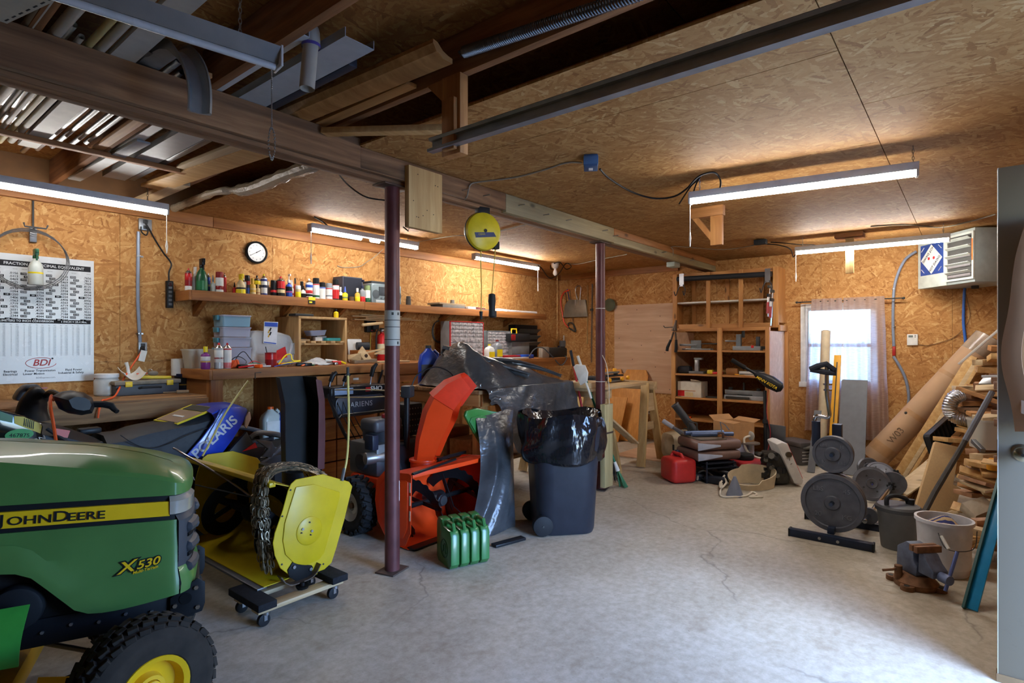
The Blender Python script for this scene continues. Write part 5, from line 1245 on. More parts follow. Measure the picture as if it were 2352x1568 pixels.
MB().lathe([(.075,0),(.075,.003),(.068,.007),(.001,.007)],TR(c.x,c.y,c.z,0,0,math.pi/2),28).mk('bearing_boss',by,pl)
for a,b in((1272,748),(1345,762),(1327,693),(1262,778),(1335,793)):
    p=z8(a,b,YP-.021);MB().cyl(p,p+V((0,-.006,0)),.007 if a in(1272,1345)else.004,n=8).mk('bolt',steel if a in(1272,1345)else dk,pl)
for a,b in((1175,435),(1108,645),(1105,1030),(1437,1027)):
    p=z8(a,b,YP-.006);MB().cyl(p,p+V((0,-.003,0)),.005,n=8).mk('bolt_hole',dk,pl)
off=V((.0,YP2-YP,0))
MB().plate([p+off for p in pts],.006,n=(0,1,0)).mk('side_plate',by,blow,bevel=.002,seg=1)
# drum housing: skin swept along Y
A=lambda a,b:z8(a,b,YP)
prof=[A(1060,325),A(1250,335),A(1450,330),A(1640,400),A(1590,650),A(1520,900),A(1440,1040),A(1290,1105),A(1150,1090)]
cx=sum(p.x for p in prof)/len(prof)
prof=[V((1.475,YP,.648)),V((1.60,YP,.60)),V((1.73,YP,.53)),V((1.82,YP,.42)),V((1.81,YP,.30)),V((1.75,YP,.20)),V((1.66,YP,.15)),V((1.55,YP,.137)),V((1.42,YP,.135))]
prof=spl(prof,4)
MB().sheet(lambda u,v:prof[int(round(u*(len(prof)-1)))]+V((0,.004+(YP2-YP-.008)*v,0)),len(prof)-1,2,.004).mk('drum_housing',by,blow)
MB().bar((1.47,YP+.01,.638),(1.47,YP2-.01,.638),.035,.024).mk('top_rail',by,blow,bevel=.004)
MB().bar((1.415,YP+.01,.128),(1.415,YP2-.01,.128),.05,.012).mk('scraper_edge',M_((110,108,106),.45,.8),blow,bevel=.002)
MB().box((1.70,3.24,.47),(1.74,3.36,.63)).mk('rear_baffle',blk2,blow)
ax=V((1.62,0,.37));Ra=.19
MB().cyl((ax.x,YP,ax.z),(ax.x,YP2,ax.z),.022,n=14).mk('auger_shaft',blk2,blow)
for y0,y1,hand in((YP+.05,3.20,1),(YP2-.05,3.36,-1)):
    for ph in((2.4,)if hand>0 else(.4,)):
        n=40
        MB().sheet(lambda u,v:(ax.x+(.12+.075*v)*math.cos(ph+hand*u*5.2),y0+(y1-y0)*u,ax.z+(.12+.075*v)*math.sin(ph+hand*u*5.2)),n,2,.006).mk('auger_flight',blk2,blow)
        for u in(.15,.6):
            a=ph+hand*u*5.2;y=y0+(y1-y0)*u;MB().bar((ax.x,y,ax.z),(ax.x+.17*math.cos(a),y,ax.z+.17*math.sin(a)),.03,.008,up=(0,1,0)).mk('flight_arm',blk2,blow)
MB().ball((ax.x,3.28,ax.z),.055,n=14,sc=(1,1.1,1)).mk('gearbox',blk2,blow)
# impeller outlet and tall black chute
MB().cyl((1.93,3.30,.34),(1.93,3.30,.56),.10,n=24).mk('chute_base',blk2,blow)
ch=[(1.86,3.42),(1.84,3.30),(1.90,3.22),(2.03,3.23),(2.06,3.30)]
def chute_r(z,k,dx,dy):return[(1.95+(x-1.95)*k+dx,3.30+(y-3.30)*k+dy,z)for x,y in[(2.075,3.255),(2.06,3.40),(1.88,3.43),(1.84,3.30)]]
MB().sheet(lambda u,v:[chute_r(.53,.95,0,0),chute_r(.78,1.0,.0,.0),chute_r(.98,1.0,0,0),chute_r(1.145,.96,-.03,.02)][int(round(v*3))][int(round(u*3))],3,3,.005).mk('chute',blk2,blow,flat=True)
rb=M_((84,40,44),.4)
MB().plate([(2.078,3.25,.55),(2.085,3.25,.80),(2.08,3.25,1.0),(2.06,3.255,1.12),(2.02,3.255,1.13),(2.04,3.255,.98),(2.035,3.25,.8),(2.03,3.25,.55)],.005,n=(0,-1,0)).mk('chute_flange',rb,blow)
MB().tube(spl([P(398,1029,Y=3.75),P(405,1032,Y=3.72),P(425,1044,Y=3.6),P(520,1100,Y=3.3),P(610,1165,Y=3.0)]),.006,8).mk('crank_rod',M_((180,182,186),.3,1),blow)
MB().tube([P(380,1097,Y=3.75),P(480,1120,Y=3.4),P(605,1147,Y=3.0)],.004,6).mk('brace_rod',dk,blow)
stake=M_((206,186,104),.3)
s0,s1=P(785,1104,Y=YP-.01),P(793,843,Y=YP+.02)
MB().tube(spl([s0,P(797,1050,Y=YP),P(801,960,Y=YP),P(799,862,Y=YP)]),.0065,8).mk('marker_stake',stake,blow)
p=P(799,862,Y=YP);MB().cyl(p,P(799,843,Y=YP),.008,n=8).mk('stake_tip',dk,blow);MB().cyl(s0,P(791,1075,Y=YP),.010,n=8).mk('stake_sleeve',M_((120,120,116),.4,.7),blow)
MB().tube(spl([P(465,1047,Y=YP2),P(480,1020,Y=YP2),P(520,945,Y=YP2),P(570,874,Y=YP2)]),.0065,8).mk('marker_stake',stake,blow)
# skid shoe
MB().plate([z8(1150,1075,YP-.008),z8(1190,1010,YP-.008),z8(1235,1030,YP-.008),z8(1340,1035,YP-.008),z8(1352,1050,YP-.008),z8(1330,1150,YP-.008),z8(1230,1170,YP-.008),z8(1160,1130,YP-.008)],.006,n=(0,-1,0)).mk('skid_shoe',blk2,blow,bevel=.002)
MB().sheet(lambda u,v:(1.49+.22*u,YP-.045+.04*v,.118+.06*(2*u-1)**4),10,2,.005).mk('skid_foot',M_((90,76,66),.5,.5),blow)
for a,b in((1200,1050),(1333,1065)):p=z8(a,b,YP-.014);MB().cyl(p,p+V((0,-.010,0)),.009,n=8).mk('bolt',steel,blow)
# tire chains heaped over the near end
chm=M_((150,136,112),.42,.7,var=.5,scale=40)
t=thg('tire_chain','rusty tire chain heaped over the near end of the yellow snowblower','chain',(1.6,2.9,.2))
r=random.Random(5)
for k in range(34):
    y=2.785+.13*r.random();mb=MB();j=lambda s=.02:r.uniform(-s,s)
    top=.665+.03*r.random();frontx=1.475-.05*r.random();zend=r.choice([.16,.20,.26,.32,.4])
    pth=[V((1.80+j(.04),y+j(.03),.60+j(.03))),V((1.70+j(.03),y+j(),top)),V((1.56+j(.03),y+j(),top+.025)),V((1.46+j(.01),y+j(),top-.005)),V((frontx+j(.01),y+j(),.52)),V((frontx+.01+j(.015),y+j(),.36)),V((frontx+.03+j(.01),y+j(),zend))]
    pth=spl(pth,3)
    for a,b in zip(pth,pth[1:]):chain_path(mb,a,b,.042,.0037)
    mb.mk('chain_strand',chm,t)
# dolly
t=thg('furniture_dolly','small furniture dolly with black carpeted ends under the yellow snowblower','dolly',(1.56,2.75,0))
carpet=M_((34,34,36),.95,var=.3,scale=60,bump=.6)
for k,x in enumerate((1.365,1.765)):MB().box((x-.05,2.60,.088),(x+.045,2.91,.125)).mk('carpeted_end',carpet,t,bevel=.006)
for y in(2.665,2.845):MB().box((1.33,y-.035,.066),(1.80,y+.035,.0875)).mk('rail',pale_x,t,bevel=.002)
for x in(1.375,1.755):
    for y in(2.645,2.865):
        cs=MB().cyl((x,y,.052),(x,y,.066),.02,n=12).box((x-.016,y-.016,.028),(x-.0,y-.012,.056)).box((x-.016,y+.012,.028),(x,y+.016,.056)).mk('caster_fork',steel,t)
        MB().cyl((x-.012,y-.011,.03),(x-.012,y+.011,.03),.03,n=20).mk('caster_wheel',M_((30,30,32),.6),cs,bevel=.003)
tag(MB().cyl((1.60,2.70,.10),(1.60,2.70,.118),.012,n=10).cyl((1.60,2.70,.09),(1.60,2.70,.101),.03,.034,n=14).mk('floor_knob',blk2),'small black knob lying between the dolly rails','knob')

# ---------------------------------------------------------------- snowmobile
SY=4.06
def z6(a,b,Y=SY-.2):return P(a/3.36,850+b/3.36,Y=Y)
sled=thg('snowmobile','black and blue snowmobile parked along the low bench','snowmobile',(1.5,SY,0))
seatm=M_((60,60,62),.5,var=.15,bump=.3,scale=30);sblack=M_((34,35,38),.4);sgrey=M_((92,95,102),.35,.3);sblue=M_((30,62,180),.3,coat=.4)
def hull(stations,name,mat,hw,par=None,rnd=.3):
    """stations: (x, z_bottom, z_top, half width)"""
    rings=[]
    for x,z0,z1,w in stations:
        h=z1-z0;rings.append([(x,SY-w,z0),(x,SY-w,z0+h*.55),(x,SY-w*.86,z0+h*.86),(x,SY-w*.5,z1),(x,SY+w*.5,z1),(x,SY+w*.86,z0+h*.86),(x,SY+w,z0+h*.55),(x,SY+w,z0)])
    return MB().loft(rings).mk(name,mat,par or sled)
st=[]
for a,b in((800,505),(880,500),(960,490),(1050,455),(1150,432),(1260,412),(1380,392),(1500,370),(1640,330)):
    p=z6(a,b,SY-.10);st.append((p.x,.52,p.z,.19))
st=[(x,z0+.10*i/8,z1,w-.004*i)for i,(x,z0,z1,w)in enumerate(st)]
seat=hull(st,'seat',seatm,.19)
# piping line of the seat cover
MB().tube(spl([z6(930,500,SY-.196),z6(1020,560,SY-.196),z6(1110,595,SY-.196),z6(1200,598,SY-.196),z6(1320,560,SY-.196),z6(1450,500,SY-.193),z6(1600,445,SY-.185)]),.003,5).mk('seat_piping',M_((30,30,32),.6),seat)
# tank shroud in front of the seat
st=[]
for a,b in((300,405),(400,420),(500,440),(620,478),(720,515),(800,555)):
    p=z6(a,b,SY-.10);st.append((p.x,.50,p.z,.21))
hull(st,'tank_shroud',sblack,.21)
MB().tube(spl([z6(360,450,SY-.215),z6(470,520,SY-.225),z6(560,570,SY-.225),z6(680,590,SY-.22),z6(790,560,SY-.2)]),.010,6).mk('shroud_crease',M_((44,45,48),.4),sled)
MB().cb(z6(690,465,SY),(.11,.07,.035)).mk('fuel_cap',sblack,sled,bevel=.012)
MB().cb(z6(475,485,SY-.225),(.065,.012,.04),ry=.3).mk('side_reflector',M_((196,52,24),.3),sled)
# blue tail
tailp=[(1440,655),(1560,520),(1650,400),(1700,300),(1760,285),(1850,280),(1900,290),(1912,310),(1880,400),(1800,530),(1680,690),(1640,700)]
for s_ in(-1,1):
    pts=[z6(a,b,SY-.2)for a,b in tailp];pts=[V((p.x,SY+s_*.19,p.z))for p in pts]
    bp=MB().plate(pts,.012,n=(0,s_,0)).mk('blue_side_panel',sblue,sled,bevel=.006)
    if s_<0:near_panel=bp
tp_=[z6(a,b,SY-.2)for a,b in((1640,330),(1700,298),(1760,283),(1850,278),(1900,290),(1910,330))]
MB().sheet(lambda u,v:(lambda p:(p.x,SY-.19+.38*v,p.z+.02*math.sin(math.pi*v)-.004))(tp_[int(round(u*5))]),5,8,.01).mk('tail_top',sblue,sled)
a=z6(1505,660,SY-.2);b=z6(1835,360,SY-.2)
dirx=V((b.x-a.x,0,b.z-a.z)).normalized()
ltr('POLARIS',.088,face(V(((a.x+b.x)/2-.012,SY-.2045,(a.z+b.z)/2-.005)),dirx,V((-dirx.z,0,dirx.x))),M_((190,194,204),.4,var=.03),near_panel,bold=.0022,extrude=.001,sx=1.02)
MB().plate([V((p.x,SY-.19,p.z))for p in(z6(1925,320),z6(1935,370),z6(1900,450),z6(1885,430),z6(1890,360))],.02,n=(0,-1,0)).mk('tail_light',M_((214,190,186),.2),sled,bevel=.004)
MB().plate([V((p.x,SY-.20,p.z))for p in(z6(1690,690),z6(1890,470),z6(1960,590),z6(2040,590),z6(1990,680),z6(1800,745))],.03,n=(0,-1,0)).mk('rear_side_cover',M_((44,46,54),.4),sled,bevel=.006)
MB().plate([V((p.x,SY-.232,p.z))for p in(z6(1850,622),z6(1950,553),z6(1968,592))],.004,n=(0,-1,0)).mk('red_reflector',M_((200,22,30),.25),sled)
tz=z6(2000,640).z
MB().box((st[0][0]-.2,SY-.2,.34),(2.25,SY+.2,.56)).mk('tunnel',M_((58,60,66),.4,.5),sled,bevel=.01)
MB().loft([[(x,SY-.19,z)for x,z in((.2,.20),(.35,.02),(2.0,.02),(2.28,.16),(2.26,.34),(2.1,.40),(.4,.36))],[(x,SY+.19,z)for x,z in((.2,.20),(.35,.02),(2.0,.02),(2.28,.16),(2.26,.34),(2.1,.40),(.4,.36))]]).mk('track',rub,sled,bevel=.02)
mb=MB()
for k in range(9):mb.box((2.20-.0*k,SY-.18,.10+.032*k),(2.315-.003*(k-3)**2,SY+.18,.118+.032*k))
mb.mk('track_lugs',rub,sled)['kind']='stuff'
rb_=[z6(1930,520,SY-.21),z6(1990,485,SY-.21),z6(2120,490,SY-.21),z6(2200,515,SY-.15),z6(2215,545,SY-.1),z6(2150,610,SY-.2),z6(2050,690,SY-.21),z6(1930,750,SY-.21)]
MB().tube(spl(rb_,4),.017,8).mk('rear_bumper',sgrey,sled)
MB().tube([V((p.x,2*SY-p.y,p.z))for p in spl(rb_,4)],.017,8).mk('rear_bumper',sgrey,sled)
MB().cyl((rb_[3].x,SY-.15,rb_[3].z),(rb_[3].x,SY+.15,rb_[3].z),.017,n=8).mk('bumper_bar',sgrey,sled)
MB().plate([V((p.x,SY-.205,p.z))for p in(z6(1955,530),z6(2080,545),z6(2110,600),z6(2080,670),z6(2000,660),z6(2050,600))],.03,n=(0,-1,0)).mk('bumper_mount',sgrey,sled,bevel=.005)
# handlebar pod and guards
pod=[z6(270,400,SY-.08),z6(275,300,SY-.08),z6(300,215,SY-.05),z6(350,170,SY-.02)]
MB().tube(spl([V((p.x,SY,p.z))for p in pod],4),[.085,.08,.075,.07,.068,.066,.064,.06,.058,.056,.054,.05,.04],12).mk('steering_post',sblack,sled)
hb=V((pod[3].x,SY,pod[3].z-.02))
MB().tube(spl([hb+V((.0,.42,-.02)),hb+V((-.01,.2,.03)),hb,hb+V((-.01,-.2,.03)),hb+V((.02,-.36,0)),hb+V((.06,-.44,-.03))]),.016,10).mk('handlebar',sblack,sled)
# near hand guard: a bulging shell with the grip sticking out behind
gp_=[z6(a,b,SY-.36)for a,b in((410,200),(480,165),(550,155),(640,170),(700,205),(725,270),(700,330),(620,345),(520,330),(460,300))]
c0=sum(gp_,V())/len(gp_)
def guard(s_):
    rings=[]
    for k,(off,sc_)in enumerate(((-.10,.55),(-.07,.85),(-.02,1.0),(.03,.97),(.06,.8))):
        rings.append([V((c0.x+(p.x-c0.x)*sc_,SY+s_*(.36-off),c0.z+(p.z-c0.z)*sc_))for p in gp_])
    return MB().loft(rings).mk('hand_guard',sblack,sled)
guard(-1)
e0,e1=z6(725,262,SY-.42),z6(905,320,SY-.5)
MB().tube([e0,z6(800,262,SY-.45),z6(860,275,SY-.47),z6(880,300,SY-.48),e1],[.017,.018,.018,.014,.012],10).mk('grip',M_((28,29,31),.6),sled)
gq=[z6(a,b,SY+.30)for a,b in((110,225),(150,160),(200,115),(290,110),(330,130),(270,160),(215,190),(150,245))]
MB().plate(gq,.10,n=(0,1,0)).mk('hand_guard',M_((70,72,76),.4),sled,bevel=.015)
MB().cb(z6(340,137,SY+.2),(.03,.02,.006)).mk('brake_lever',M_((200,80,70),.4),sled)
# cowl with decals at the frame's left edge
cw=[z6(a,b,SY-.30)for a,b in((-320,210),(0,305),(180,350),(310,405),(325,430),(310,500),(330,560),(200,600),(0,600),(-320,560))]
cowl=MB().plate(cw,.03,n=(0,-1,0)).mk('cowl_panel',M_((22,28,26),.15,coat=.5),sled,bevel=.008)
MB().plate([z6(a,b,SY-.331)for a,b in((108,352),(180,358),(312,412),(322,432),(312,488),(200,445),(112,410))],.002,n=(0,-1,0)).mk('yellow_decal',M_((206,180,30),.3),cowl)
MB().plate([z6(a,b,SY-.331)for a,b in((0,315),(100,352),(95,405),(0,385))],.002,n=(0,-1,0)).mk('green_decal',M_((70,120,84),.3),cowl)
for k in range(6):
    x=190+14*k;MB().plate([z6(a,b,SY-.334)for a,b in((x,370+4*k),(x+4,372+4*k),(x-2,430+5*k),(x-8,428+5*k))],.002,n=(0,-1,0)).mk('decal_streak',sblack,cowl)
q=z6(150,497,SY-.333)
MB().lathe([(.056,0),(.056,.002)],TR(q.x,q.y,q.z,0,0,math.pi/2)@Matrix.Diagonal((1,.52,1,1)),28).mk('registration_sticker',M_((36,150,62),.35),cowl)
ltr('467875',.027,face(q+V((0,-.003,-.004)),(1,0,-.12),(0,0,1)),ink,cowl,extrude=.0004)
ltr('FUSION',.03,face(z6(230,560,SY-.334),(1,0,.35),(0,0,1)),wpl,cowl,extrude=.0004,sx=1.3)
# front of the machine beyond the frame
hull([(-.55,.30,.55,.2),(-.3,.28,.75,.25),(0,.26,.86,.26),(.35,.26,.90,.26),(.62,.3,.88,.25)],'hood',sblue,.3)
for s_ in(-1,1):MB().tube(spl([(.3,SY+s_*.33,.04),(-.3,SY+s_*.33,.03),(-.75,SY+s_*.33,.06),(-.95,SY+s_*.33,.2)]),.05,8).mk('ski',sblack,sled);MB().bar((-.2,SY+s_*.28,.4),(-.2,SY+s_*.33,.06),.05,.04).mk('ski_leg',sgrey,sled)
# orange cord round the handlebar
cord('orange_strap','orange cord looped around the snowmobile handlebar',[z6(440,600,SY-.40),z6(425,500,SY-.42),z6(410,400,SY-.43),z6(392,300,SY-.40),z6(390,225,SY-.32),z6(405,192,SY-.22),z6(415,230,SY-.1)],.008,ocord)
# clipboard on the seat
t=thg('clipboard','yellow and tan packaged blade card lying on the snowmobile seat','package',z6(1460,380,SY))
ca,cb_,cc,cd=[z6(a,b,SY-.1)for a,b in((1255,408),(1360,432),(1672,318),(1550,283))]
ca,cb_,cc,cd=V((ca.x,SY+.05,ca.z)),V((cb_.x,SY-.12,cb_.z+.01)),V((cc.x,SY-.12,cc.z+.02)),V((cd.x,SY+.05,cd.z))
nrm=(cb_-ca).cross(cd-ca).normalized();nrm=nrm if nrm.z>0 else-nrm
MB().plate([ca,cb_,cc,cd],.008,n=nrm).mk('card',M_((222,200,40),.5),t)
L=lambda u,v:ca.lerp(cd,u).lerp(cb_.lerp(cc,u),v)+nrm*.0085
MB().plate([L(.04,.08),L(.04,.92),L(.66,.92),L(.66,.08)],.004,n=nrm).mk('blade_window',M_((150,122,96),.4),t)
MB().plate([L(.70,.1),L(.70,.9),L(.97,.9),L(.97,.1)],.003,n=nrm).mk('printed_panel',M_((60,60,52),.5),t)
MB().plate([L(.30,.30),L(.30,.7),L(.36,.7),L(.36,.3)],.006,n=nrm).mk('price_sticker',wpl,t)
# washer-fluid jugs under the bench
def fluid_jug(px,py,Y,col,cap,label,h=.27):
    p=P(px,py,Y=Y);Tm=Matrix.Translation((p.x,Y,0.001));t=thg('fluid_jug',label,'jug',Tm)
    z0=p.z-h if p.z>h else.001
    MB(Tm@Matrix.Translation((0,0,z0))).loft([[(a,b,z)for a,b in rrect(w,d_,.03)]for w,d_,z in((.15,.10,0),(.16,.11,.01),(.16,.11,h*.62),(.13,.10,h*.75),(.06,.06,h*.88),(.05,.05,h*.93))]).mk('body',C(col),t)
    MB(Tm@Matrix.Translation((0,0,z0))).cyl((0,0,h*.92),(0,0,h),.026,n=14).mk('cap',C(cap),t)
    MB(Tm@Matrix.Translation((0,0,z0))).tube([(.05,0,h*.9),(.075,0,h*.82),(.07,0,h*.62)],.013,8).mk('handle',C(col),t)
    MB(Tm@Matrix.Translation((0,0,z0))).cb((0,-.057,h*.36),(.12,.003,h*.4)).mk('label',C('yellow' if col=='blue' else 'white'),t)
tag(MB().box((2.05,4.50,0),(2.50,4.95,.55)).mk('storage_crate',M_((56,44,34),.8),bevel=.004),'dark wooden crate under the bench holding the fluid jugs','crate')
fluid_jug(621,978,4.62,'clear','orange','cloudy jug with orange cap under the bench')
fluid_jug(657,970,4.60,'blue','yellow','blue fluid jug with yellow cap under the bench')
for o in list(COL.objects):
    if o.name.startswith('fluid_jug')and o.parent is None:
        o.location.z=.551;k=[c for c in COL.objects if c.parent==o]
        zmin=min((v.co.z for c in k for v in c.data.vertices))
        o.location.z=.552-zmin;WM[o.name]=Matrix.Translation(o.location)

# ---------------------------------------------------------------- orange two-stage snowblower
AX0,AX1,AYF=2.445,3.205,2.82
XC=(AX0+AX1)/2
og=M_((228,66,14),.42,var=.08,scale=6,coat=.1);ab=M_((24,24,26),.35)
ar=thg('snow_blower','orange and black walk-behind snowblower with tall chute','snowblower',(XC,3.5,0))
def z5(a,b,**k):return P(640+a/3.135,830+b/3.135,**k)
sidepoly=[(AYF,.50),(AYF+.03,.51),(3.10,.49),(3.18,.42),(3.20,.28),(3.17,.14),(3.08,.04),(2.98,.012),(2.88,.03),(AYF+.01,.12)]
YZX=Matrix(((0,0,1,0),(1,0,0,0),(0,1,0,0),(0,0,0,1)))
for x,s_ in((AX0,-1),(AX1,1)):
    o=MB().prism(sidepoly,x-.004,x+.004,YZX).mk('bucket_side',og,ar,bevel=.002,seg=1)
    ins=[(2.86+(y-2.86)*.80+.02,.27+(z-.27)*.80)for y,z in sidepoly]
    MB().prism(ins,x+s_*.004,x+s_*.010,YZX).mk('embossed_panel',og,o,bevel=.005,seg=2)
    if s_<0:
        for z in(.42,.335,.235):MB().box((x-.006,AYF+.008,z-.032),(x-.0041,AYF+.02,z+.032)).mk('reflective_strip',M_((226,200,170),.3),o)
bp_=spl([V((0,AYF,.50)),V((0,3.0,.49)),V((0,3.12,.45)),V((0,3.18,.33)),V((0,3.17,.18)),V((0,3.09,.06)),V((0,2.98,.018)),V((0,2.86,.012))],4)
MB().sheet(lambda u,v:bp_[int(round(u*(len(bp_)-1)))]+V((AX0+.004+(AX1-AX0-.008)*v,0,0)),len(bp_)-1,2,.004).mk('bucket_housing',og,ar)
MB().bar((AX0+.0,AYF-.0,.498),(AX1,AYF,.498),.02,.03).mk('bucket_lip',og,ar,bevel=.003)
MB().bar((AX0+.01,AYF+.02,.018),(AX1-.01,AYF+.02,.018),.07,.008).mk('scraper_bar',ab,ar)
axz,axy=.24,3.0
MB().cyl((AX0,axy,axz),(AX1,axy,axz),.018,n=12).mk('auger_shaft',ab,ar)
MB().cyl((XC-.06,axy,axz),(XC+.06,axy,axz),.055,n=18).cyl((XC,axy-.075,axz),(XC,axy+.1,axz),.045,n=18).mk('auger_gearcase',M_((44,46,50),.35,.5),ar,bevel=.008)
MB().cyl((XC,axy-.076,axz),(XC,axy-.086,axz),.034,n=20).mk('gearcase_cap',M_((130,132,136),.3,.9),ar)
for x0,x1,hd in((AX0+.04,XC-.08,1),(AX1-.04,XC+.08,-1)):
    for ph in(.6,.6+math.pi):
        MB().sheet(lambda u,v:(x0+(x1-x0)*u,axy+(.12+(.07+.012*(int(u*22)%2))*v)*math.cos(ph+hd*u*3.3),axz+(.12+(.07+.012*(int(u*22)%2))*v)*math.sin(ph+hd*u*3.3)),44,2,.006).mk('auger_flight',ab,ar)
        for u in(.1,.8):
            an=ph+hd*u*3.3;MB().bar((x0+(x1-x0)*u,axy,axz),(x0+(x1-x0)*u,axy+.16*math.cos(an),axz+.16*math.sin(an)),.028,.008,up=(1,0,0)).mk('flight_arm',ab,ar)
MB().bar((AX0-.01,AYF-.02,.515),(AX0+.40,AYF+.0,.545),.022,.014).mk('drift_cutter',ab,ar,bevel=.002)
MB().bar((XC+.02,3.0,.52),(AX1-.05,3.02,.525),.02,.02).mk('clean_out_tool',ab,ar)
# chute
cyy=3.13
MB().cyl((XC,cyy,.45),(XC,cyy,.50),.095,n=28).cyl((XC,cyy,.495),(XC,cyy,.515),.105,n=28).mk('chute_ring',og,ar,bevel=.004)
ps=[V((XC,cyy,.515)),V((XC+.03,cyy-.01,.66)),V((XC+.09,cyy-.03,.84)),V((XC+.16,cyy-.05,.98))]
odir=V((.5,-.87,0)).normalized();sdir=V((.87,.5,0)).normalized()
def Uring(c,w,dpt,tilt):
    o_=(odir-V((0,0,tilt))).normalized()
    return[c+sdir*(w/2)+o_*dpt,c+sdir*(w/2)-o_*dpt*.2,c+sdir*(w*.3)-o_*dpt*.55,c-sdir*(w*.3)-o_*dpt*.55,c-sdir*(w/2)-o_*dpt*.2,c-sdir*(w/2)+o_*dpt]
rg=[Uring(ps[0],.18,.10,0),Uring(ps[1],.21,.125,.1),Uring(ps[2],.225,.15,.35),Uring(ps[3],.215,.13,.6)]
MB().sheet(lambda u,v:rg[int(round(v*3))][int(round(u*5))],5,3,.005).mk('chute',og,ar)
dfl=[Uring(ps[3]+V((-.02,.01,-.03)),.235,.15,.6),Uring(ps[3]+V((.06,-.04,.06)),.225,.13,.9),Uring(ps[3]+V((.15,-.09,.115)),.21,.09,1.2)]
MB().sheet(lambda u,v:dfl[int(round(v*2))][int(round(u*5))],5,2,.005).mk('deflector',M_((222,52,14),.42,coat=.1),ar)
MB().cyl((XC-.02,cyy+.16,.50),(XC-.02,cyy+.16,.98),.022,n=12).mk('chute_post',ab,ar)
MB().cb((XC-.03,cyy+.14,1.0),(.10,.08,.09),rz=.5).mk('gear_head',M_((48,48,50),.4),ar,bevel=.015)
MB().tube(spl([(XC-.0,cyy+.13,1.04),(XC+.04,cyy+.1,1.13),(XC+.14,cyy+.02,1.18),(XC+.22,cyy-.05,1.14),(XC+.25,cyy-.08,1.08)]),.005,6).mk('deflector_cable',ab,ar)
for dz in(0,-.03):MB().tube([(XC-.05,cyy+.16,1.0+dz),(XC-.12,cyy+.5,1.0+dz*2),(XC-.15,4.02,.98+dz*2)],.006,6).mk('control_rod',M_((170,160,130),.4,.6),ar)
# body, engine
MB().box((2.56,3.2,.18),(3.09,3.66,.38)).mk('tractor_frame',og,ar,bevel=.02)
MB().prism([(3.17,.36),(3.3,.62),(3.5,.60),(3.66,.38)],2.66,2.99,YZX).mk('belt_cover',M_((22,23,26),.35),ar,bevel=.04,seg=3)
MB().box((2.58,3.36,.38),(3.04,3.70,.62)).mk('engine_block',M_((96,98,100),.45,.4),ar,bevel=.02)
MB().lathe([(.15,0),(.155,.04),(.15,.10),(.10,.13),(.001,.135)],TR(2.78,3.54,.62),28).mk('engine_shroud',M_((48,50,56),.45),ar)
MB().box((2.57,3.36,.70),(2.83,3.56,.80)).mk('fuel_tank',M_((62,64,70),.45),ar,bevel=.03,seg=3)
MB().cyl((2.72,3.42,.80),(2.72,3.42,.83),.04,n=18).mk('fuel_cap',C('dred'),ar,bevel=.006)
MB().box((2.545,3.36,.58),(2.60,3.46,.69)).mk('starter_box',M_((38,44,60),.4),ar,bevel=.008)
MB().cyl((2.52,3.42,.52),(2.66,3.38,.52),.045,n=18).mk('starter_motor',M_((150,150,148),.35,.7),ar,bevel=.006)
MB().cyl((2.55,3.52,.48),(2.60,3.52,.48),.06,n=20).mk('recoil_housing',M_((70,70,72),.4,.5),ar)
MB().box((2.93,3.46,.62),(3.12,3.66,.88)).mk('muffler_guard',M_((34,34,34),.5,.5),ar,bevel=.02)
mb=MB()
for i in range(6):
    for k in range(5):mb.cyl((2.95+.028*i,3.456,.66+.045*k),(2.95+.028*i,3.462,.66+.045*k),.006,n=6)
mb.mk('guard_holes',M_((150,148,140),.4,.8),ar)['kind']='stuff'
# wheels with chevron lugs
lug_m=M_((30,30,31),.7)
for x,s_ in((2.44,-1),(3.21,1)):
    WTm=TR(x,3.42,.205,math.pi/2);AXm=WTm@Matrix.Rotation(math.pi/2,4,'X')
    ti=MB(AXm).lathe([(.10,-.055),(.115,-.063),(.15,-.066),(.175,-.058),(.185,-.04),(.188,0),(.185,.04),(.175,.058),(.15,.066),(.115,.063),(.10,.055)],n=40,caps=False).mk('tire',rub,ar)
    mb=MB(AXm)
    for k in range(20):
        for q in(-1,1):
            M=Matrix.Rotation(2*math.pi*(k+.25*q)/20,4,'Z')@Matrix.Translation((.192,0,q*.033))@Matrix.Rotation(q*.5,4,'X');mb.box((-.012,-.014,-.03),(.014,.014,.03),0,M)
            M=Matrix.Rotation(2*math.pi*(k+.25*q+.5)/20,4,'Z')@Matrix.Translation((.178,0,q*.055))@Matrix.Rotation(q*.5,4,'Y');mb.box((-.012,-.012,-.014),(.012,.012,.014),0,M)
    mb.mk('tread',lug_m,ti,bevel=.002,seg=1)['kind']='stuff'
    MB(AXm).lathe([(.001,s_*.02),(.03,s_*.02),(.035,s_*.035),(.06,s_*.03),(.085,s_*.045),(.104,s_*.058),(.104,-s_*.05)],n=32,caps=False).mk('rim',M_((176,176,172),.35,.6),ar)
    MB(AXm).cyl((0,0,s_*.018),(0,0,s_*.04),.02,n=12).mk('hub',M_((120,96,76),.5,.6),ar)
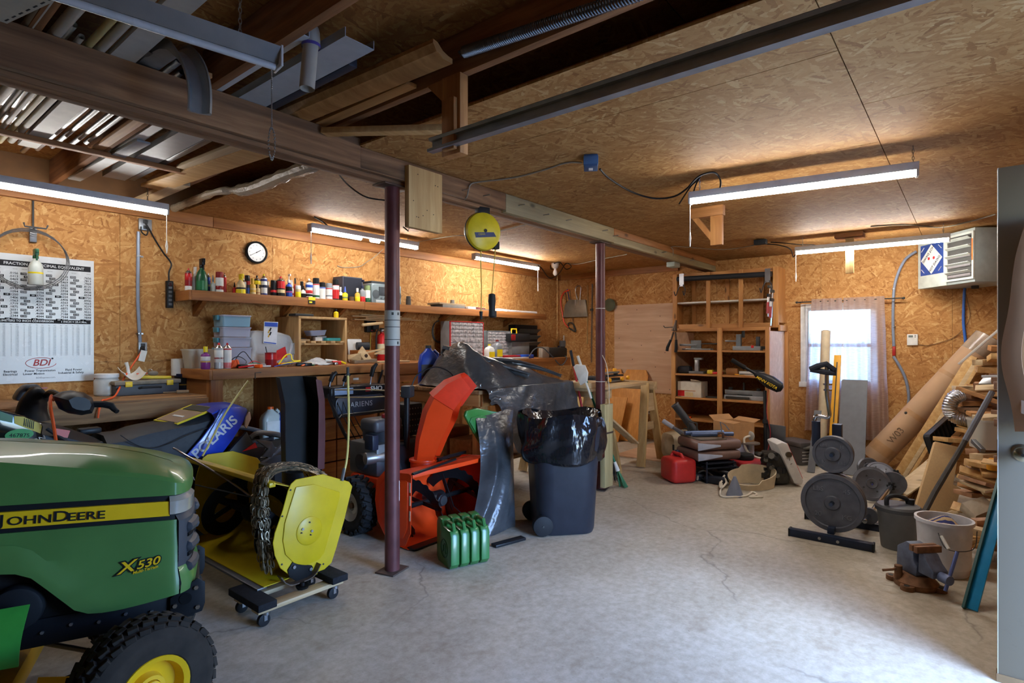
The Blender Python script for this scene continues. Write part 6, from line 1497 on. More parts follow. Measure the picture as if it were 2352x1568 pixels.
# handles and console
CY0=4.10
for x in(2.66,3.22):
    MB().tube(spl([(x+.03*(1 if x<XC else-1),3.62,.42),(x,3.85,.62),(x,4.05,.86),(x,4.10,.94)]),.014,10).mk('handle_tube',ab,ar)
MB().tube([(2.67,3.98,.74),(2.72,4.0,.77),(3.16,4.0,.77),(3.21,3.98,.74)],.011,8).mk('cross_tube',ab,ar)
con=MB().box((2.66,CY0-.03,.90),(3.24,CY0+.16,1.0)).mk('console',M_((26,27,30),.3),ar,bevel=.02,seg=3)
MB().prism(rrect(.50,.17,.05,cx=2.95,cy=.83),0,.02,face((0,CY0-.03,0),(1,0,0),(0,0,1))).mk('name_plate',M_((56,62,76),.35),ar,bevel=.006)
MB().prism([(2.70,.75),(3.20,.75),(3.24,.93),(2.66,.93)],0,.02,face((0,CY0-.012,0),(1,0,0),(0,0,1))).mk('name_panel',ab,ar)
ltr('ARIENS',.062,face((2.95,CY0-.053,.84),(1,0,0),(0,0,1)),M_((190,196,206),.3),con,bold=.0006,spacing=1.15,extrude=.001)
ltr('SHO',.055,face((3.12,CY0-.034,.962),(1,0,0),(0,0,1)),wpl,con,bold=.0015,extrude=.001,sx=1.15)
MB().cb((3.03,CY0-.034,.962),(.05,.006,.035)).mk('red_badge',C('red'),con)
MB().box((2.70,CY0-.034,.93),(2.88,CY0-.028,.985)).mk('clear_window',M_((150,170,196),.15),con,bevel=.003)
for k,(x,h)in enumerate(((2.69,.13),(2.82,.11),(3.10,.19))):
    MB().tube([(x,CY0+.03,.99),(x+.005,CY0+.02,.99+h*.4)],.007,8).mk('lever_stem',steel,ar)
    MB().tube([(x+.005,CY0+.02,.99+h*.4),(x+.02,CY0+.01,.99+h*.8),(x+.05,CY0+.0,.99+h)],[.018,.022,.014],10).mk('lever_knob',ab,ar)
for x in(2.70,3.21):MB().bar((x,CY0+.05,1.0),(x+.02,CY0+.02,1.12),.03,.012).mk('drive_paddle',ab,ar,bevel=.003)
for x in(2.66,3.22):MB().tube([(x,CY0+.1,.97),(x,CY0+.26,.97)],.018,10).mk('hand_grip',ab,ar)
for k in range(3):MB().tube(spl([(2.72+.06*k,CY0,.92),(2.70+.05*k,3.92,.74),(2.74+.05*k,3.80,.56),(2.78,3.70,.5)]),.004,5).mk('control_cable',ab,ar)
# ---------------------------------------------------------------- green suitcase weights
gw=M_((46,108,52),.35,var=.12,coat=.3)
d1=V((.93,-.36,0)).normalized();nn=V((.36,.93,0)).normalized()
base=V((2.475,2.62,0))
wp=[(0,.02),(.03,0),(.20,0),(.225,.03),(.225,.20),(.205,.23),(.10,.235),(.085,.27),(.02,.275),(0,.24)]
first=None
for k in range(4):
    M=face(base+d1*(.064*k),-nn,(0,0,1));M=Matrix((-nn,(0,0,1),d1)).transposed().to_4x4();M.translation=base+d1*(.068*k)
    if first is None:
        first=thg('suitcase_weight','green suitcase weight with embossed emblem, leftmost of four','weight',M,'green suitcase weights')
        MB(M).prism(wp,0,.058).mk('slab',gw,first,bevel=.008)
        MB(M).tube([(.10,.23,.03),(.115,.262,.03),(.19,.262,.03),(.205,.225,.03)],.013,8).mk('handle',gw,first)
        em=MB(M).tube([(.125+.05*math.cos(a),.105+.055*math.sin(a),-.001)for a in[i*math.pi/12 for i in range(24)]],.003,5,closed=True).mk('emblem_ring',M_((34,74,40),.5),first)
        MB(M).tube(spl([(.10,.08,-.001),(.12,.10,-.001),(.115,.125,-.001),(.135,.135,-.001),(.15,.12,-.001),(.145,.095,-.001),(.155,.078,-.001)]),.004,5).mk('emblem_deer',M_((34,74,40),.5),em)
    else:dup(first,M,['','green suitcase weight, second from the left of four','green suitcase weight, third from the left of four','green suitcase weight, rightmost of four'][k])

# ---------------------------------------------------------------- table under the tarp
TX0,TX1,TY0,TY1,TZ=3.29,4.55,3.0,3.9,.985
t=thg('work_table','rough wooden work table under the black tarp','table',(3.9,3.45,0))
for k in range(5):
    a=TY0+(TY1-TY0)*k/5;MB().box((TX0,a+.001,TZ-.03),(TX1,a+(TY1-TY0)/5-.001,TZ)).mk('top_board',old_b,t,bevel=.002)
for x in(TX0+.05,TX1-.14):
    for y in(TY0+.03,TY1-.12):MB().box((x,y,0),(x+.09,y+.09,TZ-.031)).mk('leg',stud,t,bevel=.003)
MB().box((TX0+.03,TY0+.03,TZ-.13),(TX0+.05,TY1-.03,TZ-.031)).mk('apron',stud_y,t,bevel=.002);MB().box((TX0+.05,TY0+.01,TZ-.13),(TX1-.05,TY0+.03,TZ-.031)).mk('apron',stud_x,t,bevel=.002)
MB().box((TX0+.06,TY0+.13,.34),(TX1-.06,TY1-.13,.37)).mk('lower_shelf',old_b,t,bevel=.002)
for k,(y,h,w)in enumerate(((3.2,.18,.3),(3.48,.26,.28))):
    tag(MB().box((TX0+.12,y,.371),(TX0+.12+w,y+.25,.371+h)).mk('wood_block',stud_x,bevel=.004),('short','tall')[k]+' wooden block on the lower shelf of the work table','block')
# blue jug on the table
q=P(984,876,Y=3.8)
t=thg('antifreeze_jug','large blue plastic jug with black label standing on the work table','jug',(q.x,q.y,TZ))
Tm=TR(q.x,q.y,TZ,-.6)
MB(Tm).loft([[(a,b,z)for a,b in rrect(w,d_,.03)]for w,d_,z in((.17,.11,.001),(.18,.12,.012),(.18,.12,.20),(.15,.11,.27),(.07,.07,.31),(.055,.055,.33))]).mk('body',M_((34,66,168),.35),t)
MB(Tm).cyl((0,0,.33),(0,0,.355),.027,n=14).mk('cap',dk,t);MB(Tm).tube([(.05,0,.31),(.085,0,.28),(.08,0,.2)],.014,8).mk('handle',M_((34,66,168),.35),t)
MB(Tm).cb((0,-.062,.11),(.14,.003,.15)).mk('label',M_((60,52,52),.5),t);MB(Tm).cb((0,-.064,.07),(.13,.002,.02)).mk('label_stripe',C('dred'),t)

# ---------------------------------------------------------------- black tarp
def tarp_mat():
    s=N('black_tarp');o=s.obj();n=s.noise(o,3.0,4)
    s.bump(s.noise(s.map(o,(1,1,1.6)),3.2,4,.55),.5,.06)
    s.fin(s.ramp(n,[(.3,srgb(46,47,49)),(.7,srgb(84,84,86))]),.28)
    return s.mat
tarpm=tarp_mat()
def fold(seed,n=7):
    r=random.Random(seed);W=[(r.uniform(2,9),r.uniform(2,9),r.uniform(0,6),r.uniform(.4,1))for _ in range(n)]
    return lambda u,v:sum(w*(1-2*abs(((a*u+b*v+p)/3.14)%2-1))for a,b,p,w in W)/n
f1,f2,f3=fold(3),fold(8),fold(14)
def tarp(u,v):
    # u along X, v from the back edge over the front edge and down
    x=TX0+.02+1.24*u;zt=TZ+.012
    hump=.34*math.exp(-((u-.13)/.10)**2)+.23*math.exp(-((u-.34)/.12)**2)+.19*math.exp(-((u-.62)/.17)**2)+.05*math.exp(-((u-.85)/.1)**2)
    hump=(hump+.07*f1(u*2.2,v*2.6)+.05*f2(u*4,v*3))*min(1,u/.05)*min(1,(1-u)/.06)
    if v<.55:
        w=v/.55;y=TY1-.12+(TY0-.04-TY1+.12)*w
        z=zt+hump*(math.sin(math.pi*min(1,max(0,w*1.05)))**.6 if 0<w<.96 else 0)+.035*abs(f3(u*5,w*4))
        return(x+.03*f2(u*2,w*2),y,max(z,zt))
    w=(v-.55)/.45;k_=min(1,max(0,(u-.03)/.25));drop=.12+.44*k_*k_*(3-2*k_)-.22*max(0,u-.75)/.25-.03*math.sin(9*u)
    return(x+.05*w*f1(u*2,w*2)+.05*w*(u-.2),TY0-.055-.05*abs(f2(u*4,w))-.06*w,TZ+.012-drop*w+.01*f3(u*3,w))
t=thg('tarp','crumpled black vinyl tarp heaped over the work table','tarp',(3.9,3.3,TZ))
MB().sheet(tarp,84,60).mk('tarp_sheet',tarpm,t)
def roll(u,v):
    a=5.2*v;c=V((3.42,3.55,TZ+.33)).lerp(V((3.92,2.98,TZ+.10)),u);r_=.028+.012*math.sin(5*u)+.004*a
    ax_=V((.46,-.53,-.3)).normalized();s1=ax_.cross(V((0,0,1))).normalized();s2=s1.cross(ax_)
    return c+(s1*math.cos(a)+s2*math.sin(a))*r_*(1+.12*f1(u*2,v))
MB().sheet(roll,28,22).mk('rolled_fold',tarpm,t)
def roll2(u,v):
    a=4.4*v+.4;c=V((3.82,3.45,TZ+.20)).lerp(V((4.52,3.05,TZ+.06)),u)+V((0,0,.05*math.sin(math.pi*u)));r_=.03+.014*math.sin(4*u+1)
    ax_=V((.7,-.4,0)).normalized();s1=ax_.cross(V((0,0,1))).normalized();s2=s1.cross(ax_)
    return c+(s1*math.cos(a)+s2*math.sin(a))*r_*(1+.15*f2(u*2,v))
MB().sheet(roll2,28,20).mk('rolled_fold',tarpm,t)
for px,py in((994,840),(985,864),(1094,895),(1048,888)):
    p=P(px,py,Y=TY0-.12);
for u,v in((.03,.62),(.10,.75),(.2,.93),(.33,.97),(.03,.5)):
    p=V(tarp(u,v));MB().lathe([(.008,-.002),(.012,0),(.008,.003)],Matrix.Translation(p+V((0,-.006,0)))@Matrix.Rotation(math.pi/2,4,'X'),12,caps=False).mk('grommet',steel,t)
# second sheet hanging to the floor
def drape(u,v):
    top=V((3.10,2.86,.80)).lerp(V((3.56,2.88,.84)),u);bot=V((2.76,2.64,.004)).lerp(V((3.27,2.62,.004)),u)
    p=top.lerp(bot,v);bulge=.10*math.sin(math.pi*v)*math.sin(math.pi*u)
    n=V((-.35,-.94,0));fl=.05*f3(u*3.5,v*.8)*(.3+.7*v)
    p+=n*(bulge+fl)+V((.10*math.sin(math.pi*v)*(1-u),0,0))
    return(p.x,p.y,max(p.z,.003))
t=thg('plastic_sheeting','black vinyl sheet hanging to the floor left of the trash can','tarp',(3.1,2.5,0))
MB().sheet(drape,48,52).mk('sheet',tarpm,t)
MB().bar((2.85,2.47,.012),(3.1,2.41,.012),.06,.02).mk('hem_roll',M_((30,31,34),.4),t,bevel=.006)
# green plastic hood leaning on the table
t=thg('green_cover','green plastic tractor cover panel leaning behind the orange snowblower','panel',(3.35,2.92,0))
gp2=[P(1062,955,Y=2.90),P(1066,942,Y=2.90),P(1090,936,Y=2.90),P(1142,946,Y=2.90),P(1142,1020,Y=2.90)]
gp2=gp2+[V((3.46,2.90,.004)),V((3.235,2.90,.004)),V((3.225,2.90,.53))]
MB().plate(gp2,.03,n=(0,-1,0)).mk('panel',M_((40,118,52),.3,coat=.3),t,bevel=.012)
gc=sum(gp2,V())/len(gp2);MB().plate([gc+(p-gc)*.82+V((0,-.031,0))for p in gp2],.008,n=(0,-1,0)).mk('embossed_panel',M_((36,110,48),.35),t,bevel=.006)
t=thg('ribbed_sheet','black ribbed plastic panel standing beside the orange snowblower bucket','panel',(3.30,2.84,0))
MB().prism([(3.25,0.002),(3.42,.002),(3.40,.50),(3.36,.56),(3.28,.55),(3.24,.48)],0,.03,face((0,2.84,0),(1,0,0),(0,0,1))).mk('panel',M_((38,40,44),.45),t,bevel=.004)
for k in range(4):MB().box((3.265+.036*k,2.792,.05),(3.28+.036*k,2.81,.46)).mk('rib',M_((52,54,60),.4),t,bevel=.004)
# ---------------------------------------------------------------- trash can with bag
cx_,cy_=3.50,2.36
t=thg('trash_can','large black wheeled trash can lined with a black bag','trash can',(cx_,cy_,0));Tm=TR(cx_,cy_,0,-.72)
canm=M_((40,42,50),.4,var=.15)
def sq(w,z,r=.12,d=None):return[(a,b,z)for a,b in rrect(w,d or w,r,6)]
MB(Tm).loft([sq(.40,.004,.10),sq(.42,.03,.11),sq(.47,.50,.12),sq(.50,.76,.12),sq(.47,.76,.11),sq(.44,.5,.11),sq(.38,.03,.09)]).mk('body',canm,t)
MB(Tm).loft([sq(.405,.03),sq(.412,.10),sq(.412,.104),sq(.40,.104)],caps=False).mk('foot_band',canm,t)
MB(Tm).cyl((-.19,-.215,.075),(-.19,-.16,.075),.072,n=24).mk('wheel',M_((30,31,34),.6),t,bevel=.006);MB(Tm).cyl((-.19,.16,.075),(-.19,.215,.075),.072,n=24).mk('wheel',M_((30,31,34),.6),t,bevel=.006)
MB(Tm).cyl((-.19,-.22,.075),(-.19,.22,.075),.007,n=10).mk('axle',dk,t)
bagm=N('bag_film');bagm.bump(bagm.noise(bagm.map(bagm.obj(),(1,1,.5)),4.5,4,.6),.6,.05);bagm=bagm.fin(srgb(22,23,27),.16)
def bag(u,v):
    a=2*math.pi*u;
    if v<.7:
        w=v/.7;R=.282+.022*math.sin(math.pi*w)**.7+.010*math.sin(5*a+3*w)+.016*math.sin(11*a+2*w)*(1-w)+.03*f1(u*5,w*2.5)
        z=.845-.36*w+.02*math.sin(3*a)*(1-w)+.012*f2(u*6,w)
        if w>.9:R-=.04*(w-.9)/.1
    else:
        w=(v-.7)/.3;R=.285-.05*w;z=.845-.22*w
        R=.28*(1-.35*w);z=.845+.02*math.sin(3*a)*(1-w)-.18*w
    rr=R*(1+.06*abs(math.cos(2*a))**2)
    return Tm@V((rr*math.cos(a),rr*math.sin(a),z))
# trash bag: outer skirt and inner mouth
ob=MB().sheet(lambda u,v:bag(u,v*.7),64,18).mk('bag_skirt',bagm,t)
MB().sheet(lambda u,v:bag(u,.7+.3*v),64,6).mk('bag_mouth',bagm,t)
tag(MB(Tm).ball((0,0,.58),.2,n=14,sc=(1,1,.35)).mk('trash_heap',M_((96,92,88),.7)),'crumpled refuse inside the bagged trash can','refuse',kind='stuff')
# ---------------------------------------------------------------- board strapped to the post, brooms, dustpan
x,y=q2
t=thg('strapped_board','pale board strapped upright to the foot of the second post','board',(x,y-.07,0))
MB().box((x-.10,y-.105,.04),(x+.05,y-.055,.80)).mk('board',wood('wood_treated_z',(206,196,150),(164,154,112),2),t,bevel=.003)
MB().box((x-.103,y-.108,.53),(x+.053,y-.052,.545)).mk('strap',steel,t)
MB().tube(spl([(x-.03,y-.11,.80),(x-.05,y-.12,.95),(x-.04,y-.09,1.15),(x-.046,y-.047,1.25)]),.004,5).mk('strap_tail',M_((206,200,180),.6),t)
def broom(label,top,bot,hm,r_,brush,bm_,name='broom',blen=.16,bw=.05):
    top,bot=V(top),V(bot);t=thg(name,label,name.replace('_',' '),bot);dv=(top-bot).normalized()
    MB().cyl(bot+dv*blen,top,r_,n=12).mk('handle',hm,t);MB().cyl(top-dv*.16,top+dv*.005,r_*1.25,n=12).mk('grip',M_((216,210,196),.5)if name=='broom' else M_((40,42,50),.5),t)
    if brush:
        MB().cyl(bot+dv*blen,bot+dv*(blen+.09),.022,.014,n=12).mk('ferrule',wpl,t)
        r=random.Random(2);mb=MB()
        for k in range(46):
            o=V((r.uniform(-1,1),r.uniform(-1,1),0))*bw*.5;mb.cyl(bot+dv*blen+o*.35,V((bot.x+o.x*1.6,bot.y+o.y*1.6,max(.004,bot.z))),.0035,.0025,n=4)
        mb.mk('bristles',bm_,t)['kind']='stuff'
    return t
broom('green-handled toilet-style brush broom leaning against the post',P(1327,818,X=4.58),P(1432,1118,Z=.004),M_((24,110,78),.4),.011,True,M_((70,130,90),.7))
broom('dark push broom with black bristles standing behind the post',P(1391,945,X=4.80),P(1405,1100,Z=.004),M_((90,70,50),.6),.011,True,M_((30,32,38),.7),blen=.20,bw=.13)
broom('red-handled lobby dustpan pole leaning on the sawhorse table',P(1311,806,X=4.75),P(1362,1065,X=4.60),M_((170,34,44),.4),.011,False,None,name='dustpan_pole')
t=thg('white_scoop','white plastic scoop hanging on the brooms','scoop',P(1338,860,X=4.45))
sc_=[P(a,b,X=4.47)for a,b in((1319,842),(1325,836),(1345,838),(1352,855),(1350,876),(1335,885))]
MB().plate(sc_,.02,n=(-1,0,0)).mk('blade',wpl,t,bevel=.006)
MB().tube([P(1345,876,X=4.46),P(1352,895,X=4.46),P(1358,915,X=4.46)],.010,8).mk('neck',wpl,t)
MB().tube([P(1362,965,X=4.5),P(1374,958,X=4.5)],.012,8).mk('blue_clip',M_((40,110,200),.4),t)
# ---------------------------------------------------------------- sawhorse table
def sawhorse(x,y0,y1,z,label,mat=None):
    t=thg('sawhorse',label,'sawhorse',(x,(y0+y1)/2,0));m=mat or stud
    MB().box((x-.045,y0,z-.09),(x+.045,y1,z)).mk('top_beam',pale_y,t,bevel=.003)
    for y in(y0+.10,y1-.10):
        for s_ in(-1,1):MB().bar((x+s_*.05,y,z-.02),(x+s_*.26,y+(.05 if y>(y0+y1)/2 else-.05),.01),.038,.09,up=(0,1,0)).mk('leg',pale_z,t,bevel=.002)
        MB().box((x-.16,y-.02,.38),(x+.16,y+.0,.47)).mk('cross_brace',pale_x,t,bevel=.002)
        MB().plate([(x-.11,y-.03,.60),(x+.11,y-.03,.60),(x+.06,y-.03,.80),(x-.06,y-.03,.80)],.012,n=(0,-1,0)).mk('gusset',pale_x,t)
    return t
sawhorse(5.95,2.75,3.75,.93,'pale wooden sawhorse at the right end of the plank table')
sawhorse(5.0,2.80,3.75,.90,'wooden sawhorse behind the second post')
for k,(y0,y1,x0,x1,z)in enumerate(((2.78,3.02,4.62,5.78,.901),(3.03,3.30,4.62,5.86,.901),(3.31,3.58,4.62,5.80,.901))):
    tag(MB().box((x0,y0,z),(x1,y1,z+.028)).mk('table_plank',old_b if k==1 else pale_x,bevel=.003),['front','middle','rear'][k]+' plank laid across the sawhorses','plank')
tag(MB().box((4.60,2.80,.931),(4.95,3.1,.985)).mk('board_stack',pale_x,bevel=.003),'short pale board on the sawhorse planks near the tarp','board')
MBq=None
q=P(1300,872,Z=1.0)
tag(MB().box((5.02,3.0,.931),(5.3,3.2,1.01)).mk('parts_tray',M_((34,36,42),.5),bevel=.012),'black plastic tray on the sawhorse table','tray')
t=thg('jig_tool','grey clamping jig with yellow knobs on the sawhorse table','jig',(5.6,3.15,.93))
for z in(.945,.985):MB().box((5.40,3.1-.0,z),(5.86,3.2,z+.02)).mk('rail',M_((60,62,66),.4,.6),t,bevel=.002)
MB().box((5.42,3.08,.931),(5.84,3.22,.945)).mk('base',M_((150,152,152),.4,.6),t,bevel=.002)
MB().box((5.45,3.12,1.02),(5.80,3.18,1.04)).mk('top_rail',M_((150,152,152),.4,.6),t,bevel=.002)
MB().box((5.47,3.13,1.005),(5.50,3.17,1.02)).box((5.75,3.13,1.005),(5.78,3.17,1.02)).mk('spacer',dk,t)
for x,y,z in((5.50,3.15,1.04),(5.74,3.15,1.04),(5.42,3.05,.96),(5.70,3.05,.96),(5.84,3.05,.97)):
    up=z>1;MB().cyl((x,y,z),(x,y,z+.035)if up else(x,y-.03,z),.022,n=10).mk('knob',M_((240,170,30),.4),t,bevel=.004)
# leaning brace on the sawhorse side
tag(MB().bar((4.85,2.72,.62),(5.35,2.70,.33),.02,.09,up=(0,1,0)).mk('brace_board',pale_x,bevel=.002),'slanting pale brace board in front of the sawhorse legs','board')
# oak cabinet doors leaning at the wall
oak=wood('wood_oak',(232,168,80),(200,134,52),2,knots=False)
def oakdoor(y0,y1,h,xb,xt,label,notch):
    t=thg('oak_board',label,'panel',(xb,(y0+y1)/2,0));w=y1-y0
    def q(a,z):return V((xb+(xt-xb)*z/h,y0+a*w,z))
    pts=[q(0,.004),q(1,.004),q(1,h*.92),q(.94,h),q(.56,h),q(.53,h*.94),q(.47,h*.94),q(.44,h),q(.06,h),q(0,h*.92)]if notch else[q(.1,.004),q(.9,.004),q(1,h*.6),q(1,h),q(0,h)]
    MB().plate(pts,.02,n=(-1,0,.1)).mk('panel',oak,t,bevel=.003)
    return t
oakdoor(3.52,4.30,.98,7.10,7.42,'large oak panel with notched top leaning on the window wall',True)
oakdoor(3.72,4.20,.60,6.98,7.16,'smaller oak panel leaning in front of the notched one',False)
# ---------------------------------------------------------------- hung on the window wall, left part
XW=XB-.012
def wp_(px,py,dx=.0):return P(px,py,X=XW-dx)
t=thg('bow_saw','orange bow saw hanging on the wall near the corner','saw',wp_(1300,710))
MB().tube(spl([wp_(1308,666,.03),wp_(1295,672,.03),wp_(1288,690,.03),wp_(1291,715,.03),wp_(1296,740,.03),wp_(1306,752,.03)]),.011,8).mk('frame',M_((226,74,34),.4),t)
MB().bar(wp_(1309,667,.03),wp_(1318,757,.03),.002,.016,up=(1,0,0)).mk('blade',steel,t)
MB().tube(spl([wp_(1305,750,.03),wp_(1306,742,.03),wp_(1316,743,.03),wp_(1322,760,.03),wp_(1314,757,.03),wp_(1306,752,.03)]),.010,8).mk('handle',dk,t)
t=thg('hacksaw','small blue hacksaw hanging behind the bow saw','saw',wp_(1303,690,.01))
MB().tube([wp_(1298,672,.012),wp_(1303,664,.012),wp_(1308,690,.012)],.007,6).mk('frame',M_((40,70,150),.4),t);MB().bar(wp_(1299,672,.012),wp_(1304,712,.012),.003,.012,up=(1,0,0)).mk('blade',dk,t)
t=thg('dustpan','large grey metal dustpan hanging on the wall','dustpan',wp_(1322,710))
MB().plate([wp_(a,b,.03)for a,b in((1308,688),(1346,688),(1351,727),(1294,729),(1299,700))],.02,n=(-1,0,0)).mk('pan',M_((146,142,130),.4,.5),t,bevel=.004)
MB().tube(spl([wp_(1326,688,.045),wp_(1322,670,.04),wp_(1323,660,.04),wp_(1329,656,.04),wp_(1334,660,.04),wp_(1333,672,.04),wp_(1332,688,.045)]),.006,8).mk('handle',steel,t)
for px in(1321,1332):MB().tube([wp_(px,688,.053),wp_(px,701,.053)],.005,6).mk('rivet_strap',steel,t)
tag(MB().bar(wp_(1350,655,.012),wp_(1349,790,.012),.008,.022,up=(1,0,0)).mk('yardstick',pale_z),'thin wooden yardstick hanging beside the dustpan','yardstick')
t=thg('metal_ruler','long aluminium straightedge ruler hanging on the wall','ruler',wp_(1360,745))
MB().bar(wp_(1361,652,.012),wp_(1359,832,.012),.004,.05,up=(1,0,0)).mk('ruler',M_((150,152,156),.35,.8),t)
MB().cb(wp_(1359,711,.02),(.012,.05,.03)).mk('clip',dk,t)
for k in range(22):MB().cb(wp_(1363.6-.09*k,660+8*k,.0145),(.001,.012,.004)).mk('tick',ink,t)
tag(MB(TR(*wp_(1401,700,.035),0,-math.pi/2)).lathe([(.09,0),(.095,.015),(.06,.04),(.001,.045)],n=20).mk('hat',M_((92,96,74),.8)),'round olive cap hanging left of the plywood sheet','cap')
t=thg('brush_set','white-handled counter brush and dustpan hanging above the bench end','brush',wp_(1290,785))
MB().bar(wp_(1283,767,.02),wp_(1281,786,.02),.012,.03,up=(1,0,0)).mk('handle',wpl,t,bevel=.004);MB().bar(wp_(1281,786,.02),wp_(1283,805,.02),.03,.06,up=(1,0,0)).mk('blue_head',C('dblue'),t,bevel=.005)
MB().bar(wp_(1295,770,.02),wp_(1295,782,.02),.012,.03,up=(1,0,0)).mk('handle',wpl,t,bevel=.004);MB().bar(wp_(1295,782,.02),wp_(1295,796,.02),.04,.20,up=(1,0,0)).mk('grey_pan',M_((110,112,116),.5),t,bevel=.005);MB().bar(wp_(1293,796,.03),wp_(1296,818,.03),.03,.08,up=(1,0,0)).mk('bristle_block',M_((40,38,40),.8),t)
# pale plywood sheet
t=thg('plywood_sheet','pale plywood sheet screwed to the window wall','plywood',(XW,3.6,.67))
ply=wood('wood_plywood',(222,190,158),(196,158,126),1,scale=.5,knots=False)
pa,pb=wp_(1412,702),wp_(1552,698)
MB().box((XW-.012,pb.y,.66),(XW,pa.y,1.915)).mk('sheet',ply,t)
for k in range(12):MB().cyl((XW-.0125,pb.y+.08+(pa.y-pb.y-.16)*((k*5)%12)/11,.72+1.12*k/11),(XW-.0135,pb.y+.08+(pa.y-pb.y-.16)*((k*5)%12)/11,.72+1.12*k/11),.006,n=8).mk('screw',dk,t)

# ---------------------------------------------------------------- open cabinet on the window wall
cab=wood('wood_cabinet',(214,160,94),(170,112,54),2);cab_y=wood('wood_cabinet_y',(214,160,94),(168,110,54),1)
UX,UY0,UY1,UZ0,UZ1=7.13,1.756,3.055,1.545,2.262
t=thg('upper_cabinet','open wooden upper cabinet frame with a white shelf','cabinet',(7.3,2.4,UZ0))
def stile(par,y0,y1,z0,z1,x,nm='stile',m=None):return MB().box((x,y0,z0),(x+.02,y1,z1)).mk(nm,m or cab,par,bevel=.002)
for a,b in((UY0,UY0+.06),(2.16,2.21),(2.56,2.61),(UY1-.06,UY1)):stile(t,a,b,UZ0,UZ1,UX)
for z0,z1 in((UZ0,UZ0+.06),(UZ1-.05,UZ1)):MB().box((UX+.021,UY0,z0),(UX+.04,UY1,z1)).mk('rail',cab_y,t,bevel=.002)
MB().box((UX+.041,UY0+.021,UZ0),(XB-.014,UY1-.021,UZ0+.018)).mk('bottom_panel',osb_c,t);MB().box((UX+.041,UY0+.021,UZ1-.018),(XB-.014,UY1-.021,UZ1)).mk('top_panel',cab_y,t)
MB().box((UX+.022,UY0,UZ0+.061),(XB-.014,UY0+.019,UZ1)).mk('side_panel',cab,t);MB().box((UX+.041,UY1-.019,UZ0),(XB-.014,UY1,UZ1)).mk('side_panel',cab,t)
MB().box((UX-.01,UY0-.024,UZ0-.04),(XB-.014,UY0-.001,UZ0+.03)).mk('corner_block',cab,t,bevel=.002)
MB().box((UX+.06,UY0+.022,1.878),(XB-.014,UY1-.022,1.898)).mk('shelf',M_((226,222,212),.5),t)
for y in(2.0,2.42,2.86):MB().box((XB-.05,y,UZ0+.06),(XB-.014,y+.05,UZ1-.06)).mk('back_stud',cab,t)
LX,LY0,LY1=6.75,1.756,2.91
t=thg('lower_shelf_unit','open wooden shelf unit with two bays full of tools','shelf unit',(7.1,2.33,0))
MB().box((LX,LY0,0),(LX+.03,LY0+.045,1.543)).mk('stile',cab,t,bevel=.002);MB().box((LX,2.285,0),(LX+.03,2.34,1.543)).mk('stile',cab,t,bevel=.002);MB().box((LX,LY1-.05,0),(LX+.03,LY1,1.543)).mk('stile',cab,t,bevel=.002)
MB().box((LX+.031,LY0,1.505),(LX+.05,LY1,1.543)).mk('top_rail',cab_y,t,bevel=.002)
MB().box((LX+.031,LY0,0),(XB-.014,LY0+.018,1.50)).mk('side_panel',ply,t);MB().box((LX+.031,LY1-.018,0),(XB-.014,LY1,1.50)).mk('side_panel',ply,t)
MB().box((XB-.06,LY0-.04,0),(XB-.014,LY0-.001,1.50)).mk('wall_post',cab,t,bevel=.002)
SH=[1.275,.985,.695,.43]
for z in SH:MB().box((LX+.032,LY0+.02,z-.02),(XB-.016,LY1-.02,z)).mk('shelf_board',cab_y,t,bevel=.001);MB().box((LX+.006,LY0+.046,z-.02),(LX+.031,LY1-.051,z)).mk('shelf_lip',cab_y,t)
# roller tube on hooks
t=thg('hanging_tube','black round tube hanging across the front of the upper cabinet','tube',(UX-.04,2.4,2.17))
a,b=P(1556,641,X=UX-.05),P(1772,629,X=UX-.05)
MB().cyl(a,b,.032,n=18).mk('tube',M_((38,40,44),.45),t)
for f in(.06,.97):
    c=a.lerp(b,f);hk=MB().box((c.x-.036,c.y-.03,c.z-.10),(c.x-.032,c.y+.03,c.z+.06)).box((c.x-.036,c.y-.03,c.z+.06),(UX-.002,c.y+.03,c.z+.064)).mk('hook_plate',steel,t)
    for s_ in(-1,1):MB().tube(spl([(c.x-.036,c.y+s_*.02,c.z-.08),(c.x-.04,c.y+s_*.05,c.z-.15),(c.x-.09,c.y+s_*.055,c.z-.22),(c.x-.13,c.y+s_*.06,c.z-.17)]),.006,6).mk('prong',M_((60,62,66),.4),hk)
def bar_clamp(px,py,X,label,L=.42):
    p=P(px,py,X=X);t=thg('bar_clamp',label,'clamp',p)
    MB().bar(p,p+V((.01,.03,-L)),.022,.006).mk('bar',steel,t)
    MB().bar(p+V((-.09,0,-.02)),p+V((.02,0,-.02)),.024,.03).mk('fixed_jaw',dk,t,bevel=.003);MB().bar(p+V((-.09,.006,-.12)),p+V((.02,.006,-.12)),.026,.035).mk('sliding_jaw',M_((40,40,42),.4),t,bevel=.003)
    MB().cyl(p+V((-.08,.008,-.14)),p+V((-.08,.014,-.32)),.007,n=8).mk('screw',steel,t);MB().cyl(p+V((-.08,.011,-.20)),p+V((-.08,.014,-.33)),.016,n=10).mk('grip',C('dred'),t)
bar_clamp(1776,665,UX-.09,'bar clamp with red grip hanging from the right hook')
bar_clamp(1770,655,UX-.14,'second bar clamp overlapping on the right hook',.36)
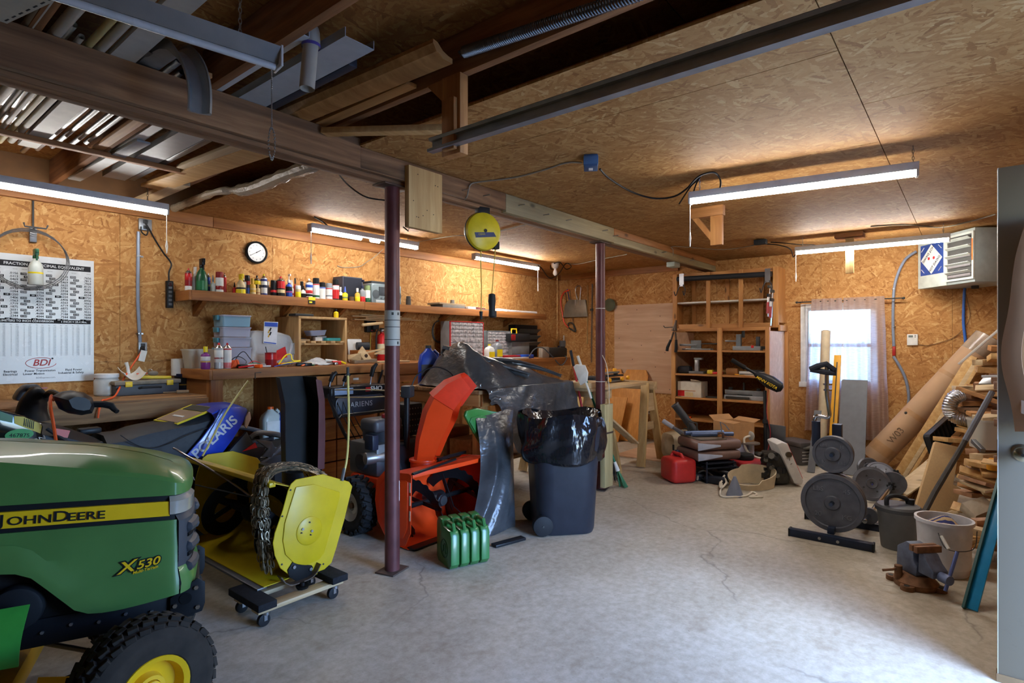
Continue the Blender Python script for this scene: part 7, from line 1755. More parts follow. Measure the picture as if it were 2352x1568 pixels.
# bolt cutter on the left edge
t=thg('bolt_cutter','bolt cutter with black grips hanging at the left of the shelf unit','bolt cutter',P(1550,770,X=LX-.05))
bc=lambda px,py:P(px,py,X=LX-.06)
for s_ in(0,1):
    MB().tube([bc(1553,735 if s_ else 738),bc(1546+5*s_,760)],[.013,.022],8).mk('jaw',M_((86,72,62),.5,.6),t)
    MB().tube([bc(1547+4*s_,762),bc(1541+12*s_,782)],.012,8).mk('arm',M_((86,72,62),.5,.6),t);MB().tube([bc(1541+12*s_,780),bc(1533+20*s_,798+2*s_),bc(1532+20*s_,806+3*s_)],[.016,.02,.019],8).mk('grip',M_((30,30,32),.6),t)
MB().tube([bc(1524,748),bc(1527,752),bc(1548,751)],.006,6).tube([P(1548,751,X=LX-.06),P(1550,751,X=LX)],.006,6).mk('peg',dk,t)
# things inside the shelf unit
def on(y,z,x=LX+.12):return V((x,y,z+.001))
def simple(name,label,cat,c,sz,mat,rz=0.,bevel=.005):return tag(MB().cb((c.x,c.y,c.z+sz[2]/2),sz,rz=rz).mk(name,mat,bevel=bevel),label,cat)
gm=M_((150,154,158),.4,.5)
def tool_assembly(name,label,cat,base,parts):
    t=thg(name,label,cat,base)
    for nm,lo,hi,m in parts:MB(Matrix.Translation(base)).box(lo,hi).mk(nm,m,t,bevel=.004)
    return t
tool_assembly('angle_jig','grey angle jig tool on the top left shelf bay','jig',on(2.62,SH[0]),[('base',(-.05,-.18,0),(.05,.18,.02),gm),('dial',(-.02,-.05,.02),(.0,.08,.12),M_((120,126,128),.4)),('arm',(-.03,.0,.05),(-.01,.22,.075),gm),('lever',(-.02,-.24,.07),(0,-.05,.085),dk)])
tool_assembly('tile_cutter','grey lever tile cutter on the top right shelf bay','tile cutter',on(2.02,SH[0]),[('base',(-.06,-.15,0),(.06,.16,.05),M_((132,140,146),.45)),('rail',(-.02,.1,.10),(.02,.26,.12),gm),('post',(-.03,.08,.05),(.03,.13,.19),M_((116,124,130),.4)),('lever',(-.012,.04,.15),(.012,.07,.27),dk),('stop',(-.02,-.13,.05),(.02,-.09,.16),M_((70,72,74),.5)),('red_knob',(-.065,-.08,.03),(-.05,-.05,.06),C('red')),('handle',(-.03,-.22,.015),(.03,-.15,.05),dk)])
tool_assembly('router_tool','silver plunge tool standing on the second shelf','router',on(2.62,SH[1]),[('base',(-.06,-.09,0),(.06,.09,.03),M_((96,98,102),.4)),('column',(-.025,-.02,.03),(.025,.03,.17),M_((180,182,184),.3,.6)),('head',(-.03,-.06,.17),(.03,.04,.195),gm)])
simple('work_gloves','dark crumpled gloves on the second shelf left','gloves',on(2.78,SH[1]),(.14,.16,.09),M_((44,44,48),.9,bump=.5),bevel=.03)
simple('tape_measure','yellow and black tape measure on the second shelf','tape measure',on(2.46,SH[1]),(.07,.07,.05),M_((226,196,50),.45),bevel=.015)
simple('red_pliers','red-handled tool lying on the second shelf','pliers',on(2.38,SH[1]),(.05,.14,.03),C('red'),bevel=.008)
simple('tan_sander','tan wooden plane on the second shelf right bay','plane',on(2.2,SH[1]),(.07,.14,.08),M_((170,120,70),.5),bevel=.02)
simple('yellow_square','yellow speed square on the second shelf right bay','square',on(2.1,SH[1]),(.1,.12,.012),M_((240,180,40),.5),bevel=.003)
t=tool_assembly('saw_fence','pale grey saw fence lying on the second shelf','saw fence',on(1.95,SH[1]),[('rail',(-.05,-.16,0),(.03,.16,.045),M_((196,194,188),.45)),('slot',(-.052,-.15,.012),(-.049,.15,.02),dk),('clamp',(-.03,-.1,.045),(.02,.08,.065),M_((60,60,62),.5))])
bx=thg('white_carton','white cardboard box with red label on the third shelf','carton',on(2.70,SH[2],LX+.16));B=WM[bx.name]
MB(B).box((-.11,-.15,0),(.11,.15,.19)).mk('box',M_((214,206,190),.75),bx,bevel=.003)
MB(B).box((-.113,.06,.01),(-.1105,.145,.08)).mk('red_label',C('red'),bx);MB(B).box((-.113,-.05,.01),(-.1105,.05,.06)).mk('tan_label',C('tan'),bx);MB(B).box((-.113,-.08,.075),(-.1105,.12,.083)).mk('print_line',M_((196,130,80),.6),bx)
MB(B).plate([(-.11,-.15,.19),(-.11,-.02,.19),(-.16,-.04,.22),(-.16,-.14,.21)],.003).mk('flap',M_((206,198,180),.75),bx)
tool_assembly('planer_machine','long grey machine with black knobs on the third shelf','machine',on(2.05,SH[2],LX+.18),[('bed',(-.08,-.24,0),(.06,.24,.05),M_((170,174,178),.4)),('fence',(-.06,-.22,.06),(-.02,.24,.11),M_((150,156,160),.35,.5)),('mount',(-.04,-.1,.05),(.02,.1,.06),dk),('grey_case',(-.07,-.23,.05),(.05,-.08,.10),M_((120,124,130),.5)),('post',(-.03,.02,.11),(-.01,.04,.20),dk),('knob',(-.05,.16,.11),(-.01,.20,.14),dk),('knob',(-.05,-.16,.11),(-.01,-.12,.14),dk),('handle',(-.10,-.05,.01),(-.08,.22,.035),dk)])
simple('black_bit_case','thin black bit case beside the white carton','case',on(2.44,SH[2]),(.05,.15,.02),dk)
simple('orange_scrap','small orange block on the lowest shelf','block',on(2.72,SH[3]),(.04,.04,.02),C('orange'))
# thermostat, conduit with red coupling, blue pipe
t=thg('thermostat','white wall thermostat right of the curtain','thermostat',wp_(2096,780));q=wp_(2096,780)
MB().box((q.x-.025,q.y-.048,q.z-.06),(q.x,q.y+.048,q.z+.06)).mk('case',wpl,t,bevel=.006);MB().box((q.x-.027,q.y-.005,q.z+.025),(q.x-.024,q.y+.035,q.z+.048)).mk('display',M_((110,122,116),.3),t)
for dz in(.03,.045):MB().box((q.x-.027,q.y-.03,q.z+dz-.004),(q.x-.024,q.y-.02,q.z+dz+.004)).mk('button',M_((70,72,74),.5),t)
cord('thermostat_wire','thin brown wire drooping from the thermostat to the heater',[wp_(2108,790,.01),wp_(2130,793,.01),wp_(2160,786,.01),wp_(2190,775,.01),wp_(2215,752,.01),wp_(2228,725,.01),wp_(2222,690,.01),wp_(2217,668,.02)],.0025,M_((96,70,44),.6))
t=thg('conduit','grey conduit curving down the wall beside the curtain','conduit',wp_(2055,850))
MB().tube(spl([wp_(2105,577,.03),wp_(2080,595,.03),wp_(2062,630,.02),wp_(2053,670,.02),wp_(2051,740,.02),wp_(2053,795,.02)]),.014,10).mk('pipe',cond,t);MB().tube(spl([wp_(2052,818,.02),wp_(2066,840,.02),wp_(2080,870,.02),wp_(2087,905,.02),wp_(2086,930,.02)]),.014,10).mk('pipe',cond,t)
MB().cb(wp_(2053.5,806,.02),(.036,.03,.10)).mk('red_coupling',M_((170,34,30),.4),t,bevel=.006)
for py in(663,750):q=wp_(2053,py,.02);MB().cyl(q-V((0,0,.006)),q+V((0,0,.006)),.018,n=12).mk('strap',steel,t)
t=tag(MB().tube(spl([wp_(2216,660,.03),wp_(2214,690,.02),wp_(2213,740,.02),wp_(2217,780,.02),wp_(2220,830,.02),wp_(2218,885,.02)]),.013,10).mk('blue_pipe',M_((44,96,176),.4)),'blue plastic pipe running down the wall under the heater','pipe')
tag(MB().tube(spl([wp_(1970,1003,.03),wp_(1990,1006,.03),wp_(2015,1003,.03),wp_(2040,995,.03)]),.014,8).mk('low_conduit',cond),'grey conduit curving along the wall below the curtain','conduit')
# curtain on its rod
def curtain_mat():
    s=N('curtain_cloth');o=s.obj();tr=s.t.nodes.new('ShaderNodeBsdfTranslucent');w=s.noise(s.map(o,(1,1,30)),14,2)
    col=s.ramp(w,[(.3,srgb(190,160,142)),(.7,srgb(228,206,190))]);s.fin(col,.9);s.t.links.new(col,tr.inputs[0])
    mx=s.t.nodes.new('ShaderNodeMixShader');mx.inputs[0].default_value=.6;s.t.links.new(s.b.outputs[0],mx.inputs[1]);s.t.links.new(tr.outputs[0],mx.inputs[2])
    tp2=s.t.nodes.new('ShaderNodeBsdfTransparent');m2=s.t.nodes.new('ShaderNodeMixShader');m2.inputs[0].default_value=.10
    s.t.links.new(mx.outputs[0],m2.inputs[1]);s.t.links.new(tp2.outputs[0],m2.inputs[2]);s.t.links.new(m2.outputs[0],s.t.nodes['Material Output'].inputs[0])
    return s.mat
curm=curtain_mat();zrod=1.845
t=thg('curtain_rod','thin black curtain rod above the window','curtain rod',(7.36,1.15,zrod))
ra,rb2=P(1830,693,X=7.36),P(2076,693,X=7.36);MB().cyl((7.36,ra.y,zrod),(7.36,rb2.y,zrod),.007,n=10).mk('rod',dk,t)
for y in(ra.y,rb2.y):MB().ball((7.36,y,zrod),.014,n=10).mk('finial',dk,t)
for y in(ra.y-.02,rb2.y+.02):MB().bar((7.36,y,zrod),(XB-.012,y,zrod),.01,.01).mk('bracket',dk,t)
def panel(pa,pb,ba,bb,zb_,seed,label):
    f=fold(seed)
    def fn(u,v):
        y=(pa+(pb-pa)*u)*(1-v)+(ba+(bb-ba)*u)*v;z=zrod+.03-(zrod+.03-zb_)*v
        am=.028*(.35+.65*min(1,v*3))
        return(7.345+am*math.sin(u*26+f(u*2,v)*1.5)+.012*f(u*3,v*2)+.0*v,y+.012*f(u,v*3),z+.015*math.sin(u*9)*(v>.98))
    t=thg('curtain',label,'curtain',(7.34,(pa+pb)/2,zb_));MB().sheet(fn,70,40).mk('cloth',curm,t);return t
L_=lambda px:P(px,700,X=7.345).y
B_=lambda px:P(px,1000,X=7.345).y
panel(L_(1864),L_(1934),B_(1847),B_(1930),.33,3,'sheer brown curtain panel behind the cream film roll')
panel(L_(1937),L_(2031),B_(1936),B_(2042),.30,5,'sheer brown curtain panel behind the leaning grey sheet')
# unit heater under the ceiling
t=thg('unit_heater','grey gas unit heater with louvres hanging in the corner','heater',(6.9,0,1.93))
hL,hR=V((7.28,.43,0)),V((6.70,-.02,0));hx=(hR-hL).normalized();hn=V((hx.y,-hx.x,0));hn=hn if hn.x<0 else-hn
MH=Matrix((hx,-hn,V((0,0,1)))).transposed().to_4x4();MH.translation=hL+V((0,0,1.925));W_=(hR-hL).length
hg=M_((158,166,162),.5);hgl=M_((196,202,192),.45)
MB(MH).box((0,.012,0),(W_,.52,.50)).mk('case',hg,t,bevel=.004);MB(MH).box((0,0,0),(W_*.54,.0119,.50)).mk('front_panel',hgl,t,bevel=.003)
MB(MH).box((W_*.54,-.004,.03),(W_*.56,.0119,.47)).box((W_-.02,-.004,.03),(W_,.0119,.47)).box((W_*.56,-.004,.45),(W_-.02,.0119,.47)).box((W_*.56,-.004,.03),(W_-.02,.0119,.05)).mk('louvre_frame',hgl,t)
MB(MH).box((W_*.56,.004,.05),(W_-.02,.0125,.45)).mk('inner_cavity',M_((74,74,72),.6),t)
for k in range(5):MB(MH).box((W_*.565,-.03,-.003),(W_-.025,.008,.003),0,Matrix.Translation((0,-.01,.10+.078*k))@Matrix.Rotation(-.5,4,'X')).mk('louvre',hgl,t)
for k in range(4):MB(MH).cyl((W_*.58,.002,.075+.09*k),(W_-.03,.002,.075+.09*k),.014,n=10).mk('heat_tube',M_((190,186,190),.3,.6),t)
MB(MH).box((W_-.016,-.007,.20),(W_-.004,-.003,.40)).mk('warning_strip',M_((240,110,30),.5),t)
lb=MB(MH).box((W_*.06,-.004,.13),(W_*.49,.0005,.44)).mk('brand_label',M_((40,70,140),.4),t);c=(W_*.275,.285)
MB(MH).add([(c[0]-.15,-.006,c[1]),(c[0],-.006,c[1]-.15),(c[0]+.15,-.006,c[1]),(c[0],-.006,c[1]+.15)],[(0,1,2,3)]).mk('label_diamond',wpl,lb)
Hf=lambda x,z,ang:face(MH@V((x,-.0072,z)),hx*math.cos(ang)+V((0,0,1))*math.sin(ang),V((0,0,1))*math.cos(ang)-hx*math.sin(ang))
ltr('HOT DAWG',.038,Hf(c[0]+.045,c[1]-.055,math.pi/4),ink,lb,bold=.0006,extrude=.0004);ltr('HOT DAWG',.038,Hf(c[0]-.045,c[1]+.055,math.pi/4+math.pi),ink,lb,bold=.0006,extrude=.0004)
for s_ in(-1,1):MB(MH).ball((c[0]+s_*.035,-.007,c[1]-s_*.0+.01),.016,n=8,sc=(1,.1,1)).mk('paw_mark',C('red'),lb)
for sx_,sz_ in((-1,1),(1,1),(-1,-1),(1,-1)):MB(MH).bar((c[0]+sx_*.10,-.006,c[1]+sz_*.13),(c[0]+sx_*.14,-.006,c[1]+sz_*.09),.001,.012,up=(0,1,0)).mk('wrench_mark',wpl,lb)
for f in(.15,.85):MB(MH).bar((W_*f,.2,.5),(W_*f,.2,ZC-1.925),.02,.004).mk('hanger_rod',steel,t)
MB(MH).cyl((W_*.5,.3,0),(W_*.5,.3,-.03),.03,n=12).mk('gas_port',dk,t)

# ---------------------------------------------------------------- boat-motor clutter in front of the shelf unit
def floor(px,py):return P(px,py,Z=0)
# red gas can lying on its side
q=floor(1553,1106);Tm=TR(q.x+.05,q.y,0,-.65)
t=thg('gas_can','red plastic gas can standing on the concrete floor','gas can',Tm)
redp=M_((206,50,48),.4,var=.1)
MB(Tm).box((-.13,-.14,.003),(.13,.14,.235)).mk('body',redp,t,bevel=.045,seg=4)
MB(Tm).tube([(-.02,.10,.225),(.0,.09,.265),(.02,-.02,.262),(.03,-.05,.225)],.018,8).mk('handle',redp,t);MB(Tm).cyl((.05,.11,.22),(.06,.12,.28),.03,.025,n=14).mk('cap',M_((36,44,70),.4),t)
# plank sheet on the floor, cream motor cowl, brown folding boat seat
tag(MB().box((6.1,2.55,.001),(7.4,3.35,.014)).mk('plywood_floor_sheet',ply),'plywood sheet lying flat on the floor by the wall','plywood')
def at_(px,py,d):return P(px,py,D=d)
b0=at_(1575,1105,5.85)
t=thg('trolling_battery_box','cream outboard motor cowl lying with its open end to the right','motor cowl',floor(1545,1072))
c=floor(1555,1075);Tm=TR(c.x+.12,c.y,.24,-.62)
cream=M_((196,180,150),.5,var=.15)
MB(Tm).loft([[(x,y*w,z*w)for y,z in[(p[0],p[1])for p in rrect(.30,.30,.07)]]for x,w in((-.20,.55),(-.17,.85),(-.05,1.0),(.10,1.03),(.10,.95),(-.04,.9))]).mk('shell',cream,t)
MB(Tm).tube([(.105,y*1.05,z*1.05)for y,z in rrect(.30,.30,.07)],.010,6,closed=True).mk('gasket',dk,t)
for k in range(5):MB(Tm).cb((.08,-.08+.04*k,-.06+.035*((k*3)%4)),(.05,.03,.05)).mk('inner_bracket',C(('tan','grey','orange','black','tan')[k]),t,bevel=.004)
MB(Tm).box((-.18,-.14,-.03),(-.172,-.08,.03)).mk('vent',dk,t);MB(Tm).box((-.14,-.14,-.239),(.10,.14,-.15)).mk('cradle',M_((90,84,76),.7),t)
# grey lower hull piece and metal rack under the seat
t=thg('metal_rack','dark metal seat bracket rack under the brown boat seat','rack',at_(1610,1090,5.75));c=floor(1625,1105);Tm=TR(c.x+.15,c.y+.05,0,-.62)
for z in(.03,.14,.185):MB(Tm).box((-.17,-.22,z),(.17,.22,z+.012)).mk('plate',M_((46,52,66),.4,.6),t,bevel=.002)
for x in(-.15,.15):
    for y in(-.2,.2):MB(Tm).cyl((x,y,.001),(x,y,.21),.009,n=8).mk('post',M_((60,66,80),.4,.7),t)
for k in range(6):MB(Tm).cyl((-.2,-.18+.07*k,.165),(.2,-.18+.07*k,.165),.005,n=6).mk('rod',M_((50,54,64),.4,.7),t)
t=thg('boat_seat','brown vinyl folding boat seat stacked on a metal rack','seat',TR(c.x+.15,c.y+.05,.21,-.62));T2=WM['boat_seat']
vin=M_((118,92,84),.5,var=.12)
MB(T2).box((-.25,-.20,.002),(.25,.20,.095)).mk('seat_cushion',vin,t,bevel=.035,seg=4);MB(T2).box((-.24,-.20,.10),(.26,.20,.20)).mk('back_cushion',vin,t,bevel=.04,seg=4);MB(T2).box((-.2,-.17,.195),(.10,.19,.215)).mk('seat_shell',M_((108,96,84),.6),t,bevel=.006)
hinge=M_((176,186,206),.4)
for z0,z1,y1 in((.03,.065,.02),(.13,.165,.0)):MB(T2).prism([(-.25,z0-.02),(-.25,z1+.02),(y1,z1-.01),(y1,z0+.01)],-.212,-.200,Matrix(((1,0,0,0),(0,0,1,0),(0,1,0,0),(0,0,0,1)))).mk('hinge_arm',hinge,t,bevel=.002)
# tubes and tiller lying on the seat
zt=.43
def lying(name,label,cat,p,q,r_,mat,n=12):return tag(MB().cyl(p,q,r_,n=n).mk(name,mat),label,cat)
T2p=lambda x,y,z:T2@V((x,y,z))
lying('blue_tube','grey-blue metal tube lying on the boat seat, front one','tube',T2p(-.20,-.02,.24),T2p(.22,-.10,.24),.022,M_((92,112,150),.4,.5))
lying('blue_tube','grey-blue metal tube lying on the boat seat, rear one','tube',T2p(-.22,.07,.24),T2p(.2,.03,.24),.022,M_((92,112,150),.4,.5))
t=thg('bent_wire','bent dark wire frame standing on the boat seat','wire',T2p(.0,.1,.22))
MB().tube([T2p(-.06,.26,.22),T2p(-.06,.26,.33),T2p(-.06,.10,.33),T2p(-.06,.10,.25)],.008,6).mk('loop',dk,t);MB().tube([T2p(.1,-.10,.22),T2p(.1,-.06,.36),T2p(.1,-.14,.34),T2p(.1,-.2,.30)],.006,6).mk('loop',M_((120,126,140),.4,.7),t)
tag(MB().tube([T2p(.08,-.02,.215),T2p(.05,-.12,.26),T2p(.03,-.2,.27),T2p(.06,-.16,.22)],.012,6).mk('leather_strap',M_((96,72,64),.6)),'brown strap looped on the boat seat','strap')
tag(MB(T2).cb((.1,.0,.228),(.10,.2,.024)).mk('wood_batten',stud_y,bevel=.003),'short wood slat lying on the boat seat','slat')
# grey tiller handle sticking out to the left, big dark pipe behind
a,b=at_(1523,966,6.0),at_(1575,1000,5.85)
t=thg('outboard_tiller','pale grey outboard tiller handle pointing up to the left','tiller',b)
MB().tube([a,a.lerp(b,.45)],.024,10).mk('grip',M_((176,180,190),.5),t);MB().tube([a.lerp(b,.45),b,V((b.x,b.y,.42))],[.016,.03,.04],10).mk('arm',M_((120,124,134),.4,.5),t)
a,b=at_(1551,930,6.25),V((6.22,2.12,.03))
t=thg('plastic_pipe','dark grey plastic pipe leaning in the clutter before the shelves','pipe',b)
MB().cyl(b,a,.042,n=20,caps=False).cyl(b,a,.037,n=20,caps=False).mk('pipe',M_((62,66,72),.5),t);MB().lathe([(.043,0),(.046,.001),(.046,.012),(.037,.012)],frame(a,a+(a-b))@Matrix.Rotation(math.pi/2,4,'Y'),20,caps=False).mk('rim',M_((96,98,102),.5),t)
# cartons
tag(MB(TR(6.22,1.98,0,-.5)).box((-.14,-.15,.001),(.14,.15,.30)).mk('white_blue_carton',M_((190,192,214),.6),bevel=.003),'white carton with blue side under the cardboard box','carton')
MB(TR(6.22,1.98,0,-.5)).box((-.1425,-.149,.02),(-.1405,-.03,.28)).mk('blue_side_print',M_((52,66,150),.5),bpy.data.objects['white_blue_carton']);MB(TR(6.22,1.98,0,-.5)).box((-.1445,-.11,.06),(-.143,-.07,.2)).mk('print_mark',M_((40,40,48),.5),bpy.data.objects['white_blue_carton'])
t=thg('cardboard_box','open brown cardboard box on top of the white carton','box',TR(6.22,1.98,.301,-.5));B=WM['cardboard_box'];cb=M_((176,132,88),.8,var=.1)
MB(B).box((-.14,-.15,0),(.14,-.145,.22)).box((-.14,.145,0),(.14,.15,.22)).box((-.14,-.145,0),(-.135,.145,.22)).box((.135,-.145,0),(.14,.145,.22)).box((-.135,-.145,0),(.135,.145,.005)).mk('walls',cb,t)
MB(B).plate([(-.14,-.15,.22),(-.14,.15,.22),(-.05,.15,.235),(-.05,-.15,.232)],.004).mk('flap',cb,t);MB(B).plate([(.14,-.15,.22),(.14,.15,.22),(.22,.15,.25),(.22,-.15,.25)],.004).mk('flap',cb,t);MB(B).plate([(-.14,.15,.22),(.14,.15,.22),(.14,.22,.27),(-.14,.22,.27)],.004).mk('flap',cb,t)
# trolling motor: shaft, head, tiller
s0,s1=V((6.46,1.72,.10)),P(1757,897,D=6.25);hd=P(1765,875,D=6.2);h1=P(1680,826,D=6.35)
t=thg('trolling_motor','black electric trolling motor with yellow lettering leaning on the shelf unit','trolling motor',s0)
mblk=M_((30,32,36),.4);dv=(h1-hd).normalized()
MB().cyl(s0,s1,.018,n=14).mk('shaft',mblk,t);MB().cyl(s0.lerp(s1,.52),s0.lerp(s1,.58),.028,n=14).mk('clamp_collar',mblk,t)
MB().tube([hd-dv*.16,hd-dv*.13,hd-dv*.02,hd+dv*.08,hd+dv*.16],[.03,.062,.075,.055,.024],14).mk('head',mblk,t)
MB().cyl(hd+dv*.14,h1-dv*.16,.015,n=12).mk('tiller_shaft',mblk,t);MB().cyl(h1-dv*.17,h1,.024,n=12).mk('tiller_grip',M_((22,22,24),.7),t)
ltr('MINN KOTA',.042,face(hd+V((-.078,0,-.012))+dv*.0,-dv,(0,0,1)),M_((236,196,40),.4),t,bold=.0008,shear=.2,extrude=.0006)
MB().tube(spl([hd+V((0,0,-.06)),s1.lerp(s0,.3)+V((-.05,-.03,0)),s1.lerp(s0,.6)+V((-.03,-.06,0)),s0+V((-.03,-.03,.1))]),.004,6).mk('power_lead',M_((150,30,40),.5),t)
MB().cyl(s0+V((.06,0,-.01)),s0+V((-.16,0,.0)),.048,n=18).mk('motor_pod',mblk,t,bevel=.015)
# grey battery box with lettering, tarp folded beside it
q=floor(1808,1056);Tm=TR(q.x-.04,q.y-.10,0,-.60)
t=thg('battery_box','dark grey marine battery box with white printing beside the shelf unit','battery box',Tm)
bbm=M_((84,80,80),.55)
MB(Tm).box((-.12,-.20,.002),(.12,.16,.20)).mk('tub',bbm,t,bevel=.012);MB(Tm).box((-.13,-.21,.201),(.13,.17,.255)).mk('lid',bbm,t,bevel=.015)
for k in range(4):MB(Tm).box((-.10+.0*k,-.2015,.04+.035*k),(.08,-.2005,.048+.035*k)).mk('print_line',M_((210,208,204),.5),t)
MB(Tm).box((-.1215,.0,.05),(-.1205,.10,.15)).mk('strap_slot',dk,t);MB(Tm).box((.02,-.2025,.10),(.06,-.2015,.19)).mk('print_mark',wpl,t)
r=random.Random(9)
for k in range(3):tag(MB().sheet(crp(lambda u,v,k=k:(6.98+.30*u-.03*k,1.22+.25*v,.03+.09*k+.05*math.sin(math.pi*u)*math.sin(math.pi*v)),.012,5,k),14,12,.02).mk('folded_canvas',M_((112,110,104),.8)),('lowest','middle','top')[k]+' fold of grey canvas under the window','canvas','grey canvas folds')
# outboard powerhead, cowl ring, propeller cone, rope
q=floor(1778,1112);Tm=TR(q.x+.08,q.y+.02,0,-1.0)
t=thg('outboard_motor','grey outboard motor powerhead with white striped cover on the floor','outboard motor',Tm)
eng=M_((64,62,58),.45,.5,var=.4,scale=30)
MB(Tm).box((-.10,-.12,.01),(.10,.10,.30)).mk('engine_block',eng,t,bevel=.02)
r=random.Random(31)
for k in range(26):
    p=V((r.uniform(-.13,.10),-.12-.02*r.random(),r.uniform(.03,.32)))if k%3 else V((-.11,r.uniform(-.12,.1),r.uniform(.03,.3)));s_=r.uniform(.02,.05)
    if k%2:MB(Tm).cyl(p,p+V((r.uniform(-.04,.02),-.05*r.random()-.02,r.uniform(-.03,.03))),s_*.6,n=10).mk('engine_fitting',M_(r.choice([(60,60,60),(120,118,112),(40,40,42),(90,80,66)]),.4,.6),t)
    else:MB(Tm).cb(p,(s_,s_*1.3,s_),rz=r.random()).mk('engine_fitting',M_(r.choice([(50,50,52),(110,108,100),(70,66,58)]),.45,.5),t,bevel=.003)
cov=MB(Tm).prism([(.02,.42),(-.03,.40),(.13,.03),(.20,.02),(.215,.06),(.07,.41)],-.16,.13,Matrix(((1,0,0,0),(0,0,1,0),(0,1,0,0),(0,0,0,1)))).mk('cover',M_((206,204,200),.35),t,bevel=.012)
cd_=V((.145,0,-.35)).normalized();cz_=V((.35,0,.145)).normalized()
for y,m,w in((-.13,C('red'),.014),(-.10,dk,.02)):MB(Tm).bar(V((.075,y,.405))+cz_*.001,V((.213,y,.075))+cz_*.001,w,.004,up=cz_).mk('stripe',m,cov)
ltr('EVINRUDE',.034,face(Tm@(V((.145,-.05,.24))+cz_*.002),Tm.to_3x3()@cd_,Tm.to_3x3()@V((0,1,0))),ink,cov,bold=.0004,shear=.2,extrude=.0005)
q=floor(1722,1120);Tm=TR(q.x+.03,q.y,.0,-.7)
t=thg('motor_cowl_ring','cream outboard lower cowl ring lying open on the floor','cowl',Tm)
def ringf(u,v):
    a=2*math.pi*u;R=V((.21*math.cos(a)+.02*math.cos(2*a),.15*math.sin(a),0));h=.10+.05*math.sin(a+.6)
    k_=1+.10*v;return Tm@V((R.x*k_,R.y*k_,.005+h*v+.03*(R.x>0)*v))
MB().sheet(ringf,48,6,.008).mk('shell',cream,t)
MB().tube([Tm@V((.05,.1,.02)),Tm@V((.1,-.02,.02)),Tm@V((.0,-.08,.02)),Tm@V((-.1,.02,.02))],.006,6).mk('inner_strap',M_((176,164,140),.6),t)
q=floor(1685,1138)
tag(MB(TR(q.x+.03,q.y,.001,.3)).loft([[(a,b,0)for a,b in rrect(.20,.14,.05)],[(a*.55,b*.5,.10)for a,b in rrect(.20,.14,.05)],[(a*.18,b*.15,.165)for a,b in rrect(.20,.14,.05)]]).mk('anchor_cone',M_((108,116,134),.5)),'grey cone-shaped anchor float on the floor','anchor')
ropem=M_((214,206,190),.8)
fl=lambda px,py,z=.009:(lambda p:V((p.x,p.y,z)))(floor(px,py))
tag(MB().tube(spl([fl(1602,1108,.03),fl(1606,1100,.07),fl(1622,1098,.07),fl(1648,1112,.04),fl(1658,1116,.02),fl(1655,1140),fl(1690,1143),fl(1715,1140),fl(1728,1132),fl(1738,1138),fl(1722,1143),fl(1752,1143)],8),.009,8).mk('anchor_rope',ropem),'white anchor rope curling on the floor in front of the motors','rope')
tag(MB().tube(spl([fl(1652,1122,.02),fl(1662,1112,.06),fl(1668,1120,.05),fl(1656,1128,.03),fl(1654,1116,.03),fl(1664,1108,.07)],6),.009,8).mk('rope_knot',ropem),'knotted white rope coil beside the anchor float','rope')
# red motor base, black shoe, grey blower scroll and white hose behind the ring
q=floor(1718,1092);Tm=TR(q.x-.03,q.y-.02,0,-.6)
t=thg('red_motor_base','red pump base with black air cover behind the cream ring','pump',Tm)
MB(Tm).box((-.16,-.16,.001),(.16,.16,.17)).mk('base',M_((170,40,46),.45),t,bevel=.04,seg=3);MB(Tm).cyl((-.02,.04,.17),(-.02,.04,.23),.09,n=20).mk('air_cover',blk,t,bevel=.02);MB(Tm).box((-.20,-.10,.04),(-.10,.12,.12)).mk('black_tray',blk,t,bevel=.02)
t=thg('lamp_bracket','metal swivel lamp bracket with white hose on the clutter','bracket',P(1725,1000,D=5.9))
c=T2@V((0,0,0));p=P(1722,1012,D=5.95)
MB().cyl(V((p.x,p.y,.24)),p+V((0,0,-.03)),.02,n=10).mk('stem',steel,t);MB().cyl(p+V((0,0,-.03)),p+V((0,0,-.015)),.10,n=20).mk('disc',M_((136,130,124),.4,.5),t);MB().ball(p+V((.02,0,.05)),.045,n=12,sc=(.4,1,1.1)).mk('reflector',M_((176,176,172),.4),t)
MB().tube(spl([p+V((0,.0,.05)),p+V((-.06,.04,.02)),p+V((-.08,.0,-.10)),p+V((-.05,-.10,-.16)),p+V((0,-.2,-.16))]),.012,8).mk('white_hose',ropem,t)
for k,(px,py,col,nm,lab)in enumerate([(1640,1112,(44,48,60),'motor_bracket','dark blue clamp bracket under the seat rack'),(1668,1096,(60,60,62),'black_plate','black tapered plate leaning in the motor clutter'),(1590,1104,(70,74,84),'propeller','grey propeller behind the gas can')]):
    q=floor(px,py);t=tag(MB(TR(q.x+.04,q.y,0,.4*k)).box((-.05,-.10,.001),(.04,.10,.07+.06*(k==1))).mk(nm,M_(col,.45,.3),bevel=.02),lab,nm.replace('_',' '))
q=floor(1640,1085)
tag(MB(TR(q.x+.02,q.y-.02,0,-.6)).loft([[(a,b,0.001)for a,b in rrect(.22,.46,.06)],[(a*1.1,b*1.04,.06)for a,b in rrect(.22,.46,.06)],[(a*.8,b*.9,.075)for a,b in rrect(.22,.46,.06)]]).mk('hull_cover',M_((150,150,158),.5)),'pale grey plastic cover under the seat rack','cover')
tag(MB(TR(6.52,1.62,0,-.4)).box((-.01,-.10,.001),(.01,.12,.48)).mk('slate_sheet',M_((74,76,80),.6),bevel=.003),'dark slate panel standing behind the cardboard box','panel')

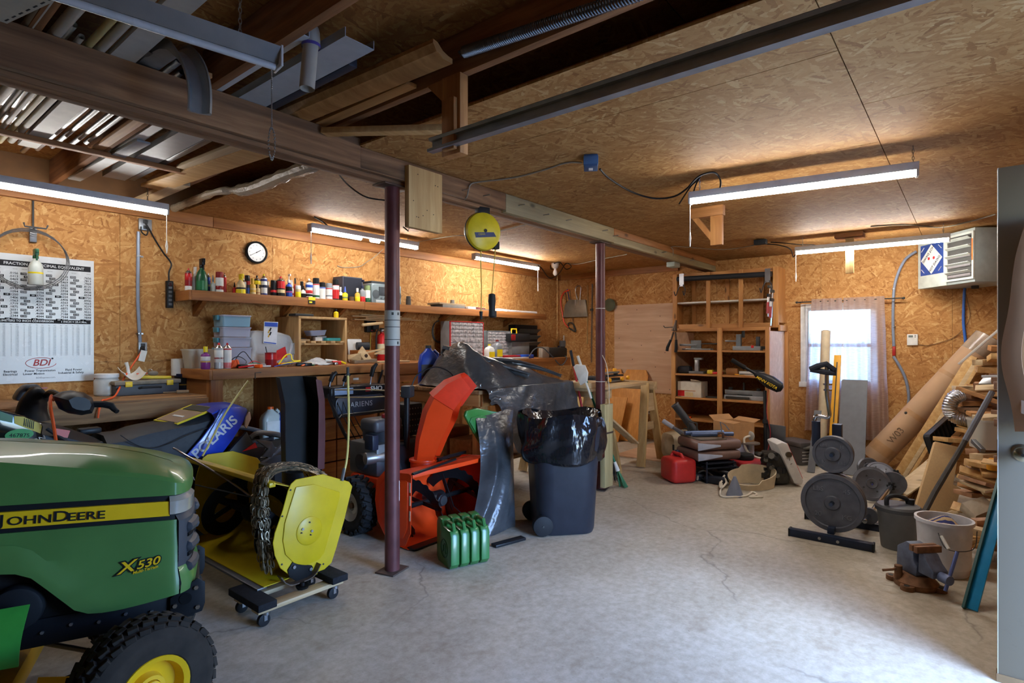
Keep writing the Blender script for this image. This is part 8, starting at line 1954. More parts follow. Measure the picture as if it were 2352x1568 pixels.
# ---------------------------------------------------------------- weight rack
navy=M_((36,44,62),.4);iron=M_((92,94,102),.45,.35,var=.25)
RX,RY=4.36,.745
t=thg('weight_rack','navy steel weight plate rack standing on two floor bars','weight rack',(4.6,RY,0))
for x in(RX,RX+.50):
    MB().box((x-.028,RY-.255,.0),(x+.028,RY+.255,.052)).mk('floor_bar',navy,t,bevel=.004)
    for y in(RY-.257,RY+.245):MB().box((x-.030,y,0),(x+.030,y+.012,.054)).mk('end_cap',M_((22,24,28),.5),t)
    for y in(RY-.05,RY+.06):MB().cyl((x-.029,y,.026),(x-.033,y,.026),.010,n=8).mk('bolt',steel,t)
MB().box((RX+.02,RY-.022,.053),(RX+.48,RY+.022,.095)).mk('spine',navy,t,bevel=.004);MB().box((RX+.24,RY-.03,.09),(RX+.30,RY+.03,.78)).mk('upright',navy,t,bevel=.005)
MB().cyl((RX+.02,RY,.255),(RX+.5,RY,.255),.013,n=12).mk('peg',M_((60,70,90),.3,.8),t);MB().cyl((RX+.04,RY,.59),(RX+.5,RY,.59),.013,n=12).mk('peg',M_((60,70,90),.3,.8),t)
MB().cyl((RX+.18,RY+.12,.62),(RX+.18,RY+.12,.80),.028,n=14).mk('bar_holder',navy,t);MB().bar((RX+.18,RY+.12,.64),(RX+.27,RY+.02,.64),.03,.03).mk('holder_arm',navy,t)
def disc_plate(x,z,R,th,label,txt=True,hole=True):
    M=TR(x,RY,z,0,math.pi/2);t=thg('weight_plate',label,'weight plate',M,'cast iron plates on the rack')
    MB(M).lathe([(.0145,0),(.045,0),(.05,th*.15),(.052,th*.28),(R*.82,th*.28),(R*.85,th*.02),(R*.98,0),(R,th*.2),(R,th*.8),(R*.98,th),(.0145,th)],n=48,caps=False).mk('disc',iron,t)
    if txt:
        for k,s_ in enumerate(('45','LBS','20','KG')if R>.15 else('10','LBS','10','LBS')):
            a=math.pi/4+k*math.pi/2;rr=R*.62
            ltr(s_,R*.22,face((x+th*.26,RY-rr*math.cos(a),z+rr*math.sin(a)),(0,-1,0),(0,0,1)),M_((120,122,130),.45,.4),t,name='raised_lettering',extrude=.003)
    return t
x=RX+.06
for k in range(4):disc_plate(RX+.07+.042*k,.255,.200 if k<2 else.185,.036,['large iron weight plate at the front of the lower peg','large iron weight plate second on the lower peg','iron weight plate third on the lower peg','iron weight plate at the back of the lower peg'][k],txt=(k==0))
for k in range(3):disc_plate(RX+.08+.036*k,.59,.128 if k==0 else.12,.030,['small iron plate at the front of the upper peg','small iron plate second on the upper peg','small iron plate third on the upper peg'][k],txt=(k==0))
# curl bar with grey pad
b0=V((RX+.18,RY+.12,.78));bx_=lambda px,py:P(px,py,D=4.02)
t=thg('curl_bar','chrome curl bar with black towel standing in the rack holder','barbell',b0)
chrome=M_((196,202,210),.12,1.0,var=.05)
pts=[V((RX+.18,RY+.12,.70)),V((RX+.18,RY+.125,.83)),bx_(1903,958),bx_(1903,935),bx_(1899,905),bx_(1899,880)]
MB().tube(spl(pts,5),.0135,12).mk('bar',chrome,t)
for a,b,r_ in((bx_(1901,884),bx_(1901,880),.03),(bx_(1901,897),bx_(1901,893),.028)):MB().cyl(a,b,r_,n=16).mk('collar',chrome,t)
MB().tube(spl([bx_(1899,880),bx_(1899,850),bx_(1899,838)]),.0135,12).mk('sleeve',chrome,t)
c=bx_(1899,845);MB().tube([c+V((-.02,.10,-.01)),c+V((-.03,.05,.015)),c+V((-.02,0,.03)),c+V((-.0,-.045,-.01)),c+V((.01,-.05,-.035)),c+V((-.01,.0,-.03)),c+V((-.02,.10,-.01))],.020,8).mk('neck_pad',M_((44,46,54),.8),t)
# loose dumbbell bars and plates on the floor behind the rack
t=thg('barbell','chrome barbell with a small plate lying beside the rack','barbell',floor(2000,1215))
a,b=V((4.62,.50,.06)),V((5.75,.30,.16));a=P(1986,1208,D=4.0);a.z=.10;b=P(2060,1098,D=5.0);b.z=.165
MB().cyl(a,b,.0145,n=12).mk('bar',chrome,t);dv=(b-a).normalized();MB().cyl(a+dv*.16,b-dv*.14,.018,n=12).mk('sleeve',chrome,t)
MB().lathe([(.015,0),(.06,.0),(.06,.022),(.015,.022)],frame(a+dv*.14,b)@Matrix.Rotation(math.pi/2,4,'Y'),24,caps=False).mk('plate',iron,t);MB().lathe([(.014,0),(.10,.0),(.10,.025),(.014,.025)],frame(b-dv*.2,b)@Matrix.Rotation(math.pi/2,4,'Y'),28,caps=False).mk('plate',iron,t)
def star(p,dv,mat,par):
    M=frame(p,p+dv);mb=MB(M)
    for k in range(6):mb.ball((0,.026*math.cos(k*math.pi/3),.026*math.sin(k*math.pi/3)),.012,n=8)
    mb.cyl((-.01,0,0),(.02,0,0),.024,n=12).mk('star_collar',mat,par)
star(b-dv*.08,dv,blk,t);star(b-dv*.28,dv,blk,t)
t=thg('dumbbell','blue and chrome dumbbell with black star collars on the floor','dumbbell',floor(2035,1130));a=floor(2008,1150)+V((0,0,.10));b=floor(2058,1118)+V((0,0,.13));dv=(b-a).normalized()
MB().cyl(a,b,.013,n=12).mk('bar',chrome,t);MB().cyl(a+dv*.03,a+dv*.16,.042,n=16).mk('blue_weight',M_((44,66,170),.35),t,bevel=.008);star(b,dv,blk,t);star(b-dv*.12,dv,blk,t);MB().lathe([(.012,0),(.10,0),(.10,.025),(.012,.025)],frame(a+dv*.18,b)@Matrix.Rotation(math.pi/2,4,'Y'),28,caps=False).mk('plate',iron,t)
for k,(px,py,R,lab,ti_)in enumerate([(1995,1160,.145,'iron plate with four holes standing behind the rack',.35),(2015,1115,.12,'flat iron plate leaning against the cardboard tube',.9),(1985,1110,.10,'smaller chrome-edged plate behind the rack',.25)]):
    q=floor(px,py);M=TR(q.x+.16+.05*k,q.y,R*math.cos(ti_)+.012,.35,-math.pi/2+ti_)
    t=thg('weight_plate',lab,'weight plate',M);MB(M).lathe([(.014,.026),(.04,.03),(.045,.022),(R*.8,.022),(R*.84,.026),(R,.022),(R,0),(.014,0)],n=40,caps=False).mk('disc',iron if k<2 else M_((110,112,118),.3,.8),t)
    for a_ in range(4):MB(M).cyl((R*.5*math.cos(a_*1.57+.5),R*.5*math.sin(a_*1.57+.5),.0225),(R*.5*math.cos(a_*1.57+.5),R*.5*math.sin(a_*1.57+.5),.024),.008,n=8).mk('hole',dk,t)
# behind the rack: tube, yellow level, grey panel, small pail
t=thg('film_roll','tall cream roll of plastic film standing before the curtain','roll',floor(1886,1062));q=floor(1886,1068);q.z=0
MB().cyl((q.x,q.y,.002),(q.x+.10,q.y-.03,1.50),.048,n=20).mk('roll',M_((214,196,164),.45),t);MB().cyl((q.x+.10,q.y-.03,1.5),(q.x+.1005,q.y-.0302,1.506),.03,n=16).mk('core_end',M_((150,120,84),.7),t)
t=thg('yellow_board','yellow painted board standing behind the curl bar','board',(6.9,.98,0))
y0,y1=P(1922,900,X=6.95).y,P(1905,900,X=6.95).y;MB().plate([(6.85,y0,.002),(6.85,y1,.002),(7.25,y1,1.22),(7.25,y0,1.22)],.03,n=(-1,0,.3)).mk('board',M_((226,164,30),.5,var=.08),t,bevel=.003);MB().plate([(6.975,y0+.03,.5),(6.975,y0+.04,.5),(7.19,y0+.04,1.15),(7.19,y0+.03,1.15)],.003,n=(-1,0,.3)).mk('edge_marks',dk,t)
ya,yb_=P(1983,950,X=6.8).y,P(1922,950,X=6.8).y
tag(MB().plate([(6.72,ya-.02,.002),(6.72,yb_,.002),(7.12,yb_,.96),(7.12,ya,.96)],.012,n=(-1,0,.3)).mk('grey_sheet',M_((104,106,112),.55)),'flat grey panel leaning under the window','panel')
tag(MB().plate([(6.60,1.27,.002),(6.60,1.34,.002),(6.95,1.34,.62),(6.95,1.27,.62)],.012,n=(-1,0,.3)).mk('slate_strip',M_((92,94,98),.55)),'narrow dark grey strip leaning left of the film roll','strip')
q=floor(1968,1072);t=thg('small_pail','small white pail with dark lid behind the weight rack','pail',q)
MB(Matrix.Translation((q.x,q.y,0))).lathe([(.075,.002),(.085,.15),(.088,.155)],n=24).mk('pail',wpl,t);MB(Matrix.Translation((q.x,q.y,0))).lathe([(.09,.15),(.09,.17),(.08,.174)],n=24).mk('lid',dk,t);MB(Matrix.Translation((q.x,q.y,0))).lathe([(.0805,.04),(.0845,.11)],n=6,a0=2.6,a1=4.0,caps=False).mk('label',dk,t)

# ---------------------------------------------------------------- lumber pile and things at the right wall
lum=[wood('lumber_pine',(226,190,130),(190,146,84),0),wood('lumber_fir',(206,156,96),(160,108,58),1),wood('lumber_brown',(192,146,106),(146,102,70),0),wood('lumber_pale',(224,204,166),(190,164,124),1),wood('lumber_grey',(178,164,142),(138,124,104),0),wood('lumber_walnut',(158,118,90),(112,78,58),1)]
steelg=M_((150,152,154),.4,.6)
card=M_((186,150,116),.8,var=.08,scale=5)
A,B=V((7.05,.80,.135)),P(2272,776,X=7.25)
t=thg('cardboard_tube','huge cardboard carpet tube leaning along the window wall','tube',A)
MB().cyl(A,B,.125,n=32).mk('tube',card,t);dv=(B-A).normalized()
for f,w in((.06,.10),(.36,.05),(.68,.04)):MB().cyl(A+(B-A)*f,A+(B-A)*f+dv*w,.1265,n=32).mk('tape_band',M_((176,134,92),.35),t)
MB().cyl(A+(B-A)*.88,A+(B-A)*1.0,.127,n=32).mk('plastic_wrap',M_((170,150,130),.12,var=.3,bump=.8,scale=8),t)
MB().cyl(B,B+dv*.004,.118,n=32).mk('open_end',dk,t)
cn=(V((0,0,EYE))-A.lerp(B,.2));cn=(cn-dv*cn.dot(dv)).normalized()
ltr('W03',.09,face(A.lerp(B,.21)+cn*.127,dv,cn.cross(dv)),M_((110,84,60),.7),t,extrude=.0006)
MB().ball(A.lerp(B,.36)+(dv.cross(cn)*-.6+cn*.8).normalized()*.122,.016,n=8).mk('hole',dk,t)
def lean(px0,py0,d0,px1,py1,d1,w,h,mat,label,name='lumber_board',cat='board',up=(0,0,1)):
    return tag(MB().bar(P(px0,py0,D=d0),P(px1,py1,D=d1),w,h,up=up).mk(name,mat,bevel=.002),label,cat)
upn=(-1,.1,.5)
lean(2062,1092,5.72,2236,818,5.32,.075,.035,lum[0],'long pine board leaning beside the cardboard tube, left of three',up=upn)
lean(2080,1093,5.66,2244,832,5.26,.038,.06,lum[3],'long pale board leaning, middle of three',up=upn)
lean(2090,1096,5.58,2250,838,5.2,.03,.038,lum[0],'long pine board leaning, right of three',up=upn)
lean(2202,836,5.1,2300,752,4.9,.03,.02,wpl,'thin white batten lying on top of the lumber',name='white_batten',cat='batten')
lean(2030,1088,6.0,2180,1000,5.7,.14,.02,lum[1],'brown board lying low behind the barbells')
lean(2090,1105,5.2,2210,985,4.95,.02,.04,lum[1],'thin wooden handle leaning among the lumber',name='wood_pole',cat='handle')
def b7(x,y,d):return P(1960+x/3.92,1000+y/3.92,D=d)
def b6(x,y,d):return P(1960+x/4.356,720+y/4.356,D=d)
vn=lambda p:(V((0,0,EYE))-p).normalized()
def slab(pts,th,mat,label,name='wood_panel',cat='panel'):
    c=sum(pts,V())/len(pts);n=(pts[1]-pts[0]).cross(pts[-1]-pts[0]).normalized()
    n=n if n.dot(vn(c))<0 else-n
    return tag(MB().plate(pts,th,n=n).mk(name,mat,bevel=.002),label,cat)
# light plywood and MDF offcut
a=[b7(250,690,4.75),b7(690,180,5.1),b7(730,330,5.05),b7(290,760,4.7)]
slab([b7(250,695,4.7),b7(620,440,4.85),b7(695,190,5.15),b7(440,400,5.1)],.012,lum[3],'pale plywood offcut sloping down behind the grey bucket','plywood_offcut','plywood')
mdf=M_((190,158,112),.75,var=.06,scale=60)
p0=V((4.86,.14,.02))
slab([b7(560,660,4.45),b7(740,52,4.75),b7(958,105,4.72),b7(900,440,4.55),b7(972,475,4.52),b7(885,770,4.40),b7(700,800,4.40)],.03,mdf,'wide tan fibreboard piece leaning upright in the lumber','fibreboard','board')
for k in range(4):tag(MB().bar(b7(440+35*k,680,4.9),b7(560+30*k,440,5.05),.02,.045,up=(-1,0,.3)).mk('lumber_stick',lum[5]if k%2 else lum[1],bevel=.001),['first','second','third','fourth'][k]+' brown stick from the left behind the fibreboard','stick')
# rack carrying the pile
t=thg('lumber_rack','rough timber rack carrying the lumber pile by the door','rack',(5.2,-.5,0))
for x in(4.95,5.6,6.25):
    for y in(-.90,):MB().box((x,y,0),(x+.06,y+.06,1.30)).mk('post',lum[5],t,bevel=.003)
    for z in(.30,.55,.80,1.05):MB().box((x+.061,-.93,z),(x+.10,-.12,z+.05)).mk('arm',lum[5],t,bevel=.003)
# boards on the rack: left end pixel, depth, far end beyond the door
def rk(x,y,d,L,w,h,mat,label,dz=0.0,ang=None,zoom=6,name='lumber_board',cat='board'):
    p=b6(x,y,d)if zoom==6 else b7(x,y,d)
    jr=random.Random(label);ang=ang if ang is not None else-1.21+jr.uniform(-.45,.75);dirn=V((math.cos(ang),math.sin(ang),dz+jr.uniform(-.05,.05)))
    return tag(MB().bar(p,p+dirn.normalized()*L,w,h,up=(jr.uniform(-.25,.25),jr.uniform(-.2,.2),1)).mk(name,lum[jr.choice((0,0,3,3,1,2))]if mat in(lum[5],lum[4])and jr.random()<.6 else mat,bevel=.002),label,cat)
spec6=[
 (1240,490,5.0,.55,.09,.05,3,'pale end of a board high on the pile, under the batten',-.02),(1225,555,5.05,.5,.12,.05,0,'pine block end second from the top of the pile',.0),(1360,345,4.9,.4,.09,.045,1,'orange board near the top by the door',0),(1355,440,4.9,.4,.14,.05,4,'grey wide board near the door top',0),
 (1010,750,4.85,.75,.14,.045,4,'weathered grey plank sticking out left of the pile',.0),(1130,730,5.0,.6,.10,.04,1,'fir board behind the weathered plank',0),(1210,740,4.8,.5,.16,.09,2,'thick brown block at mid pile',0),(1205,805,4.7,.5,.10,.04,0,'pine strip over the dark brown stack',0),
 (1040,880,4.85,.7,.18,.085,5,'dark walnut plank in the middle of the pile',0),(1100,835,4.8,.5,.14,.06,2,'brown rounded block over the walnut plank',0),(1060,905,4.75,.6,.10,.04,1,'narrow brown board beneath the walnut plank',0),
 (1150,1000,4.5,.55,.14,.03,5,'thin dark shelf board above the clear bin',.05),(1240,1050,4.3,.5,.12,.035,3,'pale sloping board above the clear bin',.12),(1270,1080,4.6,.45,.06,.05,1,'brown offcut tilted into the clear bin',-.25),
 (870,1255,4.6,.65,.16,.035,0,'wide yellow pine plank in front of the black tray',-.10),(1180,1380,4.3,.5,.10,.045,2,'reddish board level with the door knob',-.03),(1230,1440,4.2,.45,.10,.05,3,'pale rounded board below the door knob',0),(1140,1510,4.15,.55,.14,.05,0,'broad pine plank under the rounded board',-.08),
 (990,1235,4.65,.5,.05,.02,1,'thin stick lying over the yellow plank',-.08)]
for s_ in spec6:rk(*s_[:6],lum[s_[6]],s_[7],s_[8])
spec7=[(1020,235,4.05,.5,.12,.03,0,'sloping yellow board under the knob, first of two',-.16),(1015,300,4.15,.5,.16,.05,5,'dark plank end in shadow under the sloping board',-.1),(975,380,4.1,.5,.10,.03,5,'dark board slanting down to the right',-.35),(985,440,4.15,.45,.09,.03,1,'orange board under the slanting dark one',-.30),(980,520,4.2,.5,.20,.03,5,'dark underlay board low in the pile',-.05),
 (1065,400,3.95,.5,.20,.025,2,'wide reddish brown plank sloping at the door',-.38),(855,815,3.55,.42,.05,.07,3,'pale square stick lying across the white bucket',-.06),(700,885,3.6,.5,.045,.05,0,'pine stick rising to the right above the white bucket',.28),(1085,790,3.5,.25,.05,.05,2,'short brown stick beside the grey square board',.08),(870,905,3.5,.3,.05,.03,0,'short pale stick end, first under the square stick',.1),(940,925,3.5,.3,.025,.02,0,'thin pale stick end, second under the square stick',.18),(980,960,3.45,.3,.06,.025,3,'broken pale stick end near the bucket rim',.18),(1020,1000,3.45,.3,.02,.02,0,'thinnest stick end over the bucket rim',.3),(1060,960,3.6,.4,.16,.05,2,'brown slab at the bottom of the pile',0)]
for s_ in spec7:rk(*s_[:6],lum[s_[6]],s_[7],s_[8],zoom=7)
slab([b7(975,605,3.75),b7(1168,545,3.95),b7(1300,645,3.75),b7(1105,725,3.55)],.05,lum[4],'grey square board lying on the pile beside the door','square_board','board')
slab([b6(1250,700,4.7),b6(1320,610,4.75),b6(1460,640,4.6),b6(1450,700,4.6)],.02,steelg,'grey metal stud lying in the pile','metal_stud','metal stud')
slab([b6(1280,615,4.65),b6(1440,615,4.5),b6(1440,640,4.5),b6(1280,640,4.65)],.03,M_((176,180,182),.4,.4),'pale metal channel above the metal stud','metal_channel','metal channel')
t=thg('cardboard_carton','flat cardboard carton with a slot in the lumber pile','carton',b6(1100,955,4.8));p=b6(1000,960,4.8);n=V((.35,-.93,0)).normalized()
MB().bar(p,p+n*.24,.16,.06).mk('carton',card,t,bevel=.002);MB().cb(p+n*.10+V((-.082,0,0)),(.01,.04,.014),rz=.3).mk('slot',dk,t)
r=random.Random(12)
for k in range(22):
    p=P(r.uniform(2186,2290),r.uniform(1035,1235)if k%3 else r.uniform(860,1000),D=r.uniform(3.75,4.25)if k%3 else r.uniform(4.5,4.9));a_=r.uniform(-2.6,-.2)
    tag(MB().bar(p,p+V((math.cos(a_),math.sin(a_),r.uniform(-.35,.25))).normalized()*r.uniform(.18,.4),r.uniform(.05,.13),r.choice((.012,.019,.03)),up=(r.uniform(-.5,.5),r.uniform(-.5,.5),1)).mk('pine_offcut',lum[r.choice((0,3,0,3,1))],bevel=.0015),'short pine offcut wedged in the lumber pile beside the door','offcut','pine offcuts in the lumber pile')
# flexible duct, black tray, clear bin
foil=M_((196,198,202),.15,1.0,var=.3,bump=1.0,scale=25)
dpts=spl([b6(1075,810,4.7),b6(1000,850,4.7),b6(965,940,4.7),b6(1000,1020,4.7),b6(1080,1050,4.65),b6(1180,1070,4.6),b6(1280,1080,4.55)],10)
tag(MB().tube(dpts,[.05+.006*(i%2)for i in range(len(dpts))],16).mk('flex_duct',foil),'silver flexible duct curling out of the lumber pile','duct')
t=thg('black_tray','black ribbed plastic tray tilted against the long boards','tray',b6(860,1200,5.0));c=b6(850,1210,5.0)
tx_=(b6(1000,1090,5.1)-b6(740,1330,4.9)).normalized();ty_=V((-.3,.25,.92));tz_=tx_.cross(ty_).normalized();ty_=tz_.cross(tx_);tz_=tz_ if tz_.dot(vn(c))>0 else-tz_
Mt=Matrix((tx_,ty_,tz_)).transposed().to_4x4();Mt.translation=c
MB(Mt).prism(rrect(.44,.20,.03),0,.015).mk('base',M_((30,32,35),.4),t,bevel=.004);MB(Mt).loft([[(a,b,.015)for a,b in rrect(.44,.20,.03)],[(a*1.03,b*1.06,.06)for a,b in rrect(.44,.20,.03)],[(a*.98,b*.97,.06)for a,b in rrect(.44,.20,.03)],[(a*.95,b*.93,.015)for a,b in rrect(.44,.20,.03)]],caps=False).mk('rim',M_((36,38,42),.35),t)
for k in range(6):MB(Mt).tube([(-.16+.064*k,-.075,.016),(-.16+.064*k,.075,.016)],.014,8).mk('rib',M_((44,47,52),.3),t)
t=thg('clear_bin','cloudy clear plastic bin in the pile next to the door edge','bin',b6(1350,1350,4.25));p=b6(1345,1345,4.3)
MB(TR(p.x,p.y,p.z,.4)).loft([[(a,b,0)for a,b in rrect(.20,.18,.04)],[(a*1.15,b*1.15,.22)for a,b in rrect(.20,.18,.04)],[(a*1.1,b*1.1,.22)for a,b in rrect(.20,.18,.04)],[(a*.95,b*.95,.01)for a,b in rrect(.20,.18,.04)]]).mk('shell',milky,t);MB(TR(p.x,p.y,p.z,.4)).loft([[(a*1.2,b*1.2,.205)for a,b in rrect(.20,.18,.04)],[(a*1.2,b*1.2,.222)for a,b in rrect(.20,.18,.04)]],caps=False).mk('rim',milky,t)
lean(2235,1012,4.25,2258,1035,4.1,.03,.03,M_((110,112,116),.4,.6),'grey metal rod sticking out under the clear bin',name='metal_rod',cat='rod')
p=b7(1255,258,3.9);tag(MB(TR(p.x,p.y,p.z-.04)).lathe([(.03,0),(.035,.01),(.035,.06),(.02,.08)],n=18).mk('orange_cup',M_((236,160,30),.35)),'small orange cap by the door edge in the lumber','cap')
# dark pole leaning across the pile
p,q=P(2093,1243,D=3.93),P(2276,905,D=4.15);p.z=.012
t=thg('timber_pole','dark weathered pole leaning across the lumber pile','pole',p)
MB().tube([p,p.lerp(q,.3)+V((0,.008,0)),p.lerp(q,.6),q],[.019,.019,.018,.017],8).mk('shaft',wood('wood_black',(84,80,76),(48,46,44),2,knots=False),t)
MB().tube([q-(q-p).normalized()*.42,q+(q-p).normalized()*.02],.0195,8).mk('bluish_end',M_((104,108,118),.6),t)
# grey lidded bucket
cx_,cy_=4.55,.375;Tm=Matrix.Translation((cx_,cy_,0))
t=thg('grey_bucket','grey plastic bucket with a black handled lid','bucket',(cx_,cy_,0))
MB(Tm).lathe([(.095,.002),(.10,.01),(.122,.24),(.130,.25),(.130,.262),(.115,.262)],n=32).mk('pail',M_((112,114,118),.5),t);MB(Tm).lathe([(.134,.25),(.134,.272),(.12,.285),(.04,.29),(.001,.29)],n=32,caps=False).mk('lid',M_((64,66,70),.5),t)
MB(Tm).tube(spl([(-.06,.06,.285),(-.055,.055,.335),(-.01,.01,.345),(.04,-.04,.32),(.05,-.05,.29)]),.014,8).mk('lid_handle',M_((44,46,50),.5),t);MB(Tm).cyl((.055,-.06,.285),(.055,-.06,.32),.024,n=14).mk('spout_cap',M_((36,38,42),.5),t)
# white bucket with blue rag
cx_,cy_=4.24,.125;Tm=TR(cx_,cy_,0,-.9)
t=thg('white_bucket','white measuring bucket with blue graduation marks','bucket',(cx_,cy_,0));wb=M_((206,206,212),.4)
MB(Tm).lathe([(.115,.002),(.12,.01),(.138,.30),(.146,.30),(.146,.32),(.132,.32),(.13,.05),(.001,.05)],n=36,caps=False).mk('pail',wb,t);MB(Tm).lathe([(.001,.003),(.115,.003)],n=36,caps=False).mk('bottom',wb,t)
for k in range(6):
    for a in(-1.95,-1.60):MB(Tm).lathe([(.1222+.0016*k*.9+.0012,.06+.032*k),(.1224+.0016*k*.9+.0012,.064+.032*k)],n=3,a0=a,a1=a+.14,caps=False).mk('graduation_mark',M_((60,70,110),.5),t)
MB(Tm).lathe([(.1265,.09),(.1315,.18)],n=8,a0=-.95,a1=-.55,caps=False).mk('red_emblem',M_((180,50,56),.5),t)
MB(Tm).tube(spl([(-.10,-.09,.26),(-.10,-.16,.19),(.02,-.19,.20),(.10,-.12,.28)]),.0025,5).mk('wire_bail',M_((70,72,76),.4,.8),t);MB(Tm).cyl((-.10,-.115,.25),(-.10,-.17,.195),.009,n=8).mk('bail_grip',wpl,t)
ragm=N('striped_rag');_o=ragm.obj();_w=ragm.n('TexWave',{'Vector':_o,'Scale':14.0,'Distortion':3.0}).outputs[0];ragm=ragm.fin(ragm.mix(ragm.ramp(_w,[(.45,(0,0,0,1)),(.55,(1,1,1,1))]),srgb(196,172,134),srgb(60,66,120)),.9)
tag(MB(Tm).sheet(crp(lambda u,v:(-.085+.17*u,-.085+.17*v,.275+.06*math.sin(math.pi*u)*math.sin(math.pi*v)),.02,6,4),18,18,.02).mk('striped_rag',ragm),'tan and blue striped rag stuffed in the white bucket','rag')
# bench vise on the floor
Tm=TR(3.90,.24,0,-2.35);t=thg('bench_vise','rusty bench vise with blue handle standing on the floor','vise',Tm)
rust=M_((130,92,64),.7,.4,var=.4,scale=25);rblue=M_((96,104,124),.55,.4,var=.35,scale=18)
MB(Tm).lathe([(.105,.001),(.108,.03),(.085,.055),(.075,.07)],n=20).mk('base',rust,t)
for a in(.6,2.2,3.8,5.2):MB(Tm).cyl((.11*math.cos(a),.11*math.sin(a),.001),(.11*math.cos(a),.11*math.sin(a),.026),.034,n=14).mk('base_lug',rust,t);MB(Tm).cyl((.118*math.cos(a),.118*math.sin(a),.026),(.118*math.cos(a),.118*math.sin(a),.028),.014,n=10).mk('lug_hole',dk,t)
MB(Tm).prism([(-.09,.07),(.05,.07),(.055,.13),(.035,.15),(.03,.19),(.045,.235),(-.02,.245),(-.085,.20)],-.045,.045,Matrix(((1,0,0,0),(0,0,1,0),(0,1,0,0),(0,0,0,1)))).mk('fixed_body',rblue,t,bevel=.008)
MB(Tm).box((.035,-.075,.215),(.060,.075,.25)).mk('rear_jaw',rust,t,bevel=.004);MB(Tm).box((.066,-.075,.213),(.092,.075,.25)).mk('front_jaw',rust,t,bevel=.004)
MB(Tm).prism([(.062,.10),(.16,.10),(.165,.14),(.13,.17),(.10,.215),(.066,.215)],-.045,.045,Matrix(((1,0,0,0),(0,0,1,0),(0,1,0,0),(0,0,0,1)))).mk('sliding_jaw',rblue,t,bevel=.008)
MB(Tm).cyl((.16,0,.115),(.22,0,.115),.026,n=16).mk('screw_boss',M_((104,116,150),.5,.4),t,bevel=.004);MB(Tm).cyl((.21,-.02,.06),(.20,.06,.26),.009,n=10).mk('handle',M_((92,106,160),.45,.4),t)
for y in(-.09,.09):MB(Tm).cyl((-.02,y,.04),(-.02,y,.11),.02,n=12).mk('swivel_bolt',rust,t);MB(Tm).tube([(-.02,y,.095),(-.01,y*1.5,.092),(-.03,y*2.0,.082)],.007,6).mk('swivel_lever',rust,t)
# blue plastic strip leaning behind the door
p=P(2232,1402,Z=0);q=P(2290,1185,D=3.05);dv=(q-p).normalized()
t=thg('blue_strip','bright blue plastic strip leaning behind the grey door','strip',p)
MB().bar(p+V((0,0,.004)),p+dv*1.25,.05,.012,up=(-.9,.3,.3)).mk('strip',M_((30,140,196),.35),t,bevel=.002);MB().bar(p+V((-.004,.032,.004)),p+V((-.004,.032,0))+dv*1.25,.012,.03,up=(-.9,.3,.3)).mk('green_edge',M_((36,84,84),.45),t)

# ---------------------------------------------------------------- cord reel, door track, spring, stored lengths
q=P(1108,532,Y=2.66);R=.135
t=thg('cord_reel','yellow retractable cord reel hanging under the beam','cord reel',q);rz=-.35
Tm=TR(q.x,q.y,q.z,rz,0,math.pi/2)
ry_=M_((226,204,40),.35)
MB(Tm).lathe([(.02,-.045),(R*.75,-.045),(R*.95,-.03),(R,-.012),(R,.012),(R*.95,.03),(R*.75,.045),(.02,.045)],n=40).mk('housing',ry_,t);MB(Tm).lathe([(R*1.01,-.010),(R*1.015,0),(R*1.01,.010)],n=40,caps=False).mk('seam_band',M_((50,52,58),.5),t)
MB(Tm).cyl((0,0,.045),(0,0,.05),.012,n=12).mk('hub_bolt',dk,t);MB(Tm).prism([(-.075,-.055),(.085,-.035),(.065,-.005),(-.085,-.02)],.0455,.048,Matrix.Rotation(.0,4,'Z')).mk('blue_label',M_((56,66,110),.5),t)
ltr('OSHA',.02,face(Tm@V((-.03,-.028,.0485)),Tm.to_3x3()@V((1,.12,0)),Tm.to_3x3()@V((-.12,1,0))),M_((200,186,60),.5),t,extrude=.0004)
MB(Tm).box((-.045,R*.86,-.03),(.045,R*1.25,.03)).mk('mount_block',blk,t,bevel=.005);MB(TR(q.x,q.y,q.z,rz)).box((-.03,-.025,R*1.2),(.03,.025,2.296-q.z)).mk('mount_bracket',steel,t,bevel=.003)
MB(Tm).box((R*.62,-R*.85,-.022),(R*.95,-R*.45,.022)).mk('cord_guide',blk,t,bevel=.006)
yc=M_((206,180,70),.5)
e=Tm@V((-.01,-R,0));pl=P(1105,715,Y=2.68)
MB().tube(spl([e,P(1104,600,Y=2.68),P(1106,660,Y=2.68),pl]),.0045,6).mk('cord_drop',yc,t);MB().cyl(pl,pl+V((0,0,-.055)),.013,.009,n=12).mk('plug',blk,t)
e=Tm@V((R*.78,-R*.7,0));h=P(1130,676,Y=2.66);MB().tube([e,h],.0045,6).mk('handle_cord',yc,t)
MB(Matrix.Translation(h)).lathe([(.018,-.16),(.024,-.155),(.022,-.09),(.028,-.05),(.024,0),(.012,.006)][::1],n=16).mk('lamp_handle',blk,t);MB().cb(h+V((.012,-.0,-.14)),(.05,.03,.05)).mk('outlet_end',blk,t,bevel=.006)
